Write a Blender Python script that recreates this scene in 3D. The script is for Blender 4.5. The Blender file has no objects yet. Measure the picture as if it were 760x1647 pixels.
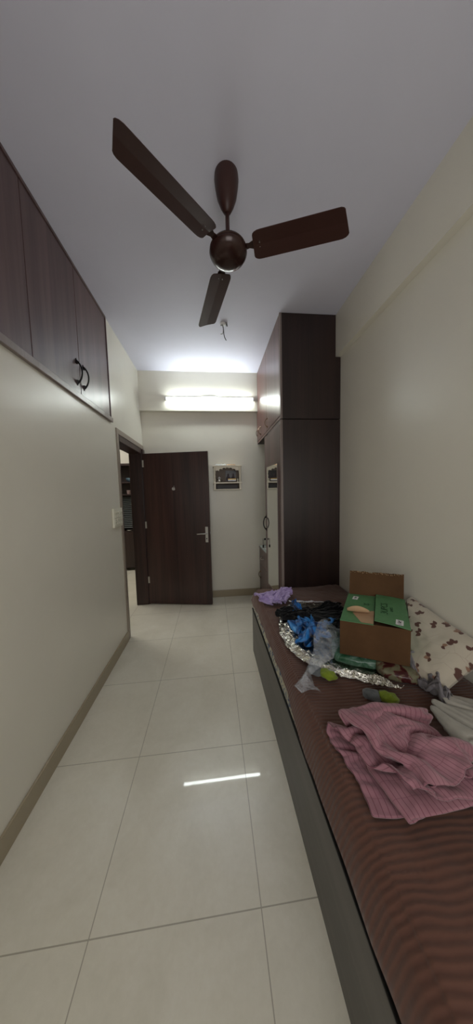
import bpy, math, random
from mathutils import Vector, Matrix, noise
R = math.radians
S = bpy.context.scene
COL = S.collection
# draped cloth shapes in millimetres: each number is the step from what its left and lower neighbours predict
CLOTH={
'pink':(66,56,[-34,12,1,17,15,6,2,1,15,12,13,9,12,13,12,14,14,13,1,-8,-2,2,-21,6,10,-6,-14,-5,-10,-7,8,-8,-10,-10,-6,-5,-7,-11,-10,-6,-11,-16,-4,-9,6,12,6,15,9,14,14,12,10,12,9,0,13,14,4,-2,12,11,-11,12,5,7,12,0,-4,5,-5,2,-11,3,10,-5,0,0,0,3,0,1,-2,-3,0,10,3,-1,0,2,-16,-5,11,4,-7,-2,10,-17,10,-2,7,-2,-3,-2,4,-2,-7,17,3,-12,2,9,-21,10,-1,2,1,-8,0,2,-2,1,2,-1,-2,8,2,-11,-1,18,-17,5,5,1,-11,3,8,-5,2,8,-13,0,1,1,0,3,-3,0,0,-1,3,-1,2,11,-2,-1,0,-4,-9,-6,10,1,9,-14,1,1,5,-6,2,-1,5,-1,-1,2,-1,0,-1,5,-6,3,-1,-2,3,-5,-2,-1,0,0,0,7,-6,0,-2,13,-11,-2,4,4,3,1,0,-5,4,-7,4,-2,-3,4,-2,1,0,-1,0,1,0,-1,2,-1,0,1,7,8,-8,-4,5,-9,-1,1,0,-7,5,-1,-1,2,5,-4,3,-3,1,3,12,-14,0,1,3,-6,7,-1,-4,-1,-1,-2,0,-2,1,-1,-1,4,0,2,-8,18,-11,-3,16,0,-1,-2,-3,-5,1,7,-4,-2,3,-2,1,-1,0,1,-1,0,0,0,-1,2,-1,1,6,-1,0,2,1,1,-11,4,0,-4,4,-10,8,-5,5,-4,2,2,2,-9,5,1,0,-6,3,7,0,-6,1,0,-1,-1,-2,1,0,-2,1,1,-1,0,4,4,6,-2,-3,-1,0,-6,-2,6,-7,2,3,8,-8,0,-1,1,-2,0,-1,2,0,0,0,0,-5,5,7,0,-6,8,-12,0,4,-2,-1,1,-2,2,1,-2,4,-4,0,-1,9,-9,4,1,-3,9,-8,0,-2,0,0,9,-10,5,-9,1,4,0,-3,-2,2,0,10,-3,-3,0,-2,-3,-8,7,-6,-3,2,4,3,1,-2,-1,-4,2,-1,2,-2,0,1,0,-5,5,0,1,2,4,-9,8,0,-5,1,0,-6,1,-2,0,3,-3,2,-3,13,-12,11,-2,-1,-4,-6,6,-6,10,-4,-5,-1,5,-6,2,0,0,-1,1,-1,1,1,0,-1,0,-1,0,2,-3,-1,-2,0,-5,6,-11,13,1,-2,4,-2,1,-5,2,-1,0,-4,4,-1,-1,5,1,-4,4,-7,3,0,0,2,-1,-2,-3,6,-7,3,5,0,-12,3,1,6,14,1,-25,5,-2,2,-3,-1,3,6,-9,8,-7,1,2,-3,-1,3,0,2,-2,3,6,-2,-2,-4,0,4,7,-19,-2,13,-5,0,3,-1,0,-2,3,-2,-1,-2,2,1,-2,0,2,3,1,-4,5,-4,1,-1,-4,1,-1,-6,5,1,1,-3,1,-4,9,-7,-1,-1,0,3,-1,2,-4,-1,3,1,1,2,1,4,-7,-1,-2,7,-4,0,1,7,0,-1,4,2,-4,-2,-2,-4,6,2,-6,3,1,1,1,-4,3,-2,-1,2,0,0,-2,2,-1,2,-1,0,3,-6,2,-4,7,5,0,0,-8,-4,4,-8,0,16,5,-14,-4,0,1,4,-2,-3,3,-3,8,-8,0,3,10,-14,-1,6,-1,6,-9,7,2,1,-6,0,-1,-1,1,-10,-3,2,0,11,-13,7,1,-1,0,-1,4,0,-3,2,0,2,-4,2,-1,-2,2,-1,1,-1,7,-2,0,-3,-5,9,2,3,-12,-1,5,9,-15,-2,3,0,-4,0,1,3,-2,2,7,-8,15,-16,-4,7,4,5,-7,-1,0,10,-8,-2,0,5,1,-7,1,4,-13,1,1,0,-1,7,0,0,1,-4,1,3,-3,6,-3,0,-6,5,-1,1,-1,2,-1,0,0,-3,1,3,1,1,-6,-1,1,6,4,-4,0,-7,1,2,2,0,-6,-2,15,-11,1,-5,6,-6,17,
-13,-7,4,7,4,1,-3,-4,9,2,-1,-10,2,10,0,-9,-11,1,3,-3,0,6,-3,1,-4,5,0,0,1,-1,0,-4,6,-4,1,-2,3,0,1,1,-1,-4,9,-5,-2,9,-6,-5,-2,13,-3,-4,-11,3,5,1,5,-3,-4,-5,-2,16,-10,8,-12,6,2,-1,-2,6,-6,6,-10,5,4,-1,1,1,10,-13,0,5,-12,-9,3,-1,-3,2,1,2,-3,5,-1,-1,-3,2,-3,2,4,0,-3,1,-1,1,0,-5,0,6,11,-11,1,-5,1,0,1,1,1,-2,5,-2,-1,-1,-2,-4,1,4,-1,-6,0,7,-3,2,2,0,-2,4,0,-6,0,13,-9,2,0,-1,1,2,9,-10,-2,-3,-6,0,0,1,1,-3,1,2,-1,-1,0,0,-3,4,0,0,0,-1,0,-1,0,3,13,0,2,-10,-1,-2,2,-11,2,6,8,-13,1,-1,-2,2,2,0,-2,0,0,1,5,6,-3,-14,13,-5,-1,3,0,-8,7,-1,1,5,0,0,-6,0,-3,5,7,-14,5,-1,-5,1,8,-11,3,0,-1,1,2,-1,-2,2,-2,1,0,1,6,-7,5,2,0,8,2,-11,0,0,2,0,1,5,1,-10,-5,-4,2,6,2,-9,-2,10,-2,-5,2,3,-6,-3,10,1,-7,2,0,-1,1,-2,2,-2,3,-2,-1,2,-2,1,-1,-1,-1,11,-7,0,0,-4,8,-2,0,3,-3,-3,0,2,0,2,0,1,-5,2,6,0,-1,-3,0,8,0,3,2,-1,0,0,-7,-5,-1,0,1,-2,1,-5,-2,4,1,4,-1,-1,5,-6,9,3,-18,12,-11,8,-4,2,4,-2,4,1,-9,0,4,0,-4,-2,3,14,-18,1,3,-3,2,5,-5,-6,-3,4,-4,0,1,1,-1,-1,-3,6,0,0,-4,-2,-2,9,-1,-2,-2,1,6,-3,-1,0,0,1,-2,0,5,-7,3,-3,-3,5,0,4,-3,-8,5,0,2,7,-5,-10,1,3,5,-1,0,0,0,6,-2,-1,-5,0,-3,-1,3,12,1,-12,0,2,1,9,6,0,-10,9,-2,-10,1,-2,0,3,-3,-1,-1,4,-1,3,-9,-1,14,0,-1,-5,3,0,-1,-1,2,3,0,-4,0,-2,-1,1,-4,3,-1,12,-15,2,0,-1,8,-9,3,8,-8,0,1,2,-1,-3,-2,4,0,1,2,-2,0,-1,-4,-15,10,-1,0,-2,0,1,2,10,-12,4,9,-13,4,1,1,0,1,0,-8,-1,1,2,1,-4,-1,1,1,1,2,2,1,-2,-1,2,-1,0,-2,1,-3,2,-3,1,-3,2,1,-1,1,1,-7,15,-13,10,-3,-1,0,0,2,4,-3,-7,5,0,0,0,-4,15,9,-4,-9,1,0,-1,-1,-1,-1,7,-5,-2,12,-5,-3,-2,-3,0,1,-2,0,-2,-7,2,5,1,0,1,0,1,0,3,2,0,-5,1,-1,-1,8,6,-14,-1,3,-5,5,-1,0,0,-1,5,0,6,0,3,-10,-1,-3,-1,-1,1,9,1,-2,9,-9,4,-9,-12,4,13,-7,-6,1,0,0,-5,-2,3,5,-1,-3,4,-2,4,1,-10,5,1,-7,23,-13,-6,1,-2,8,-5,-2,3,-1,0,-1,2,1,1,3,0,-2,-1,-1,-3,0,2,-1,0,0,-3,8,0,7,2,-6,1,-1,-4,1,0,2,1,-1,1,-3,7,-1,7,-8,2,-7,3,8,-2,-2,0,4,2,3,-2,-11,6,-1,1,-1,-9,11,-6,3,8,0,-5,-5,0,4,0,3,-2,-2,-1,1,-1,-1,9,-2,-2,-1,0,0,0,-2,0,-1,1,-2,0,2,5,-1,-6,1,6,4,-9,8,2,-2,-2,-1,0,1,1,2,0,-3,-8,1,7,2,-1,-3,1,2,-1,0,-3,1,11,-5,-9,-1,-5,6,-2,10,-12,0,2,11,0,-2,-1,-9,1,1,0,2,4,4,5,-12,9,-1,-5,-5,2,-1,-1,-1,
0,1,0,-1,-1,2,-1,3,-2,-2,-2,11,0,-2,2,1,-2,0,2,-1,1,0,5,-5,0,-1,1,-3,2,1,-2,-1,2,3,-6,1,-1,5,3,7,2,-2,-5,9,-2,-21,6,1,4,6,-3,1,0,-2,3,-4,-1,-3,1,-7,6,4,-2,-1,0,1,-2,-1,0,2,0,4,-2,0,-3,0,2,3,2,-5,0,2,0,2,1,0,0,-5,-6,3,-4,2,-1,-4,-1,2,0,-1,2,1,0,3,-9,2,2,0,0,1,3,-8,0,5,2,9,5,0,-10,1,-2,0,0,-5,2,1,-1,1,7,-3,-2,5,-3,0,-2,4,-11,2,1,3,-1,-5,1,5,1,0,-2,-3,2,1,0,1,0,0,1,1,0,-5,-2,-3,-1,-1,5,5,-6,0,2,2,-2,-9,-5,10,-2,0,1,1,-1,2,13,-2,-10,14,-5,-7,-5,3,1,-3,0,1,0,-2,-2,1,1,-6,4,2,4,0,0,3,-4,-3,-1,2,1,-6,9,1,-3,-3,-2,5,2,-2,2,-1,0,-1,-1,0,-1,0,10,-1,-5,0,2,-6,7,8,-8,-7,-5,2,-3,3,4,6,5,-2,-1,-3,3,-4,3,4,7,-8,1,-1,-3,1,3,-1,0,-5,-2,-1,-5,1,-1,-5,4,6,6,-3,-2,2,3,-2,-1,-2,4,1,0,-2,-2,0,1,1,3,1,-2,-3,6,-5,0,-4,4,0,3,-7,2,0,4,-11,-6,8,-6,-6,-7,9,7,2,4,-9,-2,0,2,0,4,-6,6,3,-3,0,1,-2,-1,0,0,0,5,0,2,3,2,1,-1,-5,-6,3,15,13,-1,9,-11,-4,-1,2,1,-19,-4,4,-1,0,-3,0,-2,5,0,-11,3,-2,4,6,-13,-2,-1,-2,-4,-4,-1,3,-1,3,9,8,2,-14,-5,-1,6,3,1,1,-6,-1,9,-2,-1,-3,2,0,1,0,4,1,0,2,-2,0,1,3,-2,2,1,5,-1,-9,-10,1,8,8,-1,-6,-4,0,4,6,-1,0,-3,-2,-2,-1,-11,1,4,0,2,-1,-8,15,-3,-4,-4,4,3,-6,1,0,11,0,-1,-2,8,-7,-3,2,1,0,1,3,0,-1,-4,-1,0,0,3,0,-3,0,2,-1,-2,7,-2,1,-7,7,0,0,-3,8,1,-7,9,-20,9,8,-8,3,-4,7,1,-2,0,1,1,-11,0,8,2,-10,2,0,2,-5,-4,4,-5,3,0,-8,10,1,2,1,1,1,3,-4,2,0,-1,-1,-1,1,-1,3,-1,5,-12,-4,9,-1,3,2,-6,2,0,-4,2,7,1,0,-5,3,2,-1,-7,-3,16,-12,2,-5,-11,13,-3,-2,8,0,-1,0,1,-9,6,-4,2,1,4,-1,-5,-2,1,-2,1,-2,1,2,8,-3,0,1,-3,0,-2,-4,9,4,-4,-1,0,0,-1,1,-1,1,0,-2,-2,-9,5,-2,8,1,-4,3,9,-1,-8,-3,4,1,-2,-2,-6,0,-1,3,2,-2,-8,10,3,5,-1,-1,1,-1,2,-12,4,9,0,-11,-1,4,-6,-1,-2,10,2,-9,10,-7,-5,3,2,1,1,-1,0,1,5,-4,-4,4,1,-2,1,0,-1,0,-3,-2,-9,15,-2,-4,0,-5,5,7,-1,-4,3,1,-1,-1,-3,5,1,1,-8,0,-7,1,3,4,-5,1,-2,2,1,1,7,1,4,-4,-1,5,-12,-2,0,5,-1,2,1,0,7,-3,8,1,-4,2,-1,-2,4,0,1,-3,5,2,-5,1,1,-2,1,0,-8,3,0,9,-9,-1,-1,1,4,6,-9,6,1,-5,-3,6,-6,6,-8,-3,1,10,0,-7,2,-2,4,3,-1,0,1,0,-1,0,0,8,-6,1,-1,2,-6,3,1,-3,-1,-2,0,0,0,-1,3,5,-4,2,2,-1,-1,1,2,-3,1,0,-1,0,1,-1,-8,7,1,2,-6,7,0,0,-1,-1,-4,0,4,0,-5,7,-4,3,-7,2,1,1,-9,7,0,-2,3,2,1,-7,1,0,1,2,0,
2,-2,8,-11,3,10,1,-10,-1,3,0,1,-2,-1,5,1,0,-3,4,-2,0,0,2,-2,1,2,-5,3,0,0,-1,-1,0,1,-1,-3,11,-4,1,-2,1,4,-7,-2,3,-3,1,-2,-2,-1,4,2,0,-3,0,-8,7,3,0,1,-3,5,-1,-1,0,0,0,-8,1,10,-4,-1,5,-5,9,-3,2,1,-7,2,0,7,-3,-2,2,0,1,-1,1,-3,-1,1,-1,7,-4,1,0,0,-1,2,-2,-2,-2,8,-6,7,0,1,-10,2,14,-18,6,3,-3,0,-1,-4,-3,2,6,3,2,-7,-4,8,-3,-1,-1,1,1,-3,1,0,6,-3,-1,1,-2,-7,9,0,2,7,-8,0,1,0,-1,2,3,1,0,0,-1,1,-3,3,-1,1,-2,5,-3,2,-3,-3,6,2,-4,-1,0,8,-5,-2,0,1,1,-5,2,-9,6,3,0,0,0,3,-1,-7,-1,-1,8,4,-4,1,3,-3,-3,2,-1,-1,0,-6,4,1,-3,2,5,3,0,-1,-5,8,-5,-1,1,4,1,0,-1,1,-1,-2,-5,7,0,-1,2,2,-5,4,-1,4,0,-4,-1,6,1,-3,-3,-3,6,-1,0,-1,-3,1,2,-11,5,5,-1,0,-2,-1,5,-2,2,5,0,-3,-2,-1,-2,4,-8,0,1,0,2,1,-5,10,-7,3,0,-4,3,-5,2,4,-1,1,9,-3,-1,0,0,-2,2,0,-1,0,1,-2,0,0,0,1,1,-1,2,1,-4,2,-10,12,0,-3,-3,-2,4,-2,0,2,8,-8,-5,3,4,1,2,-4,-1,8,-11,-4,12,-1,-7,8,-12,5,5,-2,-1,5,-6,5,0,3,-3,-4,2,-4,7,-1,4,-2,-7,6,2,-5,1,0,3,0,1,-4,-1,-1,1,-1,2,-3,0,2,7,-11,-4,2,3,12,-11,-1,4,1,-2,-3,1,0,4,-8,0,10,0,-2,-2,0,-1,1,-12,1,2,17,-16,7,-7,12,-4,-1,-1,1,-2,7,-4,2,3,3,-2,-2,-1,-2,-1,3,2,-4,-2,0,3,-2,0,0,2,1,5,-2,0,-5,2,0,2,2,-1,0,7,-11,2,-1,-1,-7,7,-7,1,2,-2,10,3,-5,0,2,-9,-1,2,8,-1,-1,-1,1,-2,-3,-10,15,0,-2,-5,5,0,2,0,3,-2,1,0,-2,-5,6,3,2,2,-2,-4,1,1,1,-1,3,-1,-1,1,-1,2,-1,2,-7,3,1,4,-1,-2,2,-1,3,2,-4,0,-4,1,-3,0,-2,2,1,-2,-1,2,-3,3,-1,5,2,-7,-2,2,1,2,2,1,-6,4,-1,8,-3,-1,0,1,0,-4,2,1,1,-1,5,-6,2,0,1,0,1,-10,9,4,-1,0,-1,0,0,0,-1,1,-6,5,0,3,2,0,-1,-5,-4,5,-1,2,0,-8,0,11,2,-2,-1,0,-9,5,-1,2,-6,12,-4,-1,3,2,0,1,-1,-3,3,-8,2,1,-7,8,1,-1,-1,-2,3,-1,0,-4,0,3,5,-3,2,0,2,-6,9,-3,3,1,-1,2,-2,-1,0,0,-1,7,-1,-5,-1,1,-2,0,2,2,0,1,-2,-2,8,-1,-9,5,1,-1,1,1,-8,5,6,2,-3,-3,-3,5,-1,-1,0,1,1,0,-7,1,-5,8,-1,1,1,-1,2,-4,0,-2,4,1,1,-5,3,-2,-1,0,8,-1,-2,5,1,-1,-1,-2,0,0,1,0,-3,4,-2,-2,1,2,0,0,-8,-3,12,-4,-4,3,-1,6,-1,-1,0,2,-2,2,-3,-2,0,-5,18,-3,-3,1,0,0,-1,-1,0,0,-7,6,0,1,-2,-2,1,-2,3,0,0,1,0,-6,6,0,4,-1,-5,0,3,1,7,-5,2,1,0,-2,-1,0,-3,2,-1,3,-1,1,0,-1,-8,7,2,3,-4,0,-1,8,-9,-2,9,0,-3,1,-1,1,0,2,-2,2,2,-7,3,2,-1,0,-1,0,0,-1,0,0,-1,0,0,-1,0,1,-2,-2,2,-2,6,0,0,
0,-5,3,-3,4,2,-2,5,-1,0,4,-1,-2,0,3,-2,1,6,-7,-2,0,2,0,0,-10,-1,12,-2,2,-1,1,-1,0,0,-3,1,3,-2,-1,1,1,-4,1,0,0,4,0,0,2,-2,-1,0,-1,0,-1,2,-2,0,0,-3,-1,6,0,1,-1,0,-1,-3,6,2,-4,-5,3,8,-3,-2,0,-2,0,2,0,-1,0,0,-2,3,-4,-1,-3,8,1,-4,-1,0,5,-1,-3,4,1,-4,3,2,0,-1,1,3,-1,-1,-15,3,11,-6,-6,11,0,-1,-1,2,-1,0,-1,1,-3,3,-3,0,0,2,1,-3,3,1,0,1,1,-1,0,3,0,-14,-3,4,3,0,-3,3,-1,-1,-2,2,0,0,3,-3,2,-7,0,0,11,-3,-7,3,3,1,-4,-2,2,3,1,-2,-2,2,0,1,3,2,-2,-4,3,2,-11,8,1,1,-3,0,0,-1,0,1,-1,1,-1,3,1,-4,2,-1,0,0,0,2,1,-9,3,2,8,4,-1,-1,-2,5,-2,0,0,2,-2,0,0,-6,5,0,1,-4,3,1,1,6,-4,-2,0,-1,5,-1,-4,1,2,1,-2,-2,6,-1,0,0,-2,-1,-1,4,-7,0,1,2,0,-1,1,-1,-1,1,1,0,0,-3,3,0,1,-1,0,0,-2,2,-5,-4,-1,8,1,2,1,1,-3,2,-1,1,-2,0,-1,-1,2,2,-2,0,1,-1,-4,2,2,-2,1,5,0,-4,-1,4,0,1,0,2,-1,0,0,1,-1,0,-1,0,-4,5,-2,2,-2,-1,0,0,0,1,-1,1,0,-3,4,-1,0,0,1,-2,-1,2,-1,-2,-4,4,-4,3,-2,0,0,1,-1,2,-2,-1,3,-3,-1,3,0,-1,2,-3,-4,5,0,-1,2,1,-5,5,-2,9,-4,1,-1,2,-1,0,0,0,0,1,-3,0,-1,4,-4,3,-1,-1,-1,0,0,0,0,1,-3,1,2,-1,1,0,0,-1,2,0,0,-8,11,-7,-2,0,1,0,0,0,2,-1,0,-2,3,-3,0,3,-2,-1,1,1,2,0,0,-3,-1,2,0,4,-4,7,-10,3,3,1,0,1,1,-3,-2,0,2,-1,2,2,1,0,-2,-1,0,-1,-1,0,-1,1,-2,2,0,1,0,0,1,-1,0,-1,1,0,5,-11,4,1,2,0,1,-1,1,0,1,-2,2,-1,0,2,-4,3,-1,1,4,-1,1,-4,0,-3,3,1,4,-1,-5,1,4,2,1,2,-3,2,-4,2,-2,-1,0,4,-2,-6,1,6,-2,1,-3,1,-1,-2,1,1,1,0,0,0,0,0,0,0,1,0,-1,0,-4,2,1,1,1,-1,0,1,-1,0,2,0,1,0,-5,4,0,2,1,0,-3,-2,1,-1,0,-3,4,-4,-1,3,14,-4,-5,-2,7,1,0,-1,-2,2,-3,1,-3,3,1,-2,-7,8,0,-2,-2,-2,3,-1,1,0,2,-1,1,-1,0,0,0,0,0,1,-1,-4,4,-1,-1,150,3,9,1,-2,-7,1,-3,0,-4,-3,-1,-3,-4,-3,-3,-3,-2,-2,-5,-3,-2,-12,-4,-10,4,1,-10,10,8,-2,5,4,2,2,10,2,5,1,5,8,-6,14,4,-3,1,-3,0,-9,-5,2,-8,-9,-9,-10,-6,-6,-8,-10,-11,-10,-11,-6,-6,-5,-7,-6,5,-16,-3,1,-2,10,0,-5,-2,-1,-1,0,1,0,0,-1,5,-4,0,0,0,1,1,2,6,-12,6,9,-13,2,10,-13,4,-3,6,-6,6,-6,5,-1,-1,11,-10,-6,3,3,3,-5,1,5,-7,0,0,0,1,-1,1,0,0,1,-1,3,-2,0,-3,2,0,-6,3,-10,0,-1,-3,4,7,-6,4,-1,-1,-3,1,0,4,-5,3,-4,3,-2,-1,0,1,2,6,-9,7,-4,-1,2,0,-4,9,-6,2,-3,10,-3,-7,-1,1,0,-1,-1,0,0,2,3,-5,2,1,1,-1,0,-1,-1,3,-1,1,4,-3,-3,-1,3,-1,1,-11,7,-5,-3,1,
-1,-3,4,3,-5,5,-5,5,-3,1,-2,-1,0,2,-3,4,-3,5,-5,0,0,0,-1,13,-8,0,1,-3,0,5,-6,5,-5,2,-2,0,0,-1,-1,2,-2,-1,2,0,0,1,0,2,0,5,-2,-5,0,2,8,-6,-1,-1,6,-1,-1,-3,-8,-2,0,-1,-2,1,-1,-1,1,6,-6,3,-1,0,1,-3,2,-2,-1,0,-1,1,3,-1,-1,0,2,6,-10,7,-4,11,-10,0,-1,6,-6,0,0,10,-8,-4,1,6,-5,-1,-1,1,0,0,0,1,1,7,-8,2,2,-4,1,0,3,-1,6,-7,-1,-1,0,-13,4,9,-9,-1,1,-4,2,4,-6,1,5,-5,3,-3,-1,-1,1,-1,6,-4,-2,-1,6,-3,6,-1,0,5,-10,0,2,0,-2,1,-1,1,-1,1,-1,7,-6,-3,2,-1,1,-1,0,1,0,0,-1,0,4,1,-3,-1,1,2,-2,0,2,-3,-1,0,1,3,-11,-2,3,-3,0,1,-1,0,3,-3,5,-6,2,2,-3,3,-3,-1,8,-6,-1,-1,3,-3,8,-7,6,-5,3,-1,0,0,1,3,-5,3,-3,5,-8,8,-7,2,-1,0,20,-16,1,-8,4,16,-3,-4,-6,-2,0,2,2,-3,3,-5,0,0,2,2,2,4,4,-12,0,2,1,-3,-4,16,-12,-2,5,-6,3,-3,4,0,-3,0,8,-7,0,0,-1,-1,5,-4,8,-6,1,1,-3,0,1,3,-4,2,-1,8,-9,12,-7,-2,-2,12,3,-7,8,-12,-2,4,0,-4,2,3,-5,2,-1,5,-2,-1,-3,0,15,-3,7,5,0,-2,-11,-2,-1,21,-7,5,-19,4,0,-5,6,-6,5,-3,0,0,7,-6,-2,-1,3,-1,-2,1,6,-6,8,-6,0,8,-8,0,8,-7,3,0,-2,11,-9,-6,8,0,-4,1,-1,-1,10,-1,6,-12,1,-1,-2,-1,0,8,-5,0,-1,-1,17,-2,10,-1,-1,1,0,-12,14,10,-12,1,-14,7,-1,-6,4,-6,5,0,-1,3,0,-4,-1,1,-1,1,0,1,5,-6,5,-3,6,-7,-1,8,-6,-2,3,-1,2,0,-1,-1,-2,6,10,-12,-3,2,3,-6,10,-10,1,2,2,2,0,0,-7,0,4,2,9,-8,-8,11,1,-6,7,6,6,4,-15,-5,6,0,-7,1,-3,8,-4,-1,-4,1,0,0,-1,2,-1,0,2,0,0,0,6,-9,5,-4,2,4,-7,2,3,-4,4,2,1,1,2,10,-19,6,-1,6,-9,0,5,-8,3,-4,4,-2,0,1,3,-1,-2,0,-2,1,2,10,-7,-7,7,-1,-6,10,-12,-5,-2,1,-3,-1,-1,6,-6,1,-1,4,-5,2,0,5,-3,-2,-2,1,2,0,-1,2,3,1,-4,3,-5,10,-1,-10,11,3,-9,0,-3,0,-2,10,-12,15,-5,-8,2,-1,9,-10,6,-7,3,0,-2,2,2,3,-3,-4,2,1,-1,-2,4,-3,1,1,-2,-9,-2,0,4,4,-4,3,-3,-1,1,0,-4,1,-2,6,-3,1,1,-1,-1,0,0,-1,0,4,-4,1,1,1,-5,2,8,1,-1,1,2,-8,-5,-2,2,8,-2,-1,12,-11,-2,-2,7,-8,3,0,-2,2,-5,3,1,1,12,-2,-5,-6,-1,5,2,-8,8,-14,2,0,1,-2,3,3,-3,0,-3,4,-2,0,4,-2,-1,-3,1,1,6,-6,1,7,-5,-2,7,-8,0,-2,-1,0,0,5,1,-1,4,-10,2,0,-1,2,0,-1,0,6,0,-1,-4,0,-1,0,1,4,2,-5,-3,13,-3,-7,-2,-2,2,1,5,-7,1,1,-14,1,1,0,-2,0,4,-4,4,-2,-1,1,6,-6,2,-2,0,0,0,-1,0,4,-2,1,6,-10,-2,-1,2,1,2,2,5,0,-7,-1,8,-4,-4,-1,2,-1,0,1,-1,15,-4,-8,2,-2,-2,0,0,6,4,0,-13,11,4,3,-7,2,3,
-10,2,-1,-5,-15,1,0,3,-2,0,-1,4,-3,2,1,3,-6,2,1,-2,0,0,2,-3,5,-4,7,-1,-11,1,1,5,1,3,4,4,-9,-6,1,0,-2,-1,6,1,4,-7,-2,2,0,4,0,1,-4,-2,0,0,0,0,3,3,-3,-6,2,-2,10,-5,-5,1,4,1,-3,-14,1,8,-5,-1,-3,0,1,0,3,4,-5,-1,0,-1,1,7,-5,-2,9,-8,1,0,0,2,3,10,1,-2,-3,-9,-6,1,0,0,0,-1,5,5,-7,1,8,-7,-3,-1,4,6,2,-7,7,-7,-3,0,-1,4,-3,8,3,-11,0,3,7,-6,-6,-4,5,5,-14,1,-3,11,6,-4,-7,-3,9,-4,-3,1,5,-3,-3,4,-4,2,-1,0,3,2,-8,-1,3,1,-2,0,-2,2,1,0,-1,-1,3,4,-5,-2,1,8,-5,1,9,-7,8,-11,-1,2,0,-5,11,-5,-2,-4,2,1,-2,1,2,-1,1,-1,1,4,1,-8,-1,-14,9,-2,-6,1,7,6,-1,-14,6,-1,-2,-1,3,-1,2,-3,1,2,-2,-3,-1,7,0,-6,3,-2,-1,4,1,-2,-2,3,3,0,-7,3,3,-3,-2,2,0,-3,12,-4,-6,-1,1,1,-1,-1,3,-1,2,-3,2,-2,0,3,2,-6,2,4,-3,-5,1,3,-3,-10,0,2,-2,0,0,2,5,-6,1,5,-5,2,3,-5,0,1,-1,3,0,-4,-4,1,8,3,-4,-4,-2,0,5,2,-3,0,-1,1,-2,-1,0,4,-2,0,2,1,-4,1,0,0,-1,6,1,-3,-1,-5,1,0,1,0,0,-1,8,-9,1,0,3,8,-13,-8,-3,-1,1,9,-1,-1,-2,-2,-2,-3,2,4,-5,0,0,5,-3,-1,2,-1,1,11,-3,-11,1,10,2,-4,-5,-2,-3,1,-2,1,1,0,1,1,-2,2,0,6,-2,-5,-1,1,0,1,-1,0,4,1,2,-9,0,10,-2,-1,-6,-2,7,-10,8,-5,2,-1,-10,-2,5,-5,5,-1,-1,0,4,0,-4,-2,-1,4,3,-3,-3,0,9,-10,6,1,-6,3,3,-7,0,-3,3,3,-3,1,-2,-1,-3,3,0,-1,4,6,-2,0,-3,0,-1,0,0,1,5,-8,1,9,1,-5,0,13,-19,1,2,5,-1,0,-2,-4,16,-13,12,-2,8,-13,-2,-6,10,-1,-2,-6,15,4,-2,-10,-2,-4,0,1,7,-7,3,-2,0,-2,-1,6,0,-9,0,-1,-1,2,0,1,2,1,6,-6,-1,4,3,-1,0,-2,-2,0,0,1,4,-6,9,-4,-4,4,5,0,-12,8,7,-4,7,-7,1,12,2,-4,4,-16,-3,-3,7,3,-6,-13,13,5,-1,-16,11,-2,8,-7,-7,10,-6,-7,0,9,-8,15,-11,13,-3,-4,-12,10,-3,0,-1,-3,10,2,6,-16,16,4,-7,-9,4,-8,-2,0,1,-1,-1,2,1,-3,4,-3,-1,2,0,8,6,-9,1,5,1,-9,6,0,0,-2,5,-12,-1,4,1,-2,6,-8,0,3,6,-10,3,-1,3,2,-8,6,9,9,-19,10,-12,12,-10,-6,0,21,-11,-5,-3,-1,15,-5,-2,-5,6,-5,2,0,1,-3,4,-1,-5,0,0,1,0,6,-2,-4,0,-1,-1,5,-6,2,5,8,-9,4,4,-9,2,-5,1,3,-13,0,10,-3,-3,1,0,-4,0,0,4,-5,3,-1,10,-1,-4,-6,2,0,2,-2,-1,3,6,-2,-7,1,7,5,2,-10,-8,4,-2,3,-3,0,4,4,-6,-1,-2,3,-1,-2,3,-3,0,4,-3,3,1,-3,0,2,-2,-1,-1,-1,0,0,2,-2,1,0,5,-11,6,2,7,6,-5,0,0,5,-7,-13,1,-1,1,-2,1,0,2,-7,10,-1,-5,6,-8,-3,2,-2,4,1,-1,0,-2,1,-1,-1,1,3,3,4,-6,-2,-2,2,0,4,-2,5,0,-6,5,6,-6,
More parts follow.
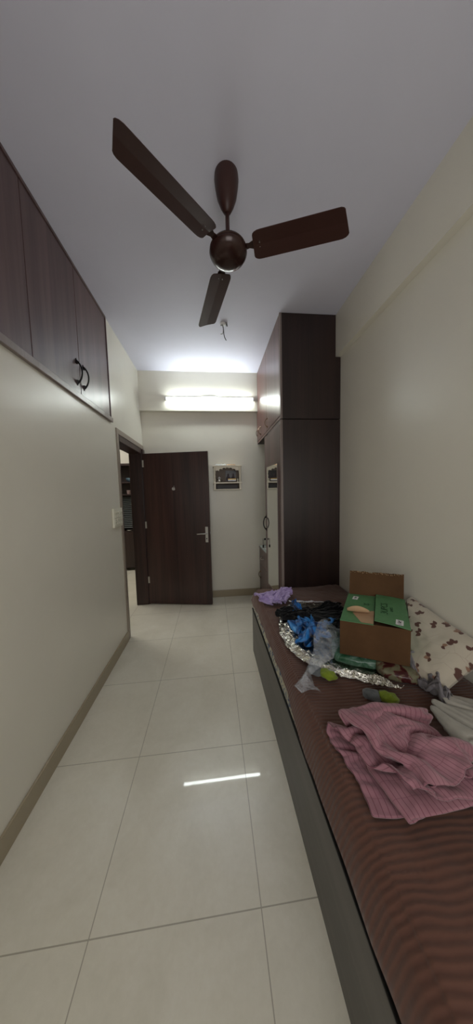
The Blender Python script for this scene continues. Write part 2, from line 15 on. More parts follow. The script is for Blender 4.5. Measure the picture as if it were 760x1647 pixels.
-6,-1,1,-1,0,3,-3,0,-1,4,3,1,-9,6,-1,3,-2,-9,-5,-1,1,1,-3,4,3,7,-5,-8,0,-6,1,8,4,-2,-2,-4,5,3,-14,3,0,-1,-3,3,-2,1,2,3,-3,2,1,1,1,-3,19,6,-6,1,0,-6,-3,-6,-2,2,0,4,4,2,-4,2,-7,-7,1,0,1,5,1,4,-3,5,-11,-1,-55,-1,-1,8,14,15,-3,3,-12,-3,1,9,17,-1,0,-7,-12,-9,2,-1,-1,4,-6,8,1,3,4,4,-1,3,1,1,2,2,-1,0,-3,-1,-1,-5,6,16,5,-3,14,-1,-7,-5,11,-3,-9,-7,-2,3,-3,-1,0,-3,1,5,-12,-7,-9,6,4,27,-7,-8,4,12,-10,1,-13,4,-3,6,9,0,-9,-6,6,2,5,5,8,-6,-2,8,1,-7,8,1,0,0,-5,1,2,-3,1,1,-4,4,-2,2,-3,0,-4,1,3,-11,1,9,4,1,-2,-1,1,-4,1,4,1,0,3,2,1,-8,-20,8,2,0,6,1,-13,17,14,-7,-12,19,-25,3,-4,7,0,-1,15,4,-3,-3,2,-1,2,-1,2,0,-4,6,-3,0,6,-1,1,2,-2,-2,2,-5,2,3,-3,2,-2,0,-2,0,-4,-3,6,-2,-17,15,6,2,-3,-3,0,4,-4,4,-1,-2,-11,4,6,1,-7,0,-1,2,10,1,-6,12,2,0,-11,10,0,2,0,-2,-3,-8,11,0,0,-2,2,-1,-4,1,2,0,-14,12,2,0,0,-3,4,1,2,-1,-2,-9,8,2,-5,3,-9,6,0,4,-20,11,4,-16,9,6,7,-2,-5,4,-3,2,-8,4,-7,2,-11,4,16,2,4,-6,0,2,2,1,12,1,2,-7,6,-3,1,-2,1,4,-1,-6,0,0,4,0,1,-1,0,0,0,0,1,2,-5,2,-2,2,-1,0,-3,-1,-4,-10,-1,6,1,12,-3,-3,0,4,-2,-10,14,-3,4,-1,-5,2,1,3,-4,1,-4,1,4,2,1,3,1,-12,9,-1,-8,-16,6,6,7,-9,7,-2,2,1,-1,3,-4,-3,5,0,0,-1,2,-2,1,-1,0,-2,3,-4,5,1,-1,-3,-4,5,-8,7,4,-1,-4,0,3,-2,1,0,-1,-11,10,-4,-1,3,1,-13,0,-3,0,-1,1,9,8,-1,0,2,0,4,-8,1,8,-8,-15,-1,13,-15,15,-8,2,4,0,-2,-2,3,-3,0,4,-5,-1,6,-1,-3,4,-1,0,-3,5,0,-8,1,-1,-2,10,0,-7,4,-6,1,8,-1,0,-5,5,-3,-5,0,6,0,-3,6,-1,-18,4,7,1,0,3,-2,-3,-2,3,6,2,-1,-1,2,0,-2,0,0,-4,-16,0,13,-3,3,-4,0,3,0,-2,0,1,-6,7,1,1,-2,0,-6,7,-4,5,-1,-1,2,-11,3,5,2,-1,1,0,-3,2,-2,1,2,-1,-4,0,4,1,-7,5,-5,7,-5,1,3,-7,1,0,-1,4,1,3,-1,-2,4,4,-10,-4,10,-3,1,0,-2,1,-1,12,0,-2,3,-5,6,-1,0,-3,3,0,-7,7,-12,12,-1,-1,-1,-1,4,-1,1,-11,7,0,3,-1,-1,3,0,1,-3,2,2,-6,0,1,2,-1,-2,6,-9,8,-7,-3,2,5,-2,0,0,2,1,1,-4,0,3,2,1,-1,2,-10,6,-2,3,0,-1,1,6,7,-3,2,1,-2,-1,3,-3,1,0,1,-4,5,-11,9,3,-9,5,2,1,-3,1,1,-6,1,2,1,2,-4,3,2,-2,-1,4,-2,-3,-3,2,4,-6,3,-3,7,-2,-6,3,-3,0,7,-2,0,2,0,2,0,-1,2,-2,1,-1,-4,3,1,0,2,-2,12,-2,2,-7,4,2,0,0,0,-1,4,-3,2,-5,5,-9,8,-1,2,-9,11,1,-5,-4,5,-2,0,3,-2,2,2,-1,0,-2,-3,-1,0,4,-1,-4,6,-6,3,-5,5,1,-10,
10,1,-2,-2,4,1,-1,0,2,0,-1,-3,-4,1,4,2,-7,7,1,-1,11,-5,5,2,-1,-8,8,-3,4,-1,-1,2,-4,4,-2,2,-8,0,8,1,-11,3,7,0,1,-8,-3,2,2,2,3,3,-2,1,-2,0,-1,-3,0,2,-5,6,-11,-1,11,3,-2,3,-2,-5,6,0,1,-4,2,4,-10,3,2,1,2,-6,0,5,-2,-4,4,6,6,-8,0,0,10,-8,6,2,0,-3,2,0,0,-2,3,-1,-2,-9,4,9,1,0,-3,-2,1,-3,-1,3,3,1,-2,-5,7,-4,2,1,-2,0,-1,4,-6,5,-4,1,1,-1,-1,0,3,1,-5,-4,6,-1,1,0,-7,9,2,-9,5,0,-3,-3,4,2,10,-3,8,0,-1,-6,2,-4,7,1,-2,2,-1,-1,-3,-5,1,5,4,-1,-6,2,-1,3,-4,7,0,2,-2,3,-3,-7,8,-7,4,1,0,1,-3,-3,0,4,-12,8,-3,8,3,-8,5,0,0,-1,1,0,-2,-1,2,1,-2,4,1,1,-4,1,-2,0,2,11,1,-6,-2,3,1,5,0,-5,4,1,-8,9,0,0,2,0,1,-7,4,-2,-4,4,-2,7,-5,-8,-4,1,5,6,-1,0,3,-2,-9,3,6,2,-3,-2,-1,8,-5,-3,6,0,-1,-2,3,-2,2,-1,0,-1,0,-1,2,0,-6,7,-6,6,2,-2,-1,-1,14,-6,4,2,-1,-1,-2,3,-3,2,1,2,-7,7,3,-3,0,0,0,-3,0,3,1,4,-20,6,9,-1,-12,0,-6,9,3,8,-3,2,-5,-6,-2,4,3,2,1,3,-1,-3,-2,4,0,-4,1,2,1,-3,4,-2,1,0,-5,0,2,4,-1,-8,2,8,-5,10,3,-2,1,-1,0,-1,-1,-1,5,2,1,-1,1,-2,1,-1,-2,5,-2,-1,1,-4,-4,10,-2,0,-6,7,-9,3,-6,1,-2,12,0,1,-7,4,-3,-1,1,2,1,1,-2,0,0,0,1,1,0,-3,3,0,-5,4,-4,3,-2,1,-5,-1,4,4,-5,1,10,2,2,-1,-2,-1,1,0,4,-8,3,7,-1,-5,2,0,0,-1,4,2,-3,-1,-7,2,3,-4,0,7,-1,-1,-5,6,2,-5,-2,4,2,-2,-2,3,1,-1,1,-2,-1,-2,2,-1,1,1,-2,-1,3,-2,-1,4,-5,4,-2,0,-2,2,0,1,-2,1,2,14,-3,1,-2,1,1,-1,0,0,1,2,0,2,-4,0,-1,3,-2,-3,0,8,-8,3,1,2,0,-2,0,-1,1,-2,0,-3,0,-1,-1,5,3,-1,0,0,1,0,0,1,-5,4,-1,1,0,-1,1,-1,0,-1,-4,6,-1,-3,3,-3,-1,1,2,1,0,-1,5,9,-2,2,0,-2,-1,0,3,-1,-1,-9,0,0,-2,2,10,-1,1,-1,1,1,-4,-1,3,4,2,-7,-1,-2,6,1,-2,-1,2,-3,-1,2,0,2,-1,0,1,0,-1,1,-4,2,2,-1,0,0,-1,3,-4,2,-1,-2,3,-2,1,1,-1,1,-1,1,0,13,-3,3,-1,1,0,-1,1,-2,-2,-7,7,-4,-1,0,4,1,6,-9,-2,2,3,3,1,-2,1,2,2,0,0,1,-1,2,-1,0,-1,-6,3,0,-1,0,0,1,0,1,0,0,-1,-2,2,-1,0,0,-2,3,0,-2,-1,0,3,-4,3,-2,-4,5,1,1,12,-3,5,0,-2,-1,2,1,-3,-2,3,0,0,2,1,-2,-6,6,2,-2,-3,3,-1,0,0,-2,-10,2,5,7,-1,-9,5,1,-1,1,-1,5,-1,-5,5,0,-2,3,-1,1,-1,1,-2,0,2,-3,0,1,1,0,-1,1,0,-3,1,-2,2,-2,-3,1,5,13,2,-6,2,1,2,0,-1,0,1,-1,-5,3,0,2,0,-1,-7,3,0,6,-4,2,0,1,-5,5,-3,1,-4,-2,8,-6,5,-3,3,1,-2,-3,5,-4,4,0,-2,2,0,0,-1,0,-1,2,0,0,-1,-2,2,-1,-1,0,1,2,-2,-2,
3,1,0,-10,12,-1,4,-2,0,1,0,0,0,-3,0,2,-4,3,1,0,-5,5,-4,4,-9,6,3,-1,0,-4,0,4,-7,2,2,3,2,-8,2,3,1,0,0,-1,1,-2,1,2,1,0,-1,0,1,-1,-2,0,1,-1,2,-2,1,0,1,0,-1,-1,2,-1,-4,-1,6,14,0,-4,3,1,1,-1,-1,-1,1,0,-3,2,2,-1,0,0,-3,3,-1,1,0,1,-2,-4,5,0,-7,7,0,0,0,0,0,0,0,-1,0,1,0,-2,1,1,-1,0,1,0,-1,1,-1,0,1,0,-2,0,1,0,1,-2,2,-1,1,-1,1,-1,1,-1,14,1,0,-1,1,-2,1,-1,-1,1,-2,1,2,-1,1,0,-1,-4,3,1,1,0,-1,1,-1,0,-9,9,-1,1,-1,0,1,1,-1,-1,0,-3,3,-1,0,0,1,1,0,1,0,0,-2,1,-1,-1,0,1,0,0,0,0,1,-2,0,0,2,-2,2,-2,0,14,0,0,1,-2,0,0,-1,1,-1,0,1,-1,3,-1,0,-5,2,2,1,0,-1,2,-3,3,-10,9,-3,0,0,0,2,0,1,0,-1,-2,0,0,1,0,-1,1,0,1,0,0,0,0,0,-1,1,-1,1,-1,0,1,0,-2,1,0,1,-3,4,0,0,-1,14,0,0,-2,2,0,-2,1,0,-1,1,-2,3,0,1,-6,4,-4,2,-2,3,2,0,-2,-5,6,1,-1,-1,-6,5,0,0,3,-3,3,-1,0,-2,1,1,-3,2,1,0,0,0,0,-2,2,1,-1,-1,1,0,-1,0,-1,3,-2,1,0,0,1,0,0,0,14,0,0,0,-1,-1,1,0,0,1,-3,3,0,-1,-1,1,-7,8,1,0,-1,-3,4,1,-3,2,-12,9,2,-6,1,-2,2,0,2,0,3,-5,1,1,2,1,-6,5,-1,2,0,-2,1,-2,0,1,2,-2,0,0,0,0,-2,1,2,0,0,1,0,0,-1,86,10,15,-2,-7,-12,-14,-14,0,-9,4,12,-7,-3,-6,-2,1,4,14,12,15,16,2,-12,1,-12,0,10,-2,-7,-13,-8,8,8,-11,6,9,5,8,-11,-1,2,-1,2,22,10,-15,3,-8,-3,1,-2,5,3,7,13,-2,4,-11,-11,0,4,-9,-7,-14,-11,-6,13,-5,-2,-11,5,-3,-1,14,-12,4,1,-2,6,-2,2,-4,6,-9,-4,2,-1,1,7,3,-13,2,-7,-4,10,-3,11,-3,-7,4,14,-14,-8,6,-5,12,-12,-4,3,7,-4,4,17,-5,1,4,-13,-2,-5,2,-1,0,9,-8,15,-1,-11,7,-1,-7,5,4,1,7,3,-11,-2,3,0,-1,-8,7,11,-1,-16,6,-2,-1,14,-12,11,-10,0,0,-1,-1,9,-1,-2,-6,-7,5,9,5,-1,-10,-7,8,12,-13,-11,1,7,0,3,0,1,3,1,-5,11,4,-11,-1,-2,6,-5,-1,-5,6,-4,2,14,0,-18,13,1,2,1,-1,-5,-8,9,5,-1,0,-1,-4,13,-5,-11,10,-12,5,12,-14,9,2,3,-10,1,-3,-9,8,10,-1,0,-3,-7,14,-2,1,-3,3,-16,7,13,-10,-10,5,10,-3,-5,3,2,0,-2,4,-2,0,-1,-1,3,-2,6,0,-10,-2,-3,13,7,-3,-9,12,1,-1,-2,10,-11,-2,9,-8,0,0,0,-1,-8,13,-10,15,0,-15,9,4,-7,1,1,-3,0,-6,2,8,1,4,8,-12,-9,11,2,2,-7,-4,-5,9,-1,-4,-3,16,0,-8,-1,-1,-1,1,2,2,-1,-1,-2,3,9,-14,3,-8,7,4,0,8,1,2,-3,-2,-1,0,0,-4,-8,7,2,-3,5,1,-11,15,-9,15,-11,-7,12,-1,-1,-2,0,8,-13,2,2,-11,6,15,0,3,1,-11,0,3,1,-9,3,4,-3,-1,2,3,-14,11,1,-2,-4,3,-1,0,3,1,5,-5,
-7,7,4,-14,11,-5,5,-1,-1,9,-3,-4,-2,-2,-4,-3,10,-14,2,3,-1,1,-2,13,-14,14,-8,-6,15,-6,3,-9,2,9,-17,3,-1,16,-8,-15,10,15,-16,13,0,-7,0,-1,5,-5,-7,4,10,-4,-12,13,-12,12,1,-3,-13,17,-6,-10,-1,1,23,-12,1,-6,10,-14,11,2,-3,-4,0,-3,-2,-1,-3,0,-4,-1,-3,-2,5,6,0,10,-18,17,-10,-9,13,4,1,-4,-2,9,-21,12,-7,-1,2,14,-6,-16,7,0,-7,18,-9,5,-1,-7,6,3,-19,14,8,-11,-1,16,2,-2,-4,4,-11,-4,-3,2,5,-13,20,-18,17,-12,17,-6,0,-9,0,-7,0,2,6,-1,-1,-8,2,3,-9,1,3,9,-9,18,-11,-10,13,8,-18,4,3,13,-18,5,1,-4,-2,3,1,14,-10,-15,21,-6,-14,15,-3,1,-2,8,-17,14,-16,15,-4,-3,-1,8,-8,3,1,11,-16,4,-3,2,-2,-3,1,-1,19,-3,-5,-14,6,-5,-1,10,-1,-3,3,2,-9,-4,11,-8,-1,12,-12,21,-13,-8,12,7,-19,18,4,0,-16,-1,10,-6,-2,-2,-1,-5,6,15,-8,-9,19,-9,-16,5,10,-2,-11,12,2,7,-19,9,-4,-2,1,11,-4,3,-8,-3,6,-2,-5,-1,-5,17,-1,-6,2,14,-15,-11,1,7,-6,1,3,-1,1,-10,10,-11,6,-10,9,14,-19,6,18,-3,-21,13,3,-9,-3,8,-3,-4,4,-2,-2,0,-1,-5,10,13,-12,-3,12,-9,-8,-5,12,10,8,0,-3,0,-2,-6,-8,1,-7,7,2,-11,14,-9,4,-9,4,-1,1,-2,3,0,-2,14,-12,-2,-4,0,13,-10,1,7,2,-14,3,1,16,-18,1,16,8,-21,-1,12,5,-15,12,-1,-13,16,-4,-8,0,-2,-1,5,-6,-2,-2,21,-23,3,21,0,-3,6,3,-7,3,-5,-2,-5,13,-13,-12,5,1,0,10,-13,9,-5,11,-12,4,-2,-8,1,-1,1,6,12,1,-1,-9,-8,12,1,-12,-11,6,12,-3,3,7,-4,2,-21,18,0,1,-16,10,-2,-10,17,-16,-1,2,0,2,0,1,-2,-4,12,-6,4,11,-8,5,2,7,-1,-1,-8,-4,-5,0,3,10,-2,-12,1,-13,9,11,-11,7,6,-1,-9,-12,6,-2,7,-2,-8,0,2,3,9,-13,-1,8,1,1,9,-2,-4,-2,7,5,-20,16,-10,9,-12,10,2,-15,15,-8,-1,2,-12,6,-2,-5,2,16,4,-5,-14,9,-1,2,3,10,-3,0,1,-12,1,0,1,-4,-1,8,-2,-1,-1,-13,11,0,2,2,1,6,1,-13,-7,-9,2,5,4,3,0,0,13,-10,-4,3,3,3,2,0,-12,4,-8,13,3,-4,-2,1,6,-13,13,-13,5,0,-1,-1,1,-9,12,5,-2,-3,-6,6,3,-7,7,4,3,-2,-15,-2,15,-2,0,-1,-6,4,1,1,2,7,0,-17,15,-5,-3,1,-11,10,9,-1,-12,-17,-1,-1,2,-1,1,7,22,-11,-3,-3,6,-7,15,-8,-5,1,9,-5,4,-14,18,-16,10,-11,6,1,4,-12,10,9,-7,2,2,-5,-2,0,8,3,1,-2,2,-2,-12,5,-5,6,-2,4,0,7,-5,-8,7,-1,3,-3,4,-3,-3,0,-2,1,1,-12,-5,5,10,4,-9,-11,3,6,1,7,-1,0,1,1,12,-12,7,-13,4,-7,7,-8,17,-15,6,-4,5,5,-16,6,10,6,-6,0,-1,3,1,3,1,-1,0,0,-2,-8,-5,0,0,6,1,5,0,
0,0,7,-5,-3,0,1,4,0,-8,9,-9,4,-5,-1,8,-2,6,0,-17,1,12,3,-6,-7,-5,8,4,-6,-4,6,19,-3,1,-3,-10,-14,22,-2,1,5,-2,-3,-14,17,0,-1,-15,7,-3,1,1,-3,-2,5,6,-8,-6,-3,2,0,8,10,4,-10,-3,10,1,0,0,5,-3,-6,2,-2,3,1,-4,-9,3,4,-8,9,1,-3,1,5,-3,4,-16,-2,12,-17,19,-7,5,4,-2,-11,11,6,-1,0,-7,-16,2,15,-1,-10,-1,17,-11,-5,-3,16,-9,2,-2,1,10,1,-2,-3,5,1,-3,-1,3,2,0,-10,3,0,-3,3,-1,4,-7,12,-5,-5,-1,0,6,-2,-1,5,-4,3,-4,4,-3,-7,-4,14,-13,3,15,-24,7,3,0,0,0,0,6,-6,-2,4,4,7,-9,-11,-3,6,14,2,-6,0,1,3,-19,4,5,-2,1,0,-8,3,2,4,5,7,1,-4,-1,-11,8,-14,9,2,4,2,-14,14,-14,7,0,0,1,4,-3,14,-10,3,-15,5,-2,5,0,5,-13,-7,12,0,3,7,-25,12,-10,-1,3,0,-6,0,0,2,2,18,-9,2,-12,3,12,-8,-4,3,0,1,-1,9,-4,-5,1,5,-10,-1,0,3,1,5,-6,-1,3,-2,8,0,-10,15,-11,5,-12,8,5,-1,2,2,0,-1,8,7,-4,-1,-15,-2,-9,3,0,5,13,4,-12,11,-16,14,-6,0,-4,-8,4,-4,3,0,0,15,-11,11,-14,7,5,-15,3,18,-2,-11,3,10,-14,3,-11,-4,10,2,7,-11,0,3,-1,10,-3,-3,10,-5,-8,3,-9,0,3,6,-1,1,3,3,2,-13,11,-4,12,5,-2,-2,-1,-4,0,2,5,1,-3,-2,0,3,-4,0,12,1,-10,-11,10,11,-2,0,-15,18,-1,1,-6,-18,5,8,2,-8,8,-3,-5,7,0,-2,-8,-9,14,-3,4,-4,1,1,0,-3,4,-15,5,7,15,1,-1,0,-3,-10,1,-1,5,-12,9,14,-4,-14,10,8,3,-10,5,3,1,1,-2,0,-1,-5,3,-2,4,11,-1,4,2,1,-15,13,-1,1,-12,10,1,-1,-1,-4,5,-21,9,-2,14,-10,8,-2,7,0,1,-17,-13,4,-3,-1,4,-8,1,2,8,-7,2,-6,2,1,5,6,2,0,-2,-1,-2,11,-8,-5,13,-7,-6,12,12,0,-3,3,-1,-1,-5,4,1,-1,-1,0,5,-3,7,-1,-6,11,-8,-7,9,6,-6,-12,-1,16,3,-10,9,-1,-2,5,-2,-13,3,8,-11,5,10,1,-6,-4,-9,-12,3,3,4,-6,13,-10,-1,-3,5,-1,0,9,0,-3,-2,0,-7,1,18,-13,0,11,-15,7,14,3,-1,-3,2,2,-4,2,-7,-6,12,2,-3,-11,2,7,-3,-1,9,-6,-3,-5,19,-11,-2,-8,0,2,5,18,-16,-1,4,5,-13,21,-1,-4,3,5,0,1,-3,-9,6,-1,4,-20,16,5,2,-3,-6,-7,7,-7,1,-5,8,-5,9,-7,10,1,-6,-1,4,-15,2,-2,6,2,2,5,-1,-2,-3,-13,-7,-6,1,0,4,-4,-2,1,4,-4,7,5,11,-19,17,2,1,2,-10,6,-2,-4,-7,9,-8,-4,3,-5,-2,4,0,10,3,-5,1,-8,6,-10,-3,7,-1,4,8,-6,-10,1,-2,0,13,-14,0,1,5,4,10,-11,-3,-3,6,0,0,-6,-3,0,16,7,-2,-12,0,-2,5,4,-9,9,-7,7,3,0,-7,5,12,-9,-3,-13,2,0,1,14,5,-3,-2,5,-3,-3,5,-1,0,1,-4,7,-3,-5,2,4,-3,-11,-11,4,3,-1,2,-4,2,5,5,-4,0,-6,0,-1,3,-2,3,10,
4,-4,-5,-7,0,0,5,-8,9,8,-24,4,2,-14,-17,-1,-5,13,-5,1,1,-8,-9,0,2,2,12,-2,1,2,0,-1,0,-6,0,-1,-2,-1,1,-1,-1,-1,-1,0,-1,1,0,4,6,-1,-13,6,14,-5,5,-21,-1,6,8,-5,-3,0,1,-3,-1,0,-1,1,2,1,5,3,4,0,-7,-3,-1,-13,-3,4,1,3,9,-10,0,-4,1,0,-2,7,-4,-3,-1,1,7,-5,-3,6,5,-3,6,-6,-2,8,-10,4,4,-6,6,1,-4,6,-8,-1,-5,0,10,2,-14,-9,8,1,17,-9,-7,-1,2,-3,4,7,4,-2,8,4,-5,-13,0,-4,0,-3,0,4,-1,12,-3,-7,-5,8,-1,-2,2,-4,-1,1,1,13,-13,-1,1,1,2,-2,9,-4,-4,12,9,-5,-7,6,-13,8,-5,1,4,-10,10,1,-10,11,-9,4,-5,-2,17,0,-17,3,-6,1,9,-11,-5,5,16,-7,-8,6,10,-9,-8,-1,10,-3,-10,-1,0,3,21,-1,-16,-8,2,11,-16,3,0,4,-1,-1,-3,-1,7,1,5,4,-3,-9,-5,0,7,4,-10,1,0,14,1,6,-5,-2,-7,5,5,-22,11,2,-7,7,-9,12,-4,-8,-2,12,-13,3,-1,15,-3,4,7,-4,1,-11,-9,2,-4,-5,2,-2,5,3,3,-5,2,1,7,3,-8,15,-8,10,-7,5,-1,4,-1,-12,5,-11,13,-13,5,8,-1,-3,-3,2,-2,0,0,-1,-3,1,-5,17,0,1,4,-14,-3,-8,2,-1,0,7,-4,-1,0,1,0,-2,4,10,-6,13,-14,-2,2,3,14,-4,-19,-2,7,7,-10,2,5,-9,18,-13,-11,8,-4,-10,5,-9,4,20,-3,-2,-14,8,10,-16,9,-9,4,-3,5,7,-2,3,-3,-15,5,2,8,-4,-3,-5,-3,9,11,-16,3,0,-6,1,14,4,-3,-4,-8,-6,4,2,-3,3,-2,-7,1,4,-2,0,0,-1,9,1,14,-4,-9,1,-10,0,15,-16,1,-1,-2,8,0,-10,20,-11,-2,-3,-2,13,-15,2,14,-14,14,-6,-5,-4,10,5,-6,-11,16,-11,-1,-10,3,0,10,2,8,-11,-7,1,6,10,-9,-8,10,11,2,0,-8,-6,-7,12,-8,-5,0,-1,2,1,-1,0,-1,-2,14,6,1,-3,-3,-5,5,-8,-2,1,-6,-1,1,6,4,-16,15,-18,4,7,-9,14,-2,-14,13,-2,-1,5,-10,-7,5,-6,19,-8,3,3,9,-5,-7,-1,0,-2,-2,-2,0,14,-15,7,-3,-11,1,4,13,5,-4,4,-6,8,-3,-6,11,-1,0,1,-2,-2,-9,5,-3,-10,10,0,3,-11,-5,16,1,4,-18,-3,4,-9,13,-14,14,-11,-1,9,-11,10,2,-17,9,15,-11,1,3,-15,18,-12,-1,10,-4,-3,-5,4,3,2,-8,3,0,3,-4,3,10,2,-3,-8,-5,-5,6,14,-11,10,3,-3,-5,-10,-3,-3,3,1,1,16,-1,-8,-3,-3,5,-4,11,-5,4,-4,-10,3,4,-11,15,-14,16,-2,2,3,-7,8,-19,2,15,-17,14,8,-5,-11,17,-22,16,-1,4,-11,-7,16,0,-1,-17,-2,13,11,-9,-9,15,-7,1,6,2,0,-9,7,-3,5,-13,6,5,0,2,2,-8,3,0,-6,-5,5,-6,2,-5,-2,5,-4,19,-9,-11,1,7,-4,9,-19,4,-5,2,16,1,-2,-14,16,-6,-9,13,-16,9,14,-6,-16,8,-9,13,-3,-5,9,-6,-6,0,9,4,-2,1,7,-8,-11,-4,0,0,8,8,8,-13,-10,9,11,-1,-2,4,-16,9,4,-17,4,9,5,-16,6,-2,-4,
16,4,-1,-17,8,7,-7,-3,5,8,4,-4,-6,-6,-7,7,-6,9,-7,16,-3,-13,14,-14,3,14,0,-5,-6,-9,2,9,1,-5,15,2,-2,-1,-22,4,10,6,-8,-5,-1,-1,-4,0,4,-3,13,7,0,-10,5,0,-3,-6,-9,20,-1,1,-19,4,10,13,-7,-10,4,-8,18,-22,14,1,6,-2,-10,13,9,1,0,-11,-14,21,-5,-4,-8,13,0,0,4,-12,-4,15,3,1,-11,-6,7,2,1,-5,-7,-1,-1,4,5,-7,-4,9,11,-2,-6,5,-9,-7,7,7,-8,-5,8,1,-9,15,-18,21,-9,-10,-3,10,13,-17,14,8,-10,-7,15,-22,7,-10,21,-14,13,-8,-2,11,2,0,7,-2,-19,16,-2,5,-12,9,0,6,5,1,-7,-10,-5,17,1,-14,-4,-8,6,2,1,-3,7,-3,-8,15,7,-15,1,4,-5,13,3,0,-13,-12,2,1,3,9,-13,11,3,-6,10,-5,5,-14,15,-16,12,6,-8,3,-4,-3,-2,-4,5,2,9,-1,-21,-2,1,1,5,13,-15,18,-8,15,-10,1,-8,5,0,-1,3,-7,-5,-8,7,-3,13,-11,-7,-1,0,6,4,18,0,-12,9,7,-2,-6,-13,-4,-1,-1,14,-9,4,-2,1,0,13,-6,5,-5,2,-8,-2,0,0,3,-3,18,-10,10,-4,-3,-10,2,0,2,-14,5,12,2,2,1,-3,5,-20,15,0,9,-11,-4,2,-1,-3,6,-2,-10,3,-2,2,-11,-1,9,0,-9,-1,3,1,1,15,7,-14,15,2,2,-1,-2,-2,-18,4,0,-4,-3,11,3,-14,1,3,2,-6,7,-3,2,3,5,-14,12,-3,7,9,1,-14,-11,-10,16,3,-17,-1,0,-1,-2,-1,20,-5,-5,-1,6,6,-5,-7,-3,8,0,0,0,7,-21,17,-5,-2,-7,10,-13,-1,-4,1,0,12,2,0,-7,4,-3,-1,-1,18,-8,-4,-4,1,15,-16,3,4,2,-9,9,-1,-10,17,-18,5,15,-16,17,0,-3,-7,8,-16,9,-16,6,2,7,0,0,1,-2,-17,1,8,-5,-2,6,0,6,1,-6,-1,0,2,-9,20,-5,-9,-4,3,0,-1,-7,7,4,-7,-2,18,-13,-2,-2,5,7,-1,-3,-4,-5,0,17,-15,1,2,-4,0,13,-13,-2,15,-14,16,1,-15,17,-16,-2,0,13,-2,-2,2,5,-13,14,-16,0,0,0,2,14,-12,1,3,-2,-6,-1,8,-6,12,6,-9,7,-4,-7,5,2,-3,2,-12,10,6,-16,-2,0,-4,8,3,-1,6,0,-6,4,0,2,-2,11,-17,1,0,10,2,-3,-11,11,3,-19,11,-1,-8,7,-6,15,-1,-7,-2,4,1,-11,13,7,-8,-1,7,3,-1,-9,0,7,-24,1,1,-1,-2,11,12,-10,6,1,0,-12,14,-12,19,-9,-6,13,5,-10,-5,0,6,-7,-1,-2,12,-14,7,4,1,-6,1,1,-1,9,-1,-3,1,-9,0,11,-6,-12,18,-3,-16,12,5,-3,-3,-5,3,-5,7,2,6,-17,6,-4,10,1,-9,2,12,-16,-3,13,-12,-4,2,2,-3,7,-8,3,25,-23,14,-4,5,-6,1,7,-2,-5,0,5,-5,3,-4,1,9,-2,-1,-14,0,1,5,2,1,0,-3,-1,11,-12,11,-2,-11,-4,18,-8,-8,17,-2,-6,7,-13,9,4,-5,-9,5,-5,16,-15,4,7,-16,8,1,-7,17,-3,-14,15,1,-10,7,-15,4,0,-2,0,5,0,-3,4,4,13,0,-1,-14,-1,13,-1,-1,1,-25,1,12,6,6,-10,-2,-7,7,1,0,1,-1,-6,12,-7,
-9,-1,17,-4,-8,11,-6,1,6,-5,4,-5,5,3,-2,-10,7,-6,10,-2,-16,7,3,-8,12,-8,3,8,-7,-10,8,4,2,-19,23,2,-20,14,-5,-1,-4,-8,10,8,-1,8,2,-15,9,-11,-9,16,-12,-1,-3,8,14,-9,-2,4,-5,0,-2,8,0,-14,4,1,10,-7,-7,13,-15,-1,2,1,6,4,4,-13,4,4,5,-8,-1,6,-4,12,-5,0,2,-4,-7,1,7,-8,13,-4,1,-11,14,-13,13,7,-18,10,2,-9,13,-1,-15,-6,1,1,17,-8,-8,20,-11,-2,-3,1,-4,4,15,-2,-13,3,1,3,-6,3,-1,-5,13,-11,-2,11,-11,4,-1,3,4,-6,-4,3,-1,-4,-1,10,0,-4,-5,14,-9,5,1,2,-10,12,0,-15,17,-5,-3,-1,3,-11,14,-11,7,0,-1,2,7,-4,-11,-6,10,5,-4,-1,0,1,-1,-2,9,-11,11,-4,-10,6,6,-1,-3,0,-2,0,2,7,-4,-2,0,8,-14,7,2,-4,-3,2,-5,4,-2,0,-2,10,-9,4,-3,-2,1,0,5,-8,-3,14,-6,-10,15,-5,-1,-2,0,-3,14,-17,1,4,2,-1,-3,6,-4,-7,7,3,-2,-1,0,1,0,0,0,4,7,-4,2,-8,-8,9,0,-3,1,-2,1,-3,6,3,-10,13,-10,6,-6,1,4,1,-10,12,1,-10,5,-4,-6,18,-2,4,-2,-2,7,-10,2,11,-10,-5,15,-6,-10,7,1,0,12,-20,13,-9,2,2,1,2,-3,-11,8,13,-18,0,16,-12,3,0,-5,12,-15,-1,3,8,-1,3,-5,2,-2,0,5,-2,4,-7,-4,10,-10,3,-2,6,0,1,-6,7,-9,2,6,-6,1,3,-3,-2,3,-2,-4,3,2,7,-11,-2,12,-5,-10,8,1,1,-11,9,10,-19,20,-19,10,1,1,-15,5,7,2,-1,8,-8,3,-7,4,5,-8,0,-1,7,-6,8,-16,7,3,-3,0,0,7,-13,4,5,-4,1,1,-1,-3,1,-2,8,-4,2,-2,-1,2,0,4,-3,-1,0,5,-3,-3,8,-10,0,7,0,-12,11,2,-9,11,-2,-17,15,1,1,-1,8,-9,-1,6,-5,4,-6,4,-15,6,-3,2,12,-13,3,5,8,-20,4,6,2,-13,12,-2,-1,4,-10,3,-4,2,2,4,-2,2,-2,-2,3,-6,0,5,0,0,1,3,2,-7,]),
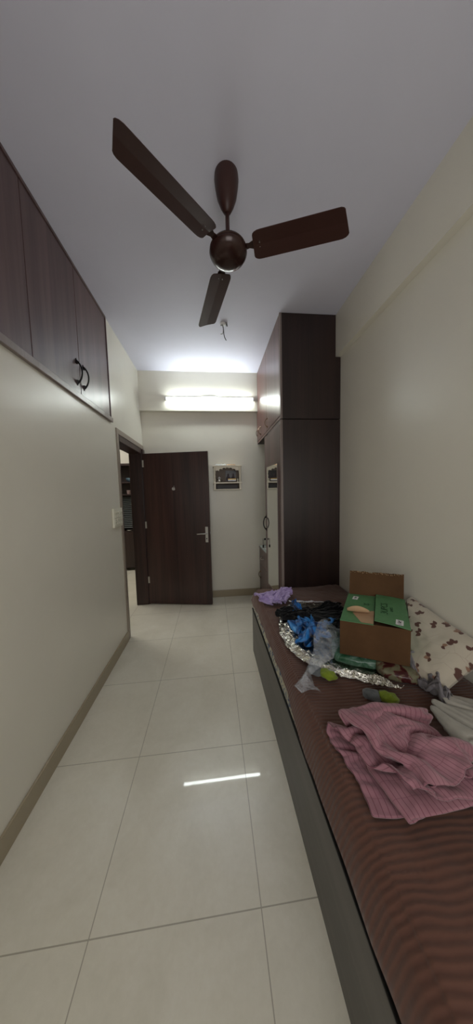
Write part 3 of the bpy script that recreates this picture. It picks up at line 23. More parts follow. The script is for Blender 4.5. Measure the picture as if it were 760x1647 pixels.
'shirtA':(46,46,[-206,11,11,7,4,11,14,14,10,8,8,11,-2,-17,2,-2,6,7,6,11,13,14,7,13,8,1,1,11,6,-9,-6,12,10,4,9,14,3,-8,15,5,-3,0,12,-2,4,10,3,1,1,-2,2,4,-3,-1,-4,3,0,1,1,-8,11,-12,9,0,2,0,-3,4,-2,-2,-2,-3,2,5,0,-10,2,6,-2,1,4,1,-13,7,1,-4,7,3,-5,-8,0,6,-2,9,-1,-8,1,2,6,7,1,-2,-5,2,-1,0,-2,-11,12,4,-6,1,5,-1,-3,5,-5,-1,0,5,-1,0,-7,12,-6,0,0,1,2,-5,-8,7,-1,-10,10,12,-14,-1,2,5,-1,8,-5,-7,-3,0,5,0,0,2,-1,3,-2,1,0,0,-1,8,-2,0,-4,2,-6,9,-11,5,-1,5,0,7,-16,9,-3,-2,-1,-2,13,1,-10,-3,6,-6,5,-2,8,-3,0,-7,10,-1,1,-1,-3,-11,0,6,1,-1,-4,1,-5,7,3,-1,1,0,-4,10,-11,2,1,-1,-2,4,1,2,0,1,-2,-1,-3,0,-4,8,-11,17,-3,0,2,-17,20,-3,-3,1,-1,-5,9,6,-13,-2,6,2,0,-2,1,2,-2,1,0,2,-3,2,-4,5,1,-9,2,-5,11,-1,-4,2,3,-7,-3,8,-1,-2,-3,6,-11,16,0,5,-3,-4,3,-2,1,-2,-5,6,-10,4,1,15,-5,2,-4,-2,0,1,-5,4,9,-6,0,2,-3,5,1,-17,11,-4,1,-1,1,2,-1,-1,-4,3,4,2,2,-4,-1,5,-5,-6,0,2,7,3,-2,3,-3,-3,-10,0,-8,2,8,8,-7,-2,-3,-3,-2,8,-5,12,2,-11,2,0,0,0,12,-13,-4,5,1,1,-6,2,3,-1,5,-4,4,-8,12,-5,2,6,-3,-2,-3,0,4,0,-3,6,-3,-2,-1,5,-1,0,6,-9,-6,-1,5,-1,-2,-5,11,0,3,-3,0,-7,2,5,7,-7,0,-2,-2,7,-2,-3,8,-2,1,-3,7,-4,-5,-5,4,9,-8,5,0,-5,-3,10,0,2,-3,9,2,-7,-2,-8,-4,7,5,-4,-3,2,10,-7,0,8,-4,-4,4,-11,2,8,-2,0,-1,1,-1,3,-6,7,2,0,-5,3,-6,11,-6,2,1,2,-7,1,-5,0,0,-2,8,7,-3,-6,12,-6,-4,14,0,-11,0,5,-2,2,-2,2,-1,7,0,1,-5,-9,9,2,0,-1,1,-4,0,-5,-3,9,0,2,-7,5,1,2,2,-8,5,3,0,1,-5,-3,6,-6,7,7,-5,-6,8,3,-2,-10,4,5,-4,4,-11,5,11,-8,-5,8,1,3,-10,-5,12,-5,3,-8,9,-5,-8,4,9,-5,5,4,1,-10,4,-14,12,0,3,-2,8,-3,0,-1,0,-4,3,4,-4,1,-1,3,-6,7,-8,5,-3,-7,-4,9,9,-1,-7,-6,2,6,0,-8,3,1,6,-8,5,9,-8,-3,4,-5,6,-8,10,-9,8,-3,-1,0,2,5,2,-6,2,2,2,9,-4,1,-9,3,-4,3,-1,4,-3,1,11,-14,-5,6,5,-1,3,-1,-2,-2,2,-1,1,-5,0,-3,7,4,-3,-4,5,-3,5,-9,12,-11,-4,7,1,1,1,5,-4,0,5,-4,4,4,-5,1,-2,-4,5,-5,-4,6,4,2,-2,-4,-3,2,4,2,2,-2,-2,1,-1,-5,1,5,-6,-7,14,-3,3,-3,1,7,-4,-11,4,3,-2,-1,4,0,6,-1,-6,-6,9,0,0,4,0,0,2,3,0,-2,-6,0,3,6,-5,-1,-1,-2,-1,8,1,-10,2,1,-5,6,-8,4,4,2,-4,2,-5,3,-1,12,-15,3,2,-4,3,-6,3,8,1,-10,7,-5,7,-1,-2,-2,0,2,-1,-2,9,-10,-4,2,-11,18,-6,-2,4,2,-4,3,-6,0,0,9,-6,7,-5,-3,-1,4,-1,1,0,-10,
5,14,-2,-7,2,-5,1,-7,4,11,-2,-11,8,7,-1,-5,1,-1,-1,-2,2,-1,13,-1,-23,13,-3,5,-1,-7,3,6,-12,18,-9,0,-5,5,0,1,1,-5,4,-2,7,-9,-7,-2,9,6,1,2,-3,3,-10,-3,8,8,-8,-13,1,-1,2,-1,0,1,5,-1,-10,2,-1,14,-16,3,0,2,5,-3,-6,5,1,2,0,3,-8,-5,3,9,-3,-3,0,-4,-5,8,-6,8,-3,2,-4,7,-11,17,-8,-2,10,1,-8,6,4,-1,-10,1,0,-1,3,8,-17,-3,8,5,-4,1,1,1,-2,-5,10,-4,4,-7,4,7,-6,-3,-3,9,-1,1,3,-6,0,-4,-3,4,2,1,-6,9,-1,-5,-4,3,8,2,-10,7,1,12,-13,2,0,0,2,10,-16,-3,8,2,-3,-1,-3,5,-1,1,-1,4,7,-9,2,6,-9,0,0,5,-10,4,9,2,-2,-4,-2,0,-8,2,0,1,13,-10,-8,8,7,-2,-3,5,1,7,-11,2,-5,1,8,-6,-2,7,-1,0,-1,-8,5,3,2,-4,-2,-5,5,1,4,1,1,-3,-1,5,-11,10,5,-2,0,-2,-2,10,-9,-4,0,1,9,-8,-5,10,-5,-1,6,-2,8,-1,-3,2,-7,0,6,5,-2,-4,1,1,6,-9,7,-10,6,-7,-1,1,-5,0,9,-2,3,-1,5,1,-10,-6,10,5,-2,2,0,4,-6,-4,0,0,10,-5,-4,-6,2,-1,2,3,8,-8,3,2,-7,2,1,7,-2,-4,0,-7,6,1,3,1,1,-2,2,-4,-7,6,-1,-1,3,1,3,1,0,-6,-3,7,-3,1,6,2,-6,-6,5,-1,4,-4,-2,0,0,0,-4,-5,11,-2,4,-10,8,-6,1,9,-1,-1,2,-11,4,11,-1,-10,5,-1,6,1,-3,-1,-1,2,-1,-7,9,2,-4,-1,-3,5,-3,4,5,-1,-5,-4,3,0,-1,-3,1,0,6,-4,-7,1,5,-1,11,-5,-4,-2,-4,7,1,10,-14,-5,3,4,4,-1,0,-8,7,3,-2,-2,-5,3,-5,1,5,11,-6,-4,0,5,-2,3,5,-6,1,-2,4,-1,2,0,-2,-1,-5,2,3,-6,1,3,13,-7,-2,0,-6,0,1,17,-15,-2,-2,14,-4,-2,4,-4,0,-3,5,-7,-5,15,-12,-1,1,6,3,1,-3,1,-3,6,3,-5,0,-7,8,1,-1,3,-5,-6,5,-2,5,0,0,1,9,-6,-3,0,-3,0,7,4,-12,2,-1,10,0,-1,-2,-14,10,-7,11,-4,1,7,-2,-7,2,2,0,1,-8,3,-2,8,-2,3,3,-7,-8,2,1,2,-2,6,-3,1,-2,1,-2,5,6,-1,-1,-1,-6,-2,13,-7,0,-1,-2,3,3,0,-2,-7,5,-1,6,-5,2,3,1,-5,0,0,-6,8,-3,3,0,1,2,3,2,7,-12,-1,1,15,-12,6,0,-1,-5,-1,-3,5,2,6,-1,1,-8,-1,3,-6,5,-2,-1,4,5,3,-5,-1,-2,2,5,-5,-1,5,1,-1,-8,6,-4,-2,-1,4,3,-4,3,1,12,-2,-15,-4,7,10,-3,0,2,-5,1,-2,-4,4,-1,3,3,4,-7,7,-5,-6,5,-2,0,-2,7,1,-6,1,-5,-1,7,0,-2,2,-4,4,0,2,-1,-2,-2,2,1,-6,4,10,1,-3,-3,-12,13,-2,0,0,7,-10,2,0,0,0,-1,-1,3,2,2,2,-6,0,2,-3,1,3,2,-2,-1,0,-2,-2,1,3,-3,0,4,-4,2,1,-5,2,-4,3,-3,2,-6,12,4,-7,0,-4,6,-1,-12,2,12,-5,4,-9,7,1,-1,-3,0,-1,-1,9,-6,0,2,-7,0,10,2,-4,4,0,-1,-2,-1,1,4,-1,1,-2,2,0,-9,-1,-2,8,-15,-1,-1,10,3,-3,-6,-1,2,-2,-2,-1,8,-5,-4,0,5,1,2,-3,
4,-2,-1,-1,0,1,8,-13,-2,12,-1,-4,1,2,-3,-3,6,2,-1,3,2,-5,-1,1,-4,1,2,5,-9,0,1,7,11,-5,-3,-2,2,3,-4,0,3,1,-9,0,3,-1,4,-2,5,2,-3,-2,-1,-2,10,-15,1,12,-2,0,-1,-2,1,-2,3,0,-3,3,-5,3,-7,7,0,0,6,-1,-6,-2,0,4,8,3,2,2,-11,5,-3,5,2,-7,2,-3,3,-3,2,1,2,-3,1,-1,-1,-4,4,-4,1,9,-7,-1,6,-3,1,-4,7,-6,-14,14,0,6,-2,0,-1,2,5,-1,-2,-4,-3,4,-2,0,12,-4,-3,0,-1,-3,4,1,1,-5,2,-4,5,-2,6,-6,2,4,2,1,-7,-3,-1,6,-3,-1,5,-7,5,2,2,-4,-3,1,7,-5,-3,2,-2,-5,10,-1,1,-4,-1,1,-4,0,2,2,-2,-1,11,-3,-4,4,-3,-2,2,-3,-3,8,0,-2,-1,-3,8,3,-7,0,3,-1,-4,-2,6,-5,-1,2,8,-1,-2,-13,6,2,1,1,0,0,3,-3,-1,-2,1,0,-1,11,0,-8,-3,7,7,-8,-3,6,-1,-3,0,2,-5,9,-7,-1,5,-10,3,5,0,-1,4,-1,-4,1,-1,3,5,-6,0,-4,7,-5,-3,1,3,-3,0,0,5,0,-5,-2,5,-1,-2,0,8,-9,-4,8,6,1,-2,2,-3,-3,-2,5,-5,6,-4,1,7,-4,-1,1,-2,0,3,2,-10,2,-4,6,5,-2,3,-9,4,1,-4,1,0,-1,2,0,1,0,-3,-4,2,2,0,2,7,-9,-3,6,3,-1,-4,6,-2,-1,-6,3,0,3,-1,0,4,-2,-3,4,-4,3,1,-1,1,-1,-8,10,0,0,1,-10,3,3,-4,-4,1,1,1,1,1,-1,0,-1,1,-2,1,3,7,-2,-5,0,2,2,-2,3,-5,4,-5,2,-2,2,0,-1,2,2,-5,4,-3,2,3,-6,0,7,-9,5,3,0,2,-13,-6,7,0,-3,-4,-2,1,3,6,-2,1,-1,2,-1,-3,4,4,2,-4,0,1,0,-4,7,-8,7,-3,2,-3,0,2,-2,-6,4,4,0,-5,8,-6,-1,-3,5,0,1,8,-2,1,-13,-5,0,-3,5,-3,-3,-2,0,5,1,0,-1,-1,3,-2,2,4,0,-2,-2,2,1,-3,5,-6,4,1,3,-3,-3,0,5,-5,-3,3,2,-7,11,-12,2,5,1,-6,5,7,1,-5,-12,6,-7,0,-6,3,1,-2,1,1,3,1,-1,-1,0,-1,0,7,3,-6,-1,3,-2,2,2,-2,0,-1,3,-7,4,3,1,-5,-2,2,1,-2,7,-6,-4,-1,7,1,-6,6,5,-12,11,-8,-3,5,-1,-8,1,0,1,1,0,1,-1,-2,-1,0,0,1,10,-5,1,1,-1,4,-5,3,-5,1,1,-1,0,8,-2,-6,-4,4,-5,8,3,0,-6,-2,-5,9,-3,4,-1,-4,10,-10,9,-4,-2,-2,1,1,1,1,-1,0,-1,-3,-1,1,5,0,4,-4,1,-2,-7,10,-5,5,-7,7,-4,0,3,9,-3,-7,-3,3,-4,7,1,4,-13,1,-4,5,2,7,-62,-5,-3,-11,-5,-4,-10,-8,-6,-4,-5,-5,-3,-2,-6,12,-12,0,-6,-1,8,-4,-4,5,7,-5,-5,-5,8,8,11,-9,0,0,-1,-1,-1,4,0,-1,4,6,3,-5,7,9,-11,8,1,-1,1,-6,-6,11,-4,5,-1,0,-1,-2,3,-6,-7,17,-9,8,-1,2,-2,-2,-2,3,1,-2,-5,0,4,0,2,2,-5,-6,2,8,-1,-1,0,3,4,-19,11,5,-19,14,2,-6,0,3,7,2,-4,5,-5,6,-2,1,0,-4,6,-9,3,10,-7,-2,0,4,-1,-4,0,4,0,0,-4,-4,3,6,-4,3,-1,3,-5,4,0,-7,-2,-7,22,0,-20,15,-1,7,1,-6,-4,-2,11,-3,0,4,-7,4,3,1,0,1,0,
-11,-1,10,0,-16,15,3,-4,-10,9,1,0,-4,3,-16,-1,6,-2,18,-9,5,-1,3,3,-1,-4,5,-3,0,-8,9,3,2,3,0,2,-14,3,9,1,-1,0,0,-3,4,1,-2,-1,-4,4,-2,1,-1,4,1,-4,-9,12,-3,0,0,1,-7,-8,9,3,2,1,-1,-1,3,-12,10,-6,5,4,-5,-1,-1,5,1,1,-4,7,2,-8,-3,4,0,4,2,-3,-2,3,1,3,-9,4,-1,-12,13,1,0,-1,-7,8,5,-9,6,1,-2,-5,-4,7,-7,5,-3,-5,-2,6,3,1,4,-4,-11,-10,0,16,-2,6,-4,-6,10,0,-2,1,-2,-2,4,-5,-1,5,-3,3,-2,2,-1,-5,0,2,1,2,2,-1,-1,-7,10,-4,4,-2,3,1,-10,0,-1,-1,-7,0,6,7,9,-8,11,-5,-14,19,-3,2,0,-7,-2,2,6,-1,-4,-4,7,3,-8,7,2,-5,4,-5,-7,6,2,2,-1,1,0,-3,-4,0,13,-8,4,-2,-7,6,-5,5,-2,-5,-5,-3,9,-2,2,11,0,-1,-6,5,-8,-3,0,7,2,0,-4,6,-1,0,-4,1,1,-12,16,-13,11,2,-2,0,-4,4,1,-10,5,4,-1,-6,9,-1,-13,13,-10,7,-3,4,4,-1,-9,-3,1,5,4,4,4,-3,-11,0,9,2,1,-2,1,-2,2,-1,-2,3,-3,0,-2,-2,7,0,-5,-5,2,9,-4,3,-1,-6,3,3,1,2,-11,9,-3,0,-4,6,-1,1,2,2,-21,6,-6,9,-3,4,-8,-1,7,-1,-2,4,-2,-1,3,-1,-2,0,0,-1,-10,13,-7,6,1,-3,3,-6,5,3,-6,-1,6,-9,-2,11,-4,5,-5,-6,12,-4,-5,4,-4,5,-16,14,-16,6,7,3,-9,5,1,0,0,3,-9,9,-6,0,6,-6,2,-3,3,1,-1,4,-5,-1,2,-3,4,-11,10,-6,1,-1,8,-3,1,-4,6,-9,4,0,7,-5,4,-12,6,-3,0,10,-7,9,-1,1,-2,-2,3,0,-3,4,-9,9,0,-14,16,-7,3,3,-2,0,0,-2,0,1,2,-4,4,-3,-3,4,2,-2,2,-16,14,-9,9,-11,-6,5,14,-1,-4,-3,7,-15,9,4,2,5,0,-3,3,3,-1,0,-2,2,0,-7,3,-11,15,-1,-1,-5,2,2,-3,1,3,2,-4,6,-17,15,-2,-8,10,-3,1,-5,6,-6,7,-2,-8,1,9,0,-15,15,1,-11,11,6,-3,6,-1,2,0,0,-4,-5,10,-6,1,2,-2,1,3,-3,-2,-12,9,7,-17,2,9,2,-5,-6,13,0,-2,-1,4,1,-12,7,0,3,-1,2,3,-5,3,-7,-1,4,6,-5,11,-1,-3,1,0,-9,1,8,2,-11,6,2,-2,2,-9,-2,12,1,-7,-10,17,1,-9,1,7,-16,9,-4,11,-1,-7,5,2,2,-10,7,1,1,-2,-11,9,4,-2,-13,15,-6,7,0,-1,-3,14,-2,0,-1,1,-1,7,-17,5,0,9,1,-7,-2,5,-1,-3,-3,5,0,-12,10,4,-3,5,-2,3,-4,-1,2,-4,5,-12,1,10,-3,-2,-2,-8,14,-1,-1,4,-7,1,-2,-6,-1,18,3,-2,-6,6,-9,9,-10,0,10,-3,4,-10,-2,10,-3,-9,12,0,-1,-15,11,-1,-1,6,3,-2,-11,9,-5,-2,7,-3,-2,6,-4,-5,1,-1,11,-6,6,-12,-6,2,2,-4,-4,15,4,-1,-7,5,-1,0,3,-17,14,4,-2,-1,3,1,-8,1,8,-3,3,-10,6,-10,2,8,6,-5,-4,7,-10,6,-2,-15,4,15,-10,7,2,1,-5,-6,14,11,-7,-1,7,-11,-10,9,9,-1,-4,-12,18,1,-4,-11,2,12,2,-1,0,-5,-7,6,7,-5,5,-1,1,-13,
-5,6,8,2,2,2,0,-5,1,-7,3,5,3,-5,-6,5,-2,1,6,7,0,-14,12,-3,-15,1,14,-5,3,0,1,3,-4,-2,1,3,1,-1,1,-4,-7,8,2,0,1,0,0,-2,4,-2,-18,7,-3,12,5,-2,2,-20,1,15,-7,4,-4,6,-14,12,-2,-1,-2,-3,5,1,-5,-8,9,3,-1,1,0,0,-4,0,4,0,0,1,1,-6,-6,9,1,0,-8,9,-8,-2,9,-1,-9,-4,0,11,-1,-2,8,-5,-11,13,0,-1,-7,8,8,-2,4,1,-8,0,4,-1,1,0,2,-9,1,8,1,-2,-7,4,-8,11,1,-2,2,0,-5,2,4,-3,-1,2,-14,-2,20,-3,1,-19,2,15,-1,-1,4,-10,4,6,-7,6,-4,7,2,0,1,1,-8,4,-3,-1,6,0,1,-11,-2,12,2,-3,-1,1,-2,1,1,-3,-5,6,2,-5,7,-2,0,1,-9,-5,6,8,-4,-10,5,6,-2,-2,9,-6,-6,11,-9,8,8,1,1,0,-2,-4,2,2,-2,-3,7,-3,3,-5,-1,4,-1,-10,14,-6,1,2,3,-3,-7,-6,9,-7,3,9,1,-1,-3,-6,5,3,-4,-10,5,4,-1,5,2,1,-9,8,-11,1,0,2,6,-3,-2,2,1,1,-8,5,4,3,-3,-2,-4,2,2,-6,4,5,-1,-2,2,1,-1,-15,1,4,4,4,0,0,2,-8,8,2,-8,-6,6,1,-6,10,-5,7,-8,3,10,0,-1,-2,-3,-1,-10,11,5,2,-15,12,-4,1,-12,1,13,-3,0,-11,13,0,3,-1,0,-9,12,-1,-15,3,7,2,-6,3,3,4,-9,5,1,-6,6,-5,1,5,-8,1,4,9,-1,0,-3,-4,2,-3,-6,0,7,10,-17,18,-5,0,-4,-8,15,-2,-4,-6,10,1,-2,0,-1,2,2,-8,-8,4,9,-3,0,4,-1,1,0,-4,6,-6,4,-18,11,6,-4,3,-4,2,2,4,1,-1,-3,-8,-4,2,-1,14,-5,11,-1,-1,-2,-8,4,6,-8,1,-3,10,-2,1,0,3,1,-11,-8,4,12,-3,-11,8,0,-1,8,-5,3,2,-10,0,4,2,-8,6,-7,-5,4,2,4,5,0,-6,-13,0,-3,2,3,17,3,-5,2,-3,3,-4,-5,-3,-6,2,16,-15,13,1,3,-6,-8,4,6,-1,-4,2,3,-2,5,-10,-7,6,-9,8,10,-1,-2,11,-2,-13,11,-2,1,1,6,1,-8,-10,-4,2,3,10,5,-7,6,-7,9,-3,1,-5,-5,-7,6,-4,18,-4,2,0,-9,1,9,-17,17,0,-9,-6,15,0,-2,-17,-2,11,2,4,-6,9,0,-4,4,0,-2,-3,6,-1,-1,-7,-5,-3,4,7,7,-14,9,-2,6,1,1,-3,-2,-2,-5,2,6,-2,2,4,-3,-5,9,-2,-9,9,-3,-2,6,1,-4,-10,2,9,6,2,-7,8,-1,-2,-2,5,-3,3,4,-2,-4,2,-10,-4,-3,9,9,-2,1,-6,-7,9,5,-3,1,-5,-4,9,-7,-1,0,7,2,-2,-3,4,-1,3,-9,-3,11,1,-10,-11,10,7,0,0,-8,6,0,3,-5,3,-7,7,3,0,0,1,-5,-3,-6,7,-3,-4,9,-2,-5,6,-2,7,-1,-3,-7,10,-6,-1,2,-3,6,-2,5,-10,4,10,-7,-7,13,1,-12,-9,-10,3,6,8,-5,5,-7,10,-2,-2,-10,13,0,0,-3,0,4,0,-8,5,-11,1,10,1,-7,7,-2,-1,-1,0,2,-3,0,1,3,3,-2,-10,13,-3,4,3,-3,-1,1,1,-15,8,-7,-2,3,6,0,1,-11,9,-4,4,-7,9,-4,4,-1,-4,0,4,-2,3,-18,15,1,1,0,-1,3,-7,4,-10,14,-4,-11,9,-2,-6,9,5,-8,-4,10,-7,-7,14,0,1,11,-1,-2,2,1,-3,
-3,4,-9,8,1,0,2,-2,0,-1,0,-3,-4,7,0,-2,-3,6,-3,-2,-4,3,6,-7,4,-1,6,-3,-8,8,1,-1,-7,7,-8,-8,13,-3,3,-1,-1,-1,10,-2,-1,-9,13,1,-8,7,-1,-4,-3,6,-4,2,-3,2,2,-1,-9,13,0,-17,6,10,-1,-1,-6,-1,9,0,-10,2,9,-2,-9,8,3,-1,1,-1,0,-4,4,-15,10,-1,-9,7,10,-8,2,-8,17,2,-5,1,0,1,-13,12,-8,6,4,-8,2,2,-9,7,1,-13,7,8,0,-1,-1,2,-5,4,-6,1,8,-9,5,3,-13,11,5,-2,-2,2,-9,-3,4,-1,-6,5,8,3,-9,-11,15,5,-5,8,-6,2,-9,8,0,-8,10,-5,4,-1,1,0,-9,-5,6,7,-4,1,-2,3,4,-4,-4,-3,12,-18,6,7,-2,3,-3,6,-3,2,-9,1,-3,4,-5,-1,4,13,-8,-15,1,16,-1,5,-5,5,-1,-2,-2,1,3,-8,6,-8,12,2,-11,-8,4,10,-3,-11,14,-8,11,-4,-1,1,-4,-16,21,-8,3,3,-2,0,4,0,-5,9,-1,1,0,-4,-7,15,-5,-10,-11,8,6,9,-10,-3,11,0,-12,5,10,-7,7,-14,16,-3,-2,-9,3,4,0,-3,4,-4,6,-3,-2,8,-6,-17,18,-7,5,-9,6,-2,-5,8,9,0,-4,-2,5,5,-10,10,-4,-6,-12,-1,11,7,-7,-6,13,-4,-5,-1,15,-9,9,-15,14,-6,3,-4,-4,8,-1,2,-6,2,4,-6,6,1,-13,-2,0,1,2,-5,7,0,-8,8,2,-1,0,-4,3,2,-2,4,0,-4,-5,-10,12,3,-8,-2,10,-5,-3,1,11,-9,5,-8,11,-7,2,2,0,-8,8,0,-6,1,9,-7,5,2,-23,12,-6,9,-2,-6,7,-3,4,3,4,-4,4,-7,-2,-2,1,10,1,-2,-4,-9,12,-1,-7,0,9,-7,-8,9,5,-1,-10,1,11,-9,6,1,-5,-2,9,-5,-4,-1,15,-6,3,-9,-14,11,0,-2,3,-3,11,-1,5,5,0,-7,10,1,-1,-1,-10,2,5,3,-1,-9,5,3,1,-6,8,-7,-12,15,-7,11,-11,4,6,-2,-8,9,-9,3,7,-6,-5,3,9,-6,3,-11,-9,8,7,-3,-3,-2,-6,1,7,7,-4,0,5,-1,-1,-1,-4,-4,1,4,4,-2,-5,5,1,-4,6,-7,0,4,-5,7,-4,3,-5,7,-6,7,-9,4,6,-9,-13,14,7,-2,-1,-9,-10,6,6,1,-9,60,-1,-3,-3,-14,-14,-9,6,-3,-7,-1,0,15,8,15,14,-3,-10,-3,9,-6,6,-14,-1,-3,-11,-8,8,11,10,10,0,1,-11,-6,-4,-13,-15,-5,8,9,8,-8,13,12,-7,5,-3,3,2,1,4,2,-6,-11,8,2,-2,0,-5,7,-8,-3,13,8,-9,3,4,-19,1,-1,6,0,1,-6,2,1,2,3,1,7,1,-13,3,2,1,-5,1,-3,15,0,-14,14,-3,-10,2,0,-1,1,12,4,-8,-10,10,4,1,1,-9,4,-11,0,8,15,-26,2,8,-4,-4,2,11,-3,-6,0,1,-1,5,-4,3,1,1,-4,2,2,2,-10,8,3,1,12,-11,0,3,-8,-5,0,1,0,1,-1,4,-4,2,11,-1,-2,-1,1,-13,2,3,-4,-1,4,8,-6,-6,5,9,-5,3,-8,3,-2,-2,1,4,2,5,2,-4,-4,9,0,-2,2,2,2,-3,-2,10,-3,-1,-4,-12,0,12,0,-4,6,-1,-7,6,2,-5,-1,-8,0,15,-15,2,5,0,-2,-3,7,6,-2,-3,-1,-7,2,-3,3,12,1,1,-1,-6,-4,0,8,-2,4,4,-3,-10,0,10,-9,-1,4,12,3,3,-3,-16,1,5,0,
-4,12,5,-13,-10,2,2,-5,10,10,-3,-10,-5,11,-3,12,-3,-2,-8,-4,-6,17,-2,1,3,1,2,-9,-1,1,2,6,-3,-1,-7,-3,14,-3,9,5,-5,-6,4,-7,-5,6,-3,-5,-3,9,12,-4,-14,3,-3,-1,0,2,15,-10,-2,-3,-1,-4,9,10,-8,-2,1,-4,-5,-1,1,1,11,0,-3,-2,5,4,1,-8,-3,3,7,10,-16,-4,-1,0,10,5,-2,0,9,-12,-11,9,2,4,-5,-4,-5,3,4,6,5,-8,3,4,-16,-3,12,13,-11,-5,5,0,4,-6,-5,4,3,4,-5,0,-4,-5,1,-2,-5,17,-19,1,1,5,11,-4,6,-6,-2,1,11,-3,-18,1,7,6,-3,0,3,-6,-9,12,2,2,1,0,-11,-3,10,2,-18,17,7,-10,5,-4,-2,0,-4,0,1,-1,6,-1,-6,9,-20,-1,6,11,-4,3,0,-11,9,-1,-6,6,7,-5,-9,-1,8,2,8,1,-1,-13,-6,11,1,0,3,-2,-12,5,10,-11,-1,7,2,-10,2,1,-1,1,1,-11,17,-7,0,12,-18,2,13,3,8,-7,-18,18,-6,-1,6,0,-7,5,3,-4,-10,7,0,-9,7,9,-1,-5,4,-2,-1,7,1,-4,-21,8,1,-3,7,8,4,-10,1,-2,-3,-1,-2,1,1,-4,-9,3,15,1,-12,0,16,-9,-12,17,-5,0,6,0,-6,2,0,-3,-10,19,-6,-15,11,9,-4,0,1,-16,10,9,-1,-3,-13,17,-17,-2,9,7,-3,-2,-5,-4,2,8,-16,0,0,-2,8,4,-8,-2,-10,6,15,-7,1,-2,0,-12,7,5,-4,1,4,3,-17,5,4,-10,12,6,-3,3,-7,-8,10,5,-2,6,-16,13,-15,-3,8,4,-8,3,9,-14,4,10,2,1,-1,8,-4,-6,1,-4,-5,11,2,-9,11,3,-2,-15,3,11,0,-1,4,-2,-3,-2,6,-8,7,-3,-1,8,-11,-11,15,2,-11,13,-14,0,-5,-2,16,-7,4,2,0,-12,7,3,0,-2,-1,2,-2,1,7,4,-14,9,1,-1,1,-2,-2,-11,10,3,2,-11,14,0,-2,2,0,-2,-6,-8,10,3,-7,0,2,-1,-11,3,8,8,-12,-9,11,-4,0,17,-14,-11,4,-1,2,-13,2,15,2,-14,1,15,-4,0,-3,2,3,-1,-7,-9,14,-5,0,2,7,-2,-12,9,3,-1,-3,0,4,-4,-6,-1,3,2,-2,-1,3,4,-3,-2,-6,-2,0,16,-7,7,2,0,-7,-12,0,17,1,-10,4,10,-1,-9,-9,11,4,3,-5,2,2,0,-5,4,2,-2,-5,4,-4,0,0,3,1,-10,-4,4,7,2,-6,-12,17,2,-3,2,-8,-4,8,9,8,1,1,1,-6,-9,1,13,-9,-8,6,4,10,-9,-14,5,17,0,-9,1,1,-9,-4,13,6,-2,2,1,-6,-11,6,7,-10,1,1,-7,16,0,-5,1,5,-1,1,-11,3,-1,4,13,-1,0,-1,0,1,-16,-3,18,-2,0,-4,-3,7,1,-9,-10,18,-6,-2,9,0,-8,-7,10,5,-1,2,0,-3,-11,10,-2,-5,-8,5,10,2,-1,-15,10,-4,6,-1,-7,4,2,-1,9,0,0,3,-3,3,-3,-8,9,-7,3,1,3,0,2,-12,2,-3,2,9,1,-1,-6,-6,6,0,-1,9,-2,-1,-9,7,0,-3,-3,-10,14,5,-2,-10,3,1,9,-4,-6,3,-5,1,3,6,-6,8,4,-1,-4,-7,7,0,1,-7,6,3,-3,-4,-2,2,3,5,2,-6,-3,-4,5,-2,0,1,-2,3,-3,3,2,2,-12,-7,14,5,2,-7,-11,13,4,-8,-8,0,-4,1,11,-1,-15,6,10,2,-2,-9,2,0,3,0,
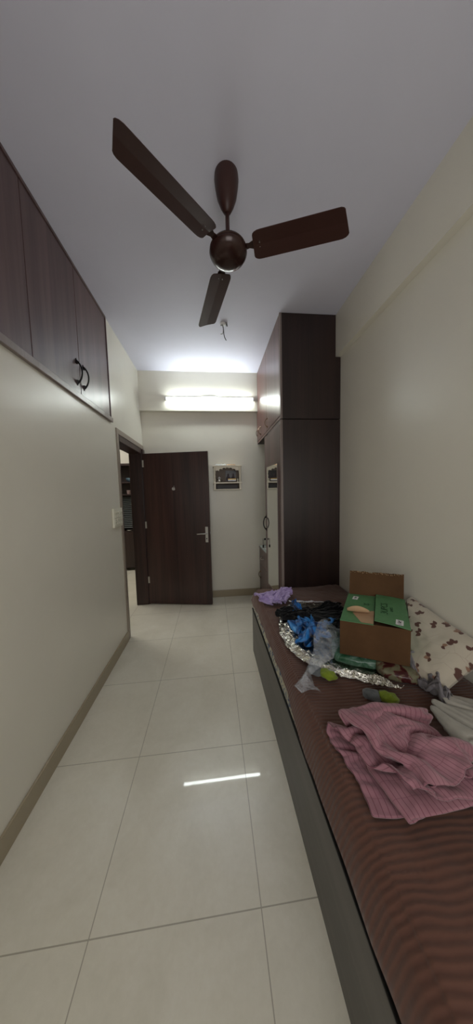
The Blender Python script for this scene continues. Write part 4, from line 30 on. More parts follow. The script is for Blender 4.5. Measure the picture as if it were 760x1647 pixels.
2,-2,-8,5,1,1,-2,-4,15,-4,-4,0,7,-15,12,3,-12,6,2,2,-1,0,0,-15,11,4,3,1,-10,5,5,-8,-5,-2,5,6,5,-1,-17,2,10,-4,4,-11,1,8,0,3,5,-17,17,-5,-6,-4,-1,1,10,0,-4,5,4,-3,1,2,-9,-1,3,6,3,-11,2,-3,5,7,-1,-3,-13,6,9,-8,4,4,1,3,3,-3,-13,0,10,1,-1,-9,0,7,0,2,9,-6,2,-9,0,0,-6,2,4,-7,2,14,-8,3,5,0,0,-4,8,-1,0,-2,-7,-1,6,5,0,-9,-11,8,5,-1,-3,-1,-2,6,6,-7,-11,1,6,9,-1,-13,-2,4,-1,-6,6,10,-11,1,2,-2,-5,0,2,1,-4,10,-2,-2,11,2,0,-13,16,0,0,-6,-8,-2,5,1,9,-12,-11,12,0,-2,-10,-7,3,3,9,-5,-6,-4,3,4,5,-12,-2,8,3,-12,4,5,-4,2,2,4,-4,-8,-1,0,1,2,0,3,2,5,-9,4,13,0,-2,-9,0,-7,0,8,7,-11,1,3,-4,-4,-1,-3,-1,1,11,-1,-8,-4,-2,1,3,-4,6,6,-9,1,6,7,-6,-3,0,-4,6,3,-11,-1,7,4,-9,-1,2,6,-7,2,11,7,-6,-9,-1,7,-11,-3,4,-1,1,2,-9,6,-6,-1,-1,-1,-1,6,-1,5,-7,-1,-1,0,9,-1,-9,2,5,8,-3,-2,-5,9,-5,-5,-3,-4,9,11,1,-5,1,-4,-4,-6,9,13,-13,2,-10,8,6,-4,-9,-1,2,1,-1,1,-3,0,4,-3,0,-4,2,17,1,1,-15,-3,17,-10,-9,1,1,3,-1,1,0,5,3,-11,4,-5,8,10,0,0,3,3,-15,-10,9,4,-9,-1,1,5,4,-5,-4,1,0,3,-4,2,-1,-6,2,2,4,-3,-3,7,6,5,-13,-2,5,-4,-3,-1,6,-3,8,-2,-4,15,-5,-13,2,-3,7,12,-2,-14,11,7,-9,-14,3,1,8,-9,3,2,6,-6,-8,5,-6,2,19,-2,-9,3,-18,3,3,-1,-2,1,9,9,-9,4,-1,-9,2,-5,0,1,1,2,7,9,-6,-9,-5,0,8,11,-5,-2,8,1,-8,-6,-2,-2,3,-7,3,-2,3,-4,-4,-4,10,6,5,3,-15,13,-22,-2,3,3,-2,-1,7,12,-3,-1,0,-5,-1,-4,-2,-2,2,-1,15,2,-4,-6,-8,-4,17,0,-16,11,11,-2,-5,1,-12,-2,0,6,-8,6,6,-8,0,13,-18,9,-5,13,-1,-4,-11,2,-7,2,3,-1,7,2,-1,5,6,-2,-5,2,-2,-12,2,4,11,2,-2,-3,0,-1,0,-6,-4,5,12,0,-19,0,-2,9,-4,-8,2,4,7,-2,5,-9,-8,1,-4,5,13,-12,1,2,-5,-3,1,-1,18,1,-2,2,2,-2,-9,4,3,-14,0,13,4,1,-2,2,-6,4,-5,-10,-1,11,7,3,-14,0,-10,10,-1,-3,-4,2,7,3,6,-12,-2,-2,-5,6,3,0,11,0,-4,-9,-7,5,14,0,-15,12,6,-10,-1,9,-1,-13,2,10,3,-1,-13,1,2,14,-8,-11,-1,9,-3,7,-4,-2,-7,-6,-2,3,-1,3,-1,8,5,-1,1,-6,-15,12,-1,2,-3,12,2,-7,-16,14,3,0,-15,8,0,1,0,10,-6,-13,7,8,3,-2,-19,22,-6,1,-9,-10,2,22,1,-4,1,-5,4,-3,2,-1,-1,-11,-1,10,5,-11,8,0,-2,2,1,-3,-2,11,5,-8,-12,15,0,-7,-9,7,-6,1,5,12,-17,-2,5,9,5,-6,-9,3,-10,3,-3,0,2,20,-1,0,0,-8,13,2,0,5,-14,-1,-9,12,0,-9,19,-6,-7,2,11,-15,3,9,5,-14,1,8,3,-8,
2,0,-10,0,6,0,-8,-1,5,11,4,-22,10,0,0,4,1,7,1,0,-2,-1,-5,-4,6,15,-1,0,-7,-5,-11,10,4,3,4,-9,-5,12,-8,-10,3,16,4,-21,17,-1,3,-4,-7,8,-3,-5,11,-14,-5,0,5,13,2,-16,9,3,-7,2,-5,3,11,-1,-1,-9,0,-2,2,16,6,-4,5,-6,3,-9,-10,13,5,-1,-5,4,-13,-7,2,19,-2,-15,19,-1,1,-6,-12,-1,3,10,-3,-7,-4,-1,14,4,3,1,-4,-3,-8,5,-11,5,13,1,-8,-1,-2,-1,-1,14,11,-4,1,0,0,-6,-10,8,2,-4,8,0,-9,-11,3,22,-10,-6,16,-1,-1,-6,-11,-1,4,16,-10,-8,-1,0,16,-5,3,1,0,-3,0,5,-1,-4,6,0,-5,0,-2,-3,-3,12,10,3,-8,7,-2,-6,-9,-1,2,9,6,-1,-7,-15,7,18,-17,-4,16,5,-1,-4,-15,0,12,6,-6,-12,0,7,11,-7,6,2,-4,-11,8,7,-7,5,4,-6,9,2,-4,-7,-10,12,7,3,-5,4,1,-9,-10,2,5,9,3,-1,-7,-13,12,10,-17,-7,11,11,3,-12,5,-4,8,0,-4,-16,4,0,18,0,-1,1,-7,-8,7,8,-5,5,-3,-8,5,-10,7,1,-6,8,4,4,1,0,1,-8,-10,1,8,9,1,1,-13,-7,18,2,-14,-6,4,6,0,-7,2,8,7,1,-10,-11,17,-1,-5,8,-2,1,-5,-9,11,3,8,0,-8,1,1,-15,0,-1,1,9,5,2,3,3,-2,-5,-12,2,9,9,-2,1,-16,0,18,-1,-13,-7,7,5,-9,2,4,7,5,2,-13,-9,13,8,-10,8,1,0,-1,-8,6,0,10,-3,-3,6,-7,-5,-2,-2,-6,1,4,5,3,8,1,-11,-2,-6,9,9,-2,-1,-16,9,10,-1,-9,-3,16,-11,-7,0,8,6,3,1,-12,-9,14,6,-7,6,1,0,0,-3,-6,10,6,-7,5,1,-9,-4,-2,-1,-2,-1,-2,4,5,7,8,-18,1,-4,9,10,0,-12,-8,14,4,-7,-9,7,12,-10,-3,-2,7,7,-6,7,-13,-5,10,6,-7,5,2,0,-11,]),
'shirtB':(46,46,[-163,-1,10,10,10,9,10,11,12,14,7,12,7,2,-2,5,8,9,11,5,3,7,7,5,6,6,-1,14,10,-10,-7,5,3,9,-6,-11,-11,-12,-9,3,-7,-2,-8,3,0,-12,8,4,5,-2,-1,-2,3,-3,0,-1,-8,7,-8,2,7,6,-5,-1,-5,-1,6,-3,1,-7,3,-2,4,7,-14,3,15,0,-11,3,-1,6,1,-1,2,-3,-5,13,-7,3,-11,5,1,-18,6,3,-2,-3,-1,-4,4,2,-6,6,-10,9,-6,-2,4,7,-8,7,-1,-8,9,-9,8,-8,5,-9,6,4,-10,9,-3,3,-1,-1,7,1,0,0,-1,-2,2,8,-2,-1,-12,10,-3,8,1,-3,0,1,-2,2,-11,9,-9,10,-14,6,2,0,-6,10,-6,1,-2,2,0,1,5,-3,3,-11,3,-1,1,13,-3,-6,0,2,5,0,0,1,-4,-1,6,2,0,0,-1,-2,0,4,6,-6,-2,2,-11,12,-1,2,2,-4,-2,-3,-4,7,-6,4,0,-4,1,11,-6,1,1,-8,-1,1,5,-5,6,6,-2,0,-3,5,2,-1,1,-5,-2,2,-4,0,-2,1,9,4,-4,0,8,-1,4,-2,-1,-13,8,1,2,-3,1,0,-7,6,-3,-9,13,-7,-1,6,3,-4,-1,1,4,1,-9,4,-1,3,2,-4,5,4,-1,-1,1,-6,1,7,-2,-3,-6,3,7,-3,1,0,3,-2,-1,-1,-4,3,-9,11,-4,0,4,-5,-2,-1,11,-14,4,3,-3,2,-3,-3,0,0,0,9,-8,7,4,1,-4,1,5,1,0,-1,-5,0,3,0,2,-4,-1,3,3,-7,-1,1,-6,10,-6,7,-2,-3,4,-7,3,3,1,-5,4,0,-2,4,-9,2,-4,6,2,2,-2,-5,-2,-2,2,-3,0,6,3,7,4,0,0,-4,-5,5,2,0,0,-4,5,-3,8,-8,-3,7,-4,5,-5,0,-1,0,1,-1,-1,0,1,1,-1,0,-1,-2,0,-5,2,6,0,-2,-6,4,8,-11,2,-4,3,0,6,9,2,0,0,-10,0,6,0,1,-3,-2,5,-8,11,0,-12,6,-5,12,-13,4,1,6,-6,-5,12,-3,-5,-2,5,-4,1,1,1,0,-1,4,-3,-1,-2,-2,12,-1,1,-3,-7,0,8,3,-3,7,0,-8,4,-1,0,1,-2,-3,6,-3,4,4,0,-3,-2,-7,6,-7,11,-2,6,-3,3,-4,4,-10,-7,6,0,-3,1,2,1,0,1,0,-1,-1,-4,-6,6,5,-3,5,8,3,-10,12,-2,-4,1,1,0,9,-5,1,1,-3,4,-3,-4,1,7,-9,1,-8,10,-4,2,4,4,-7,6,-8,3,-8,8,-3,-1,0,-6,7,-4,1,0,7,-3,-1,1,1,-9,12,4,-3,-5,12,-3,0,0,0,11,-8,-7,1,1,-2,-6,7,2,6,-5,5,-7,-2,3,1,-2,-5,-1,11,-1,-2,-5,0,1,3,-5,6,-2,3,-7,-2,1,9,1,-10,-2,6,-2,13,-1,-6,3,4,1,0,0,3,7,-8,-4,-3,5,6,-7,0,-8,3,-6,13,1,-7,0,-4,4,-1,4,4,-6,8,1,-7,6,0,1,-2,-9,8,3,0,-5,-1,4,-9,-3,1,10,9,-9,-2,9,2,-1,0,5,5,-1,1,-10,-3,3,0,-5,9,-5,-2,3,-7,6,-9,10,-3,4,-9,11,-5,5,-1,1,-8,5,-4,9,-4,-8,1,5,-5,-7,8,3,-4,-2,-3,17,0,-8,4,8,-1,1,-6,7,12,-17,9,-5,-7,11,-2,0,2,-5,-6,6,1,2,-11,9,-10,7,-5,5,2,-4,7,-4,-1,2,-1,6,-7,1,-9,15,-1,-8,5,-7,0,-2,4,9,-3,-3,8,5,-2,1,-13,8,6,6,-1,-5,0,-2,-8,10,2,-10,4,2,-9,1,-2,4,1,-5,8,-1,-1,0,0,1,0,-3,8,-2,-4,-3,0,-3,0,0,
9,0,-1,-7,16,-5,0,0,6,4,12,-13,-11,12,-4,3,4,-13,7,-1,-5,10,6,-17,4,6,-6,-2,4,-1,0,1,-4,4,-1,0,0,1,-3,1,16,-18,4,-6,7,5,2,-1,-5,-6,3,3,2,2,-2,3,3,4,1,-13,-2,0,1,5,0,-3,6,-5,-3,-2,17,-16,11,-4,-4,3,-3,3,-2,4,-6,1,0,-1,1,2,-2,-2,21,-15,-2,7,-2,-9,3,0,3,3,-7,10,-1,-5,5,2,2,5,-5,-6,2,-1,-10,15,-11,-1,7,-8,8,-3,1,1,3,-3,-1,0,11,-12,-2,1,0,10,-2,3,-5,-3,0,2,15,-14,-3,5,0,1,-3,5,-8,-3,7,0,-1,2,1,1,-2,8,-10,-5,0,7,-6,8,-10,-3,11,-2,-8,4,-4,16,-5,-6,3,-2,1,-5,8,-5,3,3,-1,9,-13,3,-5,11,4,-12,0,6,-1,-2,0,-4,7,0,-6,6,0,6,-3,3,-6,13,-14,-2,1,-5,3,14,1,-19,1,4,6,-3,-4,15,-5,-2,-2,6,-8,1,4,0,-8,-1,0,7,-3,5,-9,20,-1,-14,4,-1,2,0,0,3,-8,5,2,-3,1,3,-4,4,-13,8,-5,0,8,-9,-2,-1,13,5,-4,-7,8,-8,-3,12,-7,2,-3,0,1,0,2,4,-10,1,4,-5,-1,9,-12,18,-6,-2,-4,7,-4,3,-2,3,5,-8,2,-7,-1,4,-3,0,-4,-4,3,-2,10,-8,2,-2,-5,-1,5,-1,7,-3,-4,4,-2,1,3,-2,3,0,-8,-1,-2,0,5,-1,-2,3,-7,21,-15,6,0,-2,9,-4,6,-8,7,0,2,-6,2,2,6,-4,-2,1,-9,-1,4,-2,0,0,13,-2,-6,0,3,-4,4,-6,1,9,0,-9,0,5,0,-8,6,-1,1,-1,-4,5,-4,11,-5,1,5,-4,3,-1,2,2,0,2,-14,14,6,-6,8,-4,-14,2,-2,2,1,7,0,-7,0,1,-1,4,6,-1,2,-10,2,3,-3,0,-5,4,1,-2,5,-1,-3,8,-13,4,7,4,-3,-6,3,2,-2,7,-4,0,6,-2,-11,13,7,-8,3,-1,7,-1,6,-6,-13,4,5,-9,8,1,-5,-2,2,6,3,-16,1,9,-7,1,2,3,-3,0,0,-2,-2,12,-3,-3,0,-6,3,-1,1,3,0,4,0,-1,13,-12,-9,2,15,3,-2,3,-3,3,-3,-2,1,-13,6,0,9,0,-13,-10,8,-1,7,-7,4,5,11,0,-5,-3,-11,1,-4,-3,-2,1,3,0,10,3,-5,-2,-1,1,6,3,0,-16,16,-9,14,4,17,20,-7,7,-7,16,-3,-3,12,5,-1,-3,0,4,-2,-16,8,-8,-14,-11,-8,-2,6,13,4,7,-7,8,2,-4,-7,-15,-14,-14,-2,-4,1,-13,-19,-10,-2,6,-19,3,19,-1,0,-1,-4,6,-1,-4,-2,13,-11,-2,-1,0,3,1,14,2,5,-4,3,-2,-10,4,-4,-4,-3,-8,3,3,-5,0,-1,-3,-3,0,3,-4,10,2,-3,11,3,-6,-4,-8,4,0,2,-2,-4,2,1,5,-1,-1,4,1,-3,3,-7,1,8,-12,12,0,0,2,3,1,-19,3,7,1,1,-6,3,-1,-8,-2,0,6,3,0,1,-5,-2,13,1,-1,3,-1,4,-1,-5,-10,6,-1,0,1,-1,4,0,0,11,-1,-8,5,-5,-1,8,-4,-1,-1,-2,-5,12,3,-12,1,-3,10,1,-9,5,3,-11,3,8,-5,8,5,0,-4,-1,0,1,1,1,-1,-8,-3,2,-2,4,0,1,0,3,0,0,-1,4,5,-6,1,-3,1,-4,0,3,0,2,-10,17,-2,-3,1,-5,-5,8,-6,4,1,-4,3,15,-1,1,-4,0,0,-13,5,8,-1,-4,5,-7,-3,-3,4,0,0,2,3,1,-4,
-2,0,-1,4,1,-5,-1,1,2,2,3,3,-4,-8,22,-14,5,-2,-1,-3,-1,4,-2,5,4,3,-10,-1,9,-2,3,5,-20,1,3,-2,-9,12,-5,-3,0,1,0,1,2,0,-2,1,-3,3,0,-4,0,-3,1,-1,2,4,-1,2,1,-1,1,1,7,-4,-4,7,-9,17,-5,-8,3,3,2,-4,3,-1,6,-5,-16,-1,-6,0,4,5,-6,-1,-1,0,0,1,0,0,0,-2,-1,-4,-1,0,0,5,1,-1,1,-1,8,-4,-1,3,-3,1,12,1,-11,9,-9,13,-6,-2,1,-3,3,-2,-1,6,4,-11,-7,-4,0,1,-8,11,-2,1,-1,-2,0,2,1,-5,5,-7,3,-4,5,-4,-1,1,0,2,3,-7,8,0,4,2,-3,-2,6,7,-13,0,-3,12,-6,7,-2,-5,-1,1,2,8,1,-14,-1,-4,-1,4,-7,4,-2,0,4,0,2,4,-2,0,2,0,2,-15,3,1,-1,5,-7,-1,12,-2,-1,6,-3,2,-3,2,-1,12,-8,-9,4,4,3,2,0,-5,-5,0,9,-1,4,-1,2,-7,12,6,-15,-2,4,0,-1,0,3,-4,-3,5,-4,4,5,-7,-3,-1,0,4,2,1,-2,5,-1,1,1,-2,-3,6,1,4,-2,-9,3,-3,2,6,5,0,-14,3,11,-2,2,1,1,-4,1,9,-3,-9,1,2,-4,0,1,-2,1,-2,2,2,-1,-5,5,-3,6,5,-13,11,-2,4,-8,1,9,-4,-2,1,8,1,-6,-1,1,-5,-2,4,5,4,-17,11,5,-2,10,-7,3,-3,1,-8,6,0,-3,1,-1,1,-2,0,0,0,4,-1,0,-3,-5,-1,2,14,0,-4,3,1,-3,0,4,-5,-1,7,-3,4,-4,3,-1,-1,-2,-6,7,3,0,0,6,-7,2,1,-2,0,-3,3,-6,0,3,0,0,0,0,0,-1,3,-1,2,-3,7,2,2,-4,-4,4,0,5,-8,-2,2,4,0,1,6,-4,-8,-3,6,0,-7,5,-5,11,-1,4,2,-1,-1,-2,1,1,2,-10,4,1,-1,-3,6,-2,1,0,-1,1,4,5,-5,-5,-1,3,6,0,-3,-2,3,8,-7,-5,2,1,-4,2,4,5,-6,-4,-10,11,-4,6,1,2,3,3,-3,-1,-5,4,2,8,-8,3,-3,-4,4,-6,2,-1,6,-2,1,5,2,-1,3,-5,-1,1,2,-3,-4,0,2,9,1,-11,-2,7,6,-2,2,-4,1,1,0,0,-7,1,0,7,1,4,-4,-3,0,0,0,1,-4,3,5,-3,2,-1,-1,1,0,-5,10,1,2,-2,-2,1,-1,0,3,-8,1,-6,1,0,10,-6,-3,3,10,0,-1,-4,7,-5,3,-4,-4,1,0,-7,8,0,-1,0,-3,-2,5,-3,0,-1,0,8,3,-8,1,2,1,2,0,5,1,-3,-3,0,2,0,-9,2,7,-11,4,-5,7,-1,-1,6,2,5,-7,0,1,-1,5,-3,-2,0,-2,-1,4,0,-1,-3,2,4,-1,-6,-2,5,0,2,-1,0,1,3,1,-2,2,2,3,-2,-1,-8,2,8,-9,-5,10,-11,7,-4,-3,-1,-4,8,8,7,-9,0,2,0,6,-1,-11,-129,-15,-12,-5,3,0,-4,-1,2,4,5,1,5,7,9,-2,-6,-2,-3,-2,9,-9,-3,4,4,-4,6,1,9,7,6,-3,-6,-3,2,7,8,8,8,-7,6,8,5,-9,-8,-3,7,-10,19,2,-2,-9,-1,10,-1,0,3,-3,2,-3,-4,-4,9,4,-1,-4,-2,1,5,-3,-6,3,5,-9,6,-1,-4,1,7,2,-2,-3,1,0,-1,1,4,-11,1,4,9,-4,0,-10,-11,10,11,0,-1,3,1,-3,1,-11,12,-5,4,3,-6,-5,6,0,2,-2,-6,10,-1,-4,-9,8,3,-1,1,-3,0,1,3,0,-3,-1,0,0,0,3,-4,-7,-2,5,11,-7,5,-1,-10,13,7,3,-8,-6,17,-8,3,-10,12,
-4,-4,6,-1,-4,7,-1,1,-5,1,4,0,-4,-5,6,0,0,1,-7,3,5,-1,-4,-1,2,-1,1,2,0,-4,0,-2,-8,13,1,13,-10,-14,14,7,1,-6,-8,15,0,-4,3,1,-3,1,-1,2,-10,12,-2,1,-12,10,1,0,-2,-1,1,-1,1,0,-3,3,1,-1,-3,0,0,0,4,1,-6,-1,2,8,-2,-4,7,7,-9,-10,6,6,-1,-4,7,1,-1,0,4,-3,-3,6,-6,5,-6,6,-5,5,-7,5,2,-1,0,-2,-1,3,-3,0,0,1,1,-4,-2,1,-1,3,4,0,-10,2,6,1,1,6,4,3,-7,-4,4,3,1,-2,2,-1,-3,5,1,-3,0,4,-2,-4,4,1,-3,2,0,3,-3,-1,-3,3,-3,4,-2,-3,5,0,-3,-4,1,-1,1,5,1,-3,-2,0,3,0,11,-16,16,1,-1,-6,3,3,-1,0,2,-3,0,2,-1,1,2,-1,-1,-1,1,-1,-2,3,2,0,-2,1,-6,6,-2,0,-7,6,5,-2,-5,-2,-3,-3,10,1,-1,-4,1,0,3,6,6,-15,10,3,0,-1,-3,1,2,-1,1,-1,3,-2,0,1,0,0,0,2,0,0,-1,0,2,1,-2,-2,-3,6,1,-2,-5,4,2,-3,-4,-2,-2,0,9,1,-7,0,1,2,14,-2,1,-11,-4,11,1,-4,-7,8,3,-6,-1,7,-4,-6,5,6,-1,1,2,-1,-1,1,0,-1,1,1,-2,0,0,-2,3,-7,2,4,0,-3,1,-4,-10,9,6,-1,-1,-1,-2,0,11,1,0,-3,0,0,-1,-1,-3,1,5,-3,0,3,-7,-5,7,6,0,-2,3,0,-1,1,0,-2,2,0,-2,-1,2,-2,-1,2,1,1,-2,-2,2,1,-15,9,3,1,-2,-2,1,5,6,-2,-1,-3,5,-2,-2,-1,3,-1,0,-8,10,1,-6,-9,12,-1,3,2,-2,1,2,0,-2,-4,4,-1,0,-1,2,1,-7,-2,1,5,-1,0,-1,2,-11,11,-2,-4,1,1,2,4,1,2,-8,3,10,-5,-1,2,-3,-1,5,-6,4,3,-5,-3,7,-2,3,-2,0,0,2,-4,1,1,-4,5,-9,2,5,1,-2,0,0,0,0,0,2,-5,-3,2,-1,1,3,-2,5,5,-4,4,-4,2,3,-11,-6,8,3,-9,8,5,-5,5,0,-3,2,2,1,-4,3,0,2,-8,0,7,-7,-1,2,3,5,-3,-2,-2,0,2,0,-1,2,-7,1,1,1,7,-4,0,-4,9,0,-3,1,4,3,-1,-12,-3,11,-6,3,7,-3,-7,5,5,-1,-1,-1,-1,4,0,1,-7,1,2,1,-2,-3,0,6,0,-4,2,-4,4,1,3,-6,-5,5,-5,10,-2,-8,7,1,2,-1,-4,2,6,0,0,-6,-1,0,0,4,4,-8,-2,2,3,4,-2,-1,0,3,-1,-3,-2,0,3,-1,-1,-3,6,2,-3,-3,0,0,1,2,1,-5,0,2,10,-5,4,2,-3,1,2,-2,1,1,3,-1,-1,-5,2,-5,-4,7,5,-4,-5,2,5,2,-1,0,1,2,-2,-5,-1,6,-3,3,-8,-5,7,5,-7,4,-1,1,2,1,-3,0,-1,4,7,-6,6,-6,6,2,-5,-4,3,3,4,-4,1,-1,2,0,-2,3,-1,-1,-3,-1,3,1,-1,0,3,-1,0,-4,0,3,-2,4,-3,-4,0,4,-4,1,2,0,1,0,-3,2,9,0,-2,-15,16,0,3,1,-5,-2,2,4,-4,2,2,2,-2,-2,1,0,2,-5,4,-2,-1,-2,-1,3,4,0,-2,-5,7,-1,0,-2,-1,1,-1,2,-3,0,2,2,0,-3,0,1,2,8,-3,-10,0,7,6,-1,-7,-1,4,8,-3,-2,0,4,-2,0,0,-4,2,-1,1,1,1,0,-2,3,-1,0,-2,-4,6,1,0,-1,-1,0,-2,2,-3,3,1,0,-2,-1,9,2,-6,7,-7,0,-2,5,4,-4,-6,1,12,-9,4,-2,2,1,0,-2,-1,1,-5,
5,2,-3,-3,2,5,4,-3,-1,-5,-1,4,2,-1,-1,1,0,-2,2,-5,4,3,-2,-4,7,0,2,0,1,-3,-4,-2,2,9,-2,-12,-1,13,-1,1,-1,0,2,1,-3,0,-1,-1,2,3,-7,-3,-4,6,11,-2,-3,-3,-1,6,-2,0,1,-1,0,-3,3,1,-2,4,-4,9,-5,6,-10,10,-3,2,2,-10,3,5,2,-4,2,1,-2,0,0,-2,3,2,-2,1,-4,2,-7,0,-9,1,1,4,8,6,-4,0,-2,6,-1,-1,2,0,-1,-1,-6,7,-3,5,10,2,-8,7,-2,-3,-2,2,5,-3,-5,5,-3,-4,3,5,1,0,-3,-1,5,-1,1,-4,-14,13,-4,2,-5,0,-3,2,-4,17,-9,6,1,2,-1,1,-2,2,-5,6,-6,4,-7,9,0,-5,7,2,-2,-1,-11,2,-3,9,-1,4,-8,2,4,5,1,-7,-5,4,6,-5,4,-8,-1,-1,0,-5,-8,4,-4,6,0,15,-7,4,7,-2,-3,2,-2,2,-2,-2,-5,7,5,-2,7,0,-1,1,-3,2,-1,7,-3,-1,-13,13,-1,0,-1,0,3,-5,0,-1,7,-4,1,-7,1,-1,-1,-5,-10,5,9,-2,7,4,-4,-3,9,-1,1,-1,0,-3,4,0,-4,4,0,4,2,-5,6,2,-9,3,-14,3,5,10,-7,2,-13,0,6,12,3,-6,-1,2,3,0,-8,-1,1,2,-5,-2,2,0,1,-4,4,5,2,-1,4,-2,2,-4,3,0,-2,-3,10,-4,2,-2,2,0,3,-2,-16,2,2,6,-10,9,-2,-2,-8,4,-4,13,-3,4,2,5,3,-1,0,-2,2,3,-1,0,-5,-2,3,1,-3,-2,5,-9,-10,4,13,2,-1,1,-1,73,3,2,-3,-4,-10,-17,15,2,-8,-7,-5,11,-19,-3,5,5,-3,-4,-12,11,-10,-1,4,16,16,18,9,1,-2,1,-15,-9,-17,-22,-19,-18,-13,-10,2,2,-7,4,10,17,17,10,-4,4,-9,2,3,7,7,-5,2,-1,-9,-5,6,13,-4,-4,-11,1,5,-5,-2,11,1,-5,-13,5,9,-5,6,-2,2,11,-3,-3,-4,-6,8,2,-8,-4,3,4,2,0,-3,5,8,5,-12,-6,-4,3,2,2,5,10,1,4,-9,-1,-8,-2,6,6,-13,0,9,-7,0,1,4,7,-13,-3,4,3,2,-8,-2,0,5,2,2,-5,-1,1,0,0,6,1,1,2,-9,5,9,-5,-7,-6,-4,1,3,-4,0,16,2,4,-9,-1,-10,3,-3,2,-1,0,4,-3,0,-2,0,4,-3,6,-10,8,1,-6,1,-2,4,-1,-3,0,3,7,-1,-4,-3,1,1,1,0,0,-1,-2,-3,-3,-2,0,1,-1,-2,3,0,-1,1,7,-7,-1,2,0,4,-1,-1,0,-2,7,-8,0,6,-1,-5,2,0,-1,-1,-2,0,11,4,0,-3,-3,-1,-2,-2,-2,1,-1,-4,-1,5,-1,-6,-4,-1,2,0,-1,-1,7,-3,-2,4,-2,0,5,4,3,-9,-4,0,4,-6,12,-10,-1,4,-1,-1,0,-3,1,0,1,-4,8,-2,-2,7,5,-7,4,-2,-3,-2,-4,3,-2,0,-1,-4,-3,-1,1,1,0,1,3,-1,-5,0,6,2,4,-2,6,-8,-5,-1,1,0,-2,-1,2,3,-1,0,3,-6,6,-1,-5,-4,21,6,-7,-9,2,-2,-7,12,1,-6,0,7,1,-1,-1,-1,1,1,-5,-6,1,3,0,-3,10,-2,1,0,-8,0,-1,-1,1,0,0,-1,-1,0,1,7,-1,-4,8,-8,9,-4,2,2,5,7,-9,2,-10,11,-17,4,-7,1,0,6,4,4,-2,-11,-5,1,-1,-1,3,4,-3,-3,9,-6,-1,5,-6,2,-4,3,2,-4,-1,-1,3,-2,4,4,5,-8,0,-4,6,10,-19,3,8,15,-5,-8,1,1,-10,-7,2,0,-2,-2,
-1,-1,2,-1,-1,2,-3,1,5,2,-7,0,4,0,-2,-1,2,6,-7,-2,1,0,4,-6,2,0,4,-2,9,-1,-3,5,-12,3,-2,1,1,6,4,-4,10,-9,-8,-2,-2,6,9,-11,-2,2,-1,6,0,-9,2,1,2,-3,-4,2,1,5,-1,-1,-1,1,-2,-2,9,-7,1,0,-3,4,9,-1,0,-1,15,-2,-7,-9,-6,1,1,12,-4,4,2,-7,1,1,9,-1,5,-6,-10,3,-1,-5,1,-2,2,3,-1,-4,0,-1,2,10,-3,-7,1,3,-2,-1,2,2,-3,1,-5,5,8,1,-3,5,8,0,-6,-4,-5,-4,0,7,-8,8,-9,6,-5,-3,6,0,0,3,1,-11,0,1,0,2,0,1,-2,-1,-1,0,4,2,6,-4,-5,0,2,-3,0,8,-7,-1,-1,2,7,-1,-5,10,6,-2,4,4,-9,-8,-3,-1,2,0,-4,0,-6,3,1,0,4,-9,0,3,-1,0,0,1,0,-2,-1,0,-1,2,6,-6,2,-1,1,-1,-2,2,-4,12,-3,-9,2,8,9,-18,2,15,9,-10,6,3,-15,-6,0,3,-4,0,1,-5,0,1,0,-2,0,0,-2,7,-5,0,1,-1,0,-1,1,0,-4,4,4,-3,-3,8,7,-5,-9,8,-10,4,6,-10,2,0,1,-2,4,11,-4,-7,6,12,-11,-7,1,-5,0,1,-2,-5,4,2,-3,7,0,-5,-4,4,-3,2,4,-3,-3,2,-2,0,1,0,4,4,-4,-7,7,1,-8,3,2,-7,9,-5,12,-6,-1,-9,4,1,-2,-1,6,8,-6,-5,-6,1,0,0,-5,1,2,0,-3,4,7,-12,-1,2,0,5,-1,6,-6,-3,3,-2,-4,2,2,-1,4,-6,5,0,1,-7,6,-7,0,3,8,-6,-1,0,5,-3,2,-4,3,10,-14,-6,0,2,-1,-1,-3,0,1,-2,3,-3,6,-6,0,5,-6,1,4,-2,0,1,3,-4,-3,4,-3,2,-2,-1,2,-2,7,-7,2,-1,0,0,-1,9,-11,15,-2,-11,7,-7,1,16,-2,-3,-1,1,0,-3,1,3,-1,-5,2,8,-3,-7,-1,2,9,-12,1,5,-3,2,1,-3,-1,4,-6,6,9,-12,0,-1,3,-5,10,-7,15,-4,-12,7,-10,5,8,-12,5,0,-2,19,-8,0,-1,5,3,2,-2,-9,-3,12,0,-4,-5,-1,-7,5,8,-6,13,9,0,-8,8,1,-9,-13,-6,7,6,10,4,-6,3,10,2,-1,-2,-1,9,6,-7,3,11,11,10,11,6,-7,-6,-1,-4,0,5,0,17,-10,-11,13,8,3,-7,1,-12,5,8,-19,2,8,-1,-10,7,11,2,-6,-10,5,-2,5,5,-9,2,2,1,-1,-1,1,4,8,-10,0,-3,-2,1,-4,14,-9,7,1,-9,-10,4,7,9,-8,-14,4,10,8,1,-5,-12,7,-7,-5,5,6,-7,-5,7,12,-2,-7,-4,-3,0,8,-1,-1,3,-1,0,1,1,-9,9,5,-8,4,2,-6,9,-9,13,-17,2,14,0,-9,-15,22,2,-10,-12,-6,4,17,8,-11,-1,-2,-7,0,4,1,-5,1,10,2,-1,-9,5,-5,2,8,-15,6,3,-4,1,-1,0,1,7,0,-6,3,-1,0,10,-6,8,-10,-9,16,1,-6,1,2,0,-4,7,-14,-8,17,6,-11,1,-1,-10,7,0,4,0,0,4,1,-7,-3,6,-3,-1,-4,1,4,0,0,-6,4,-9,2,0,2,1,7,9,-10,11,-1,1,-4,1,3,-4,-10,10,-1,0,3,2,-13,-9,16,-9,3,12,-10,-12,9,5,-1,-1,7,1,-5,-10,-1,2,1,-2,-3,7,8,-1,-4,5,-1,2,0,-11,-4,3,5,-2,-5,11,1,-3,-1,1,-1,-12,11,2,-1,-1,5,-1,-11,1,5,-4,-3,11,-6,-2,1,-3,-1,-6,9,10,-10,-9,0,
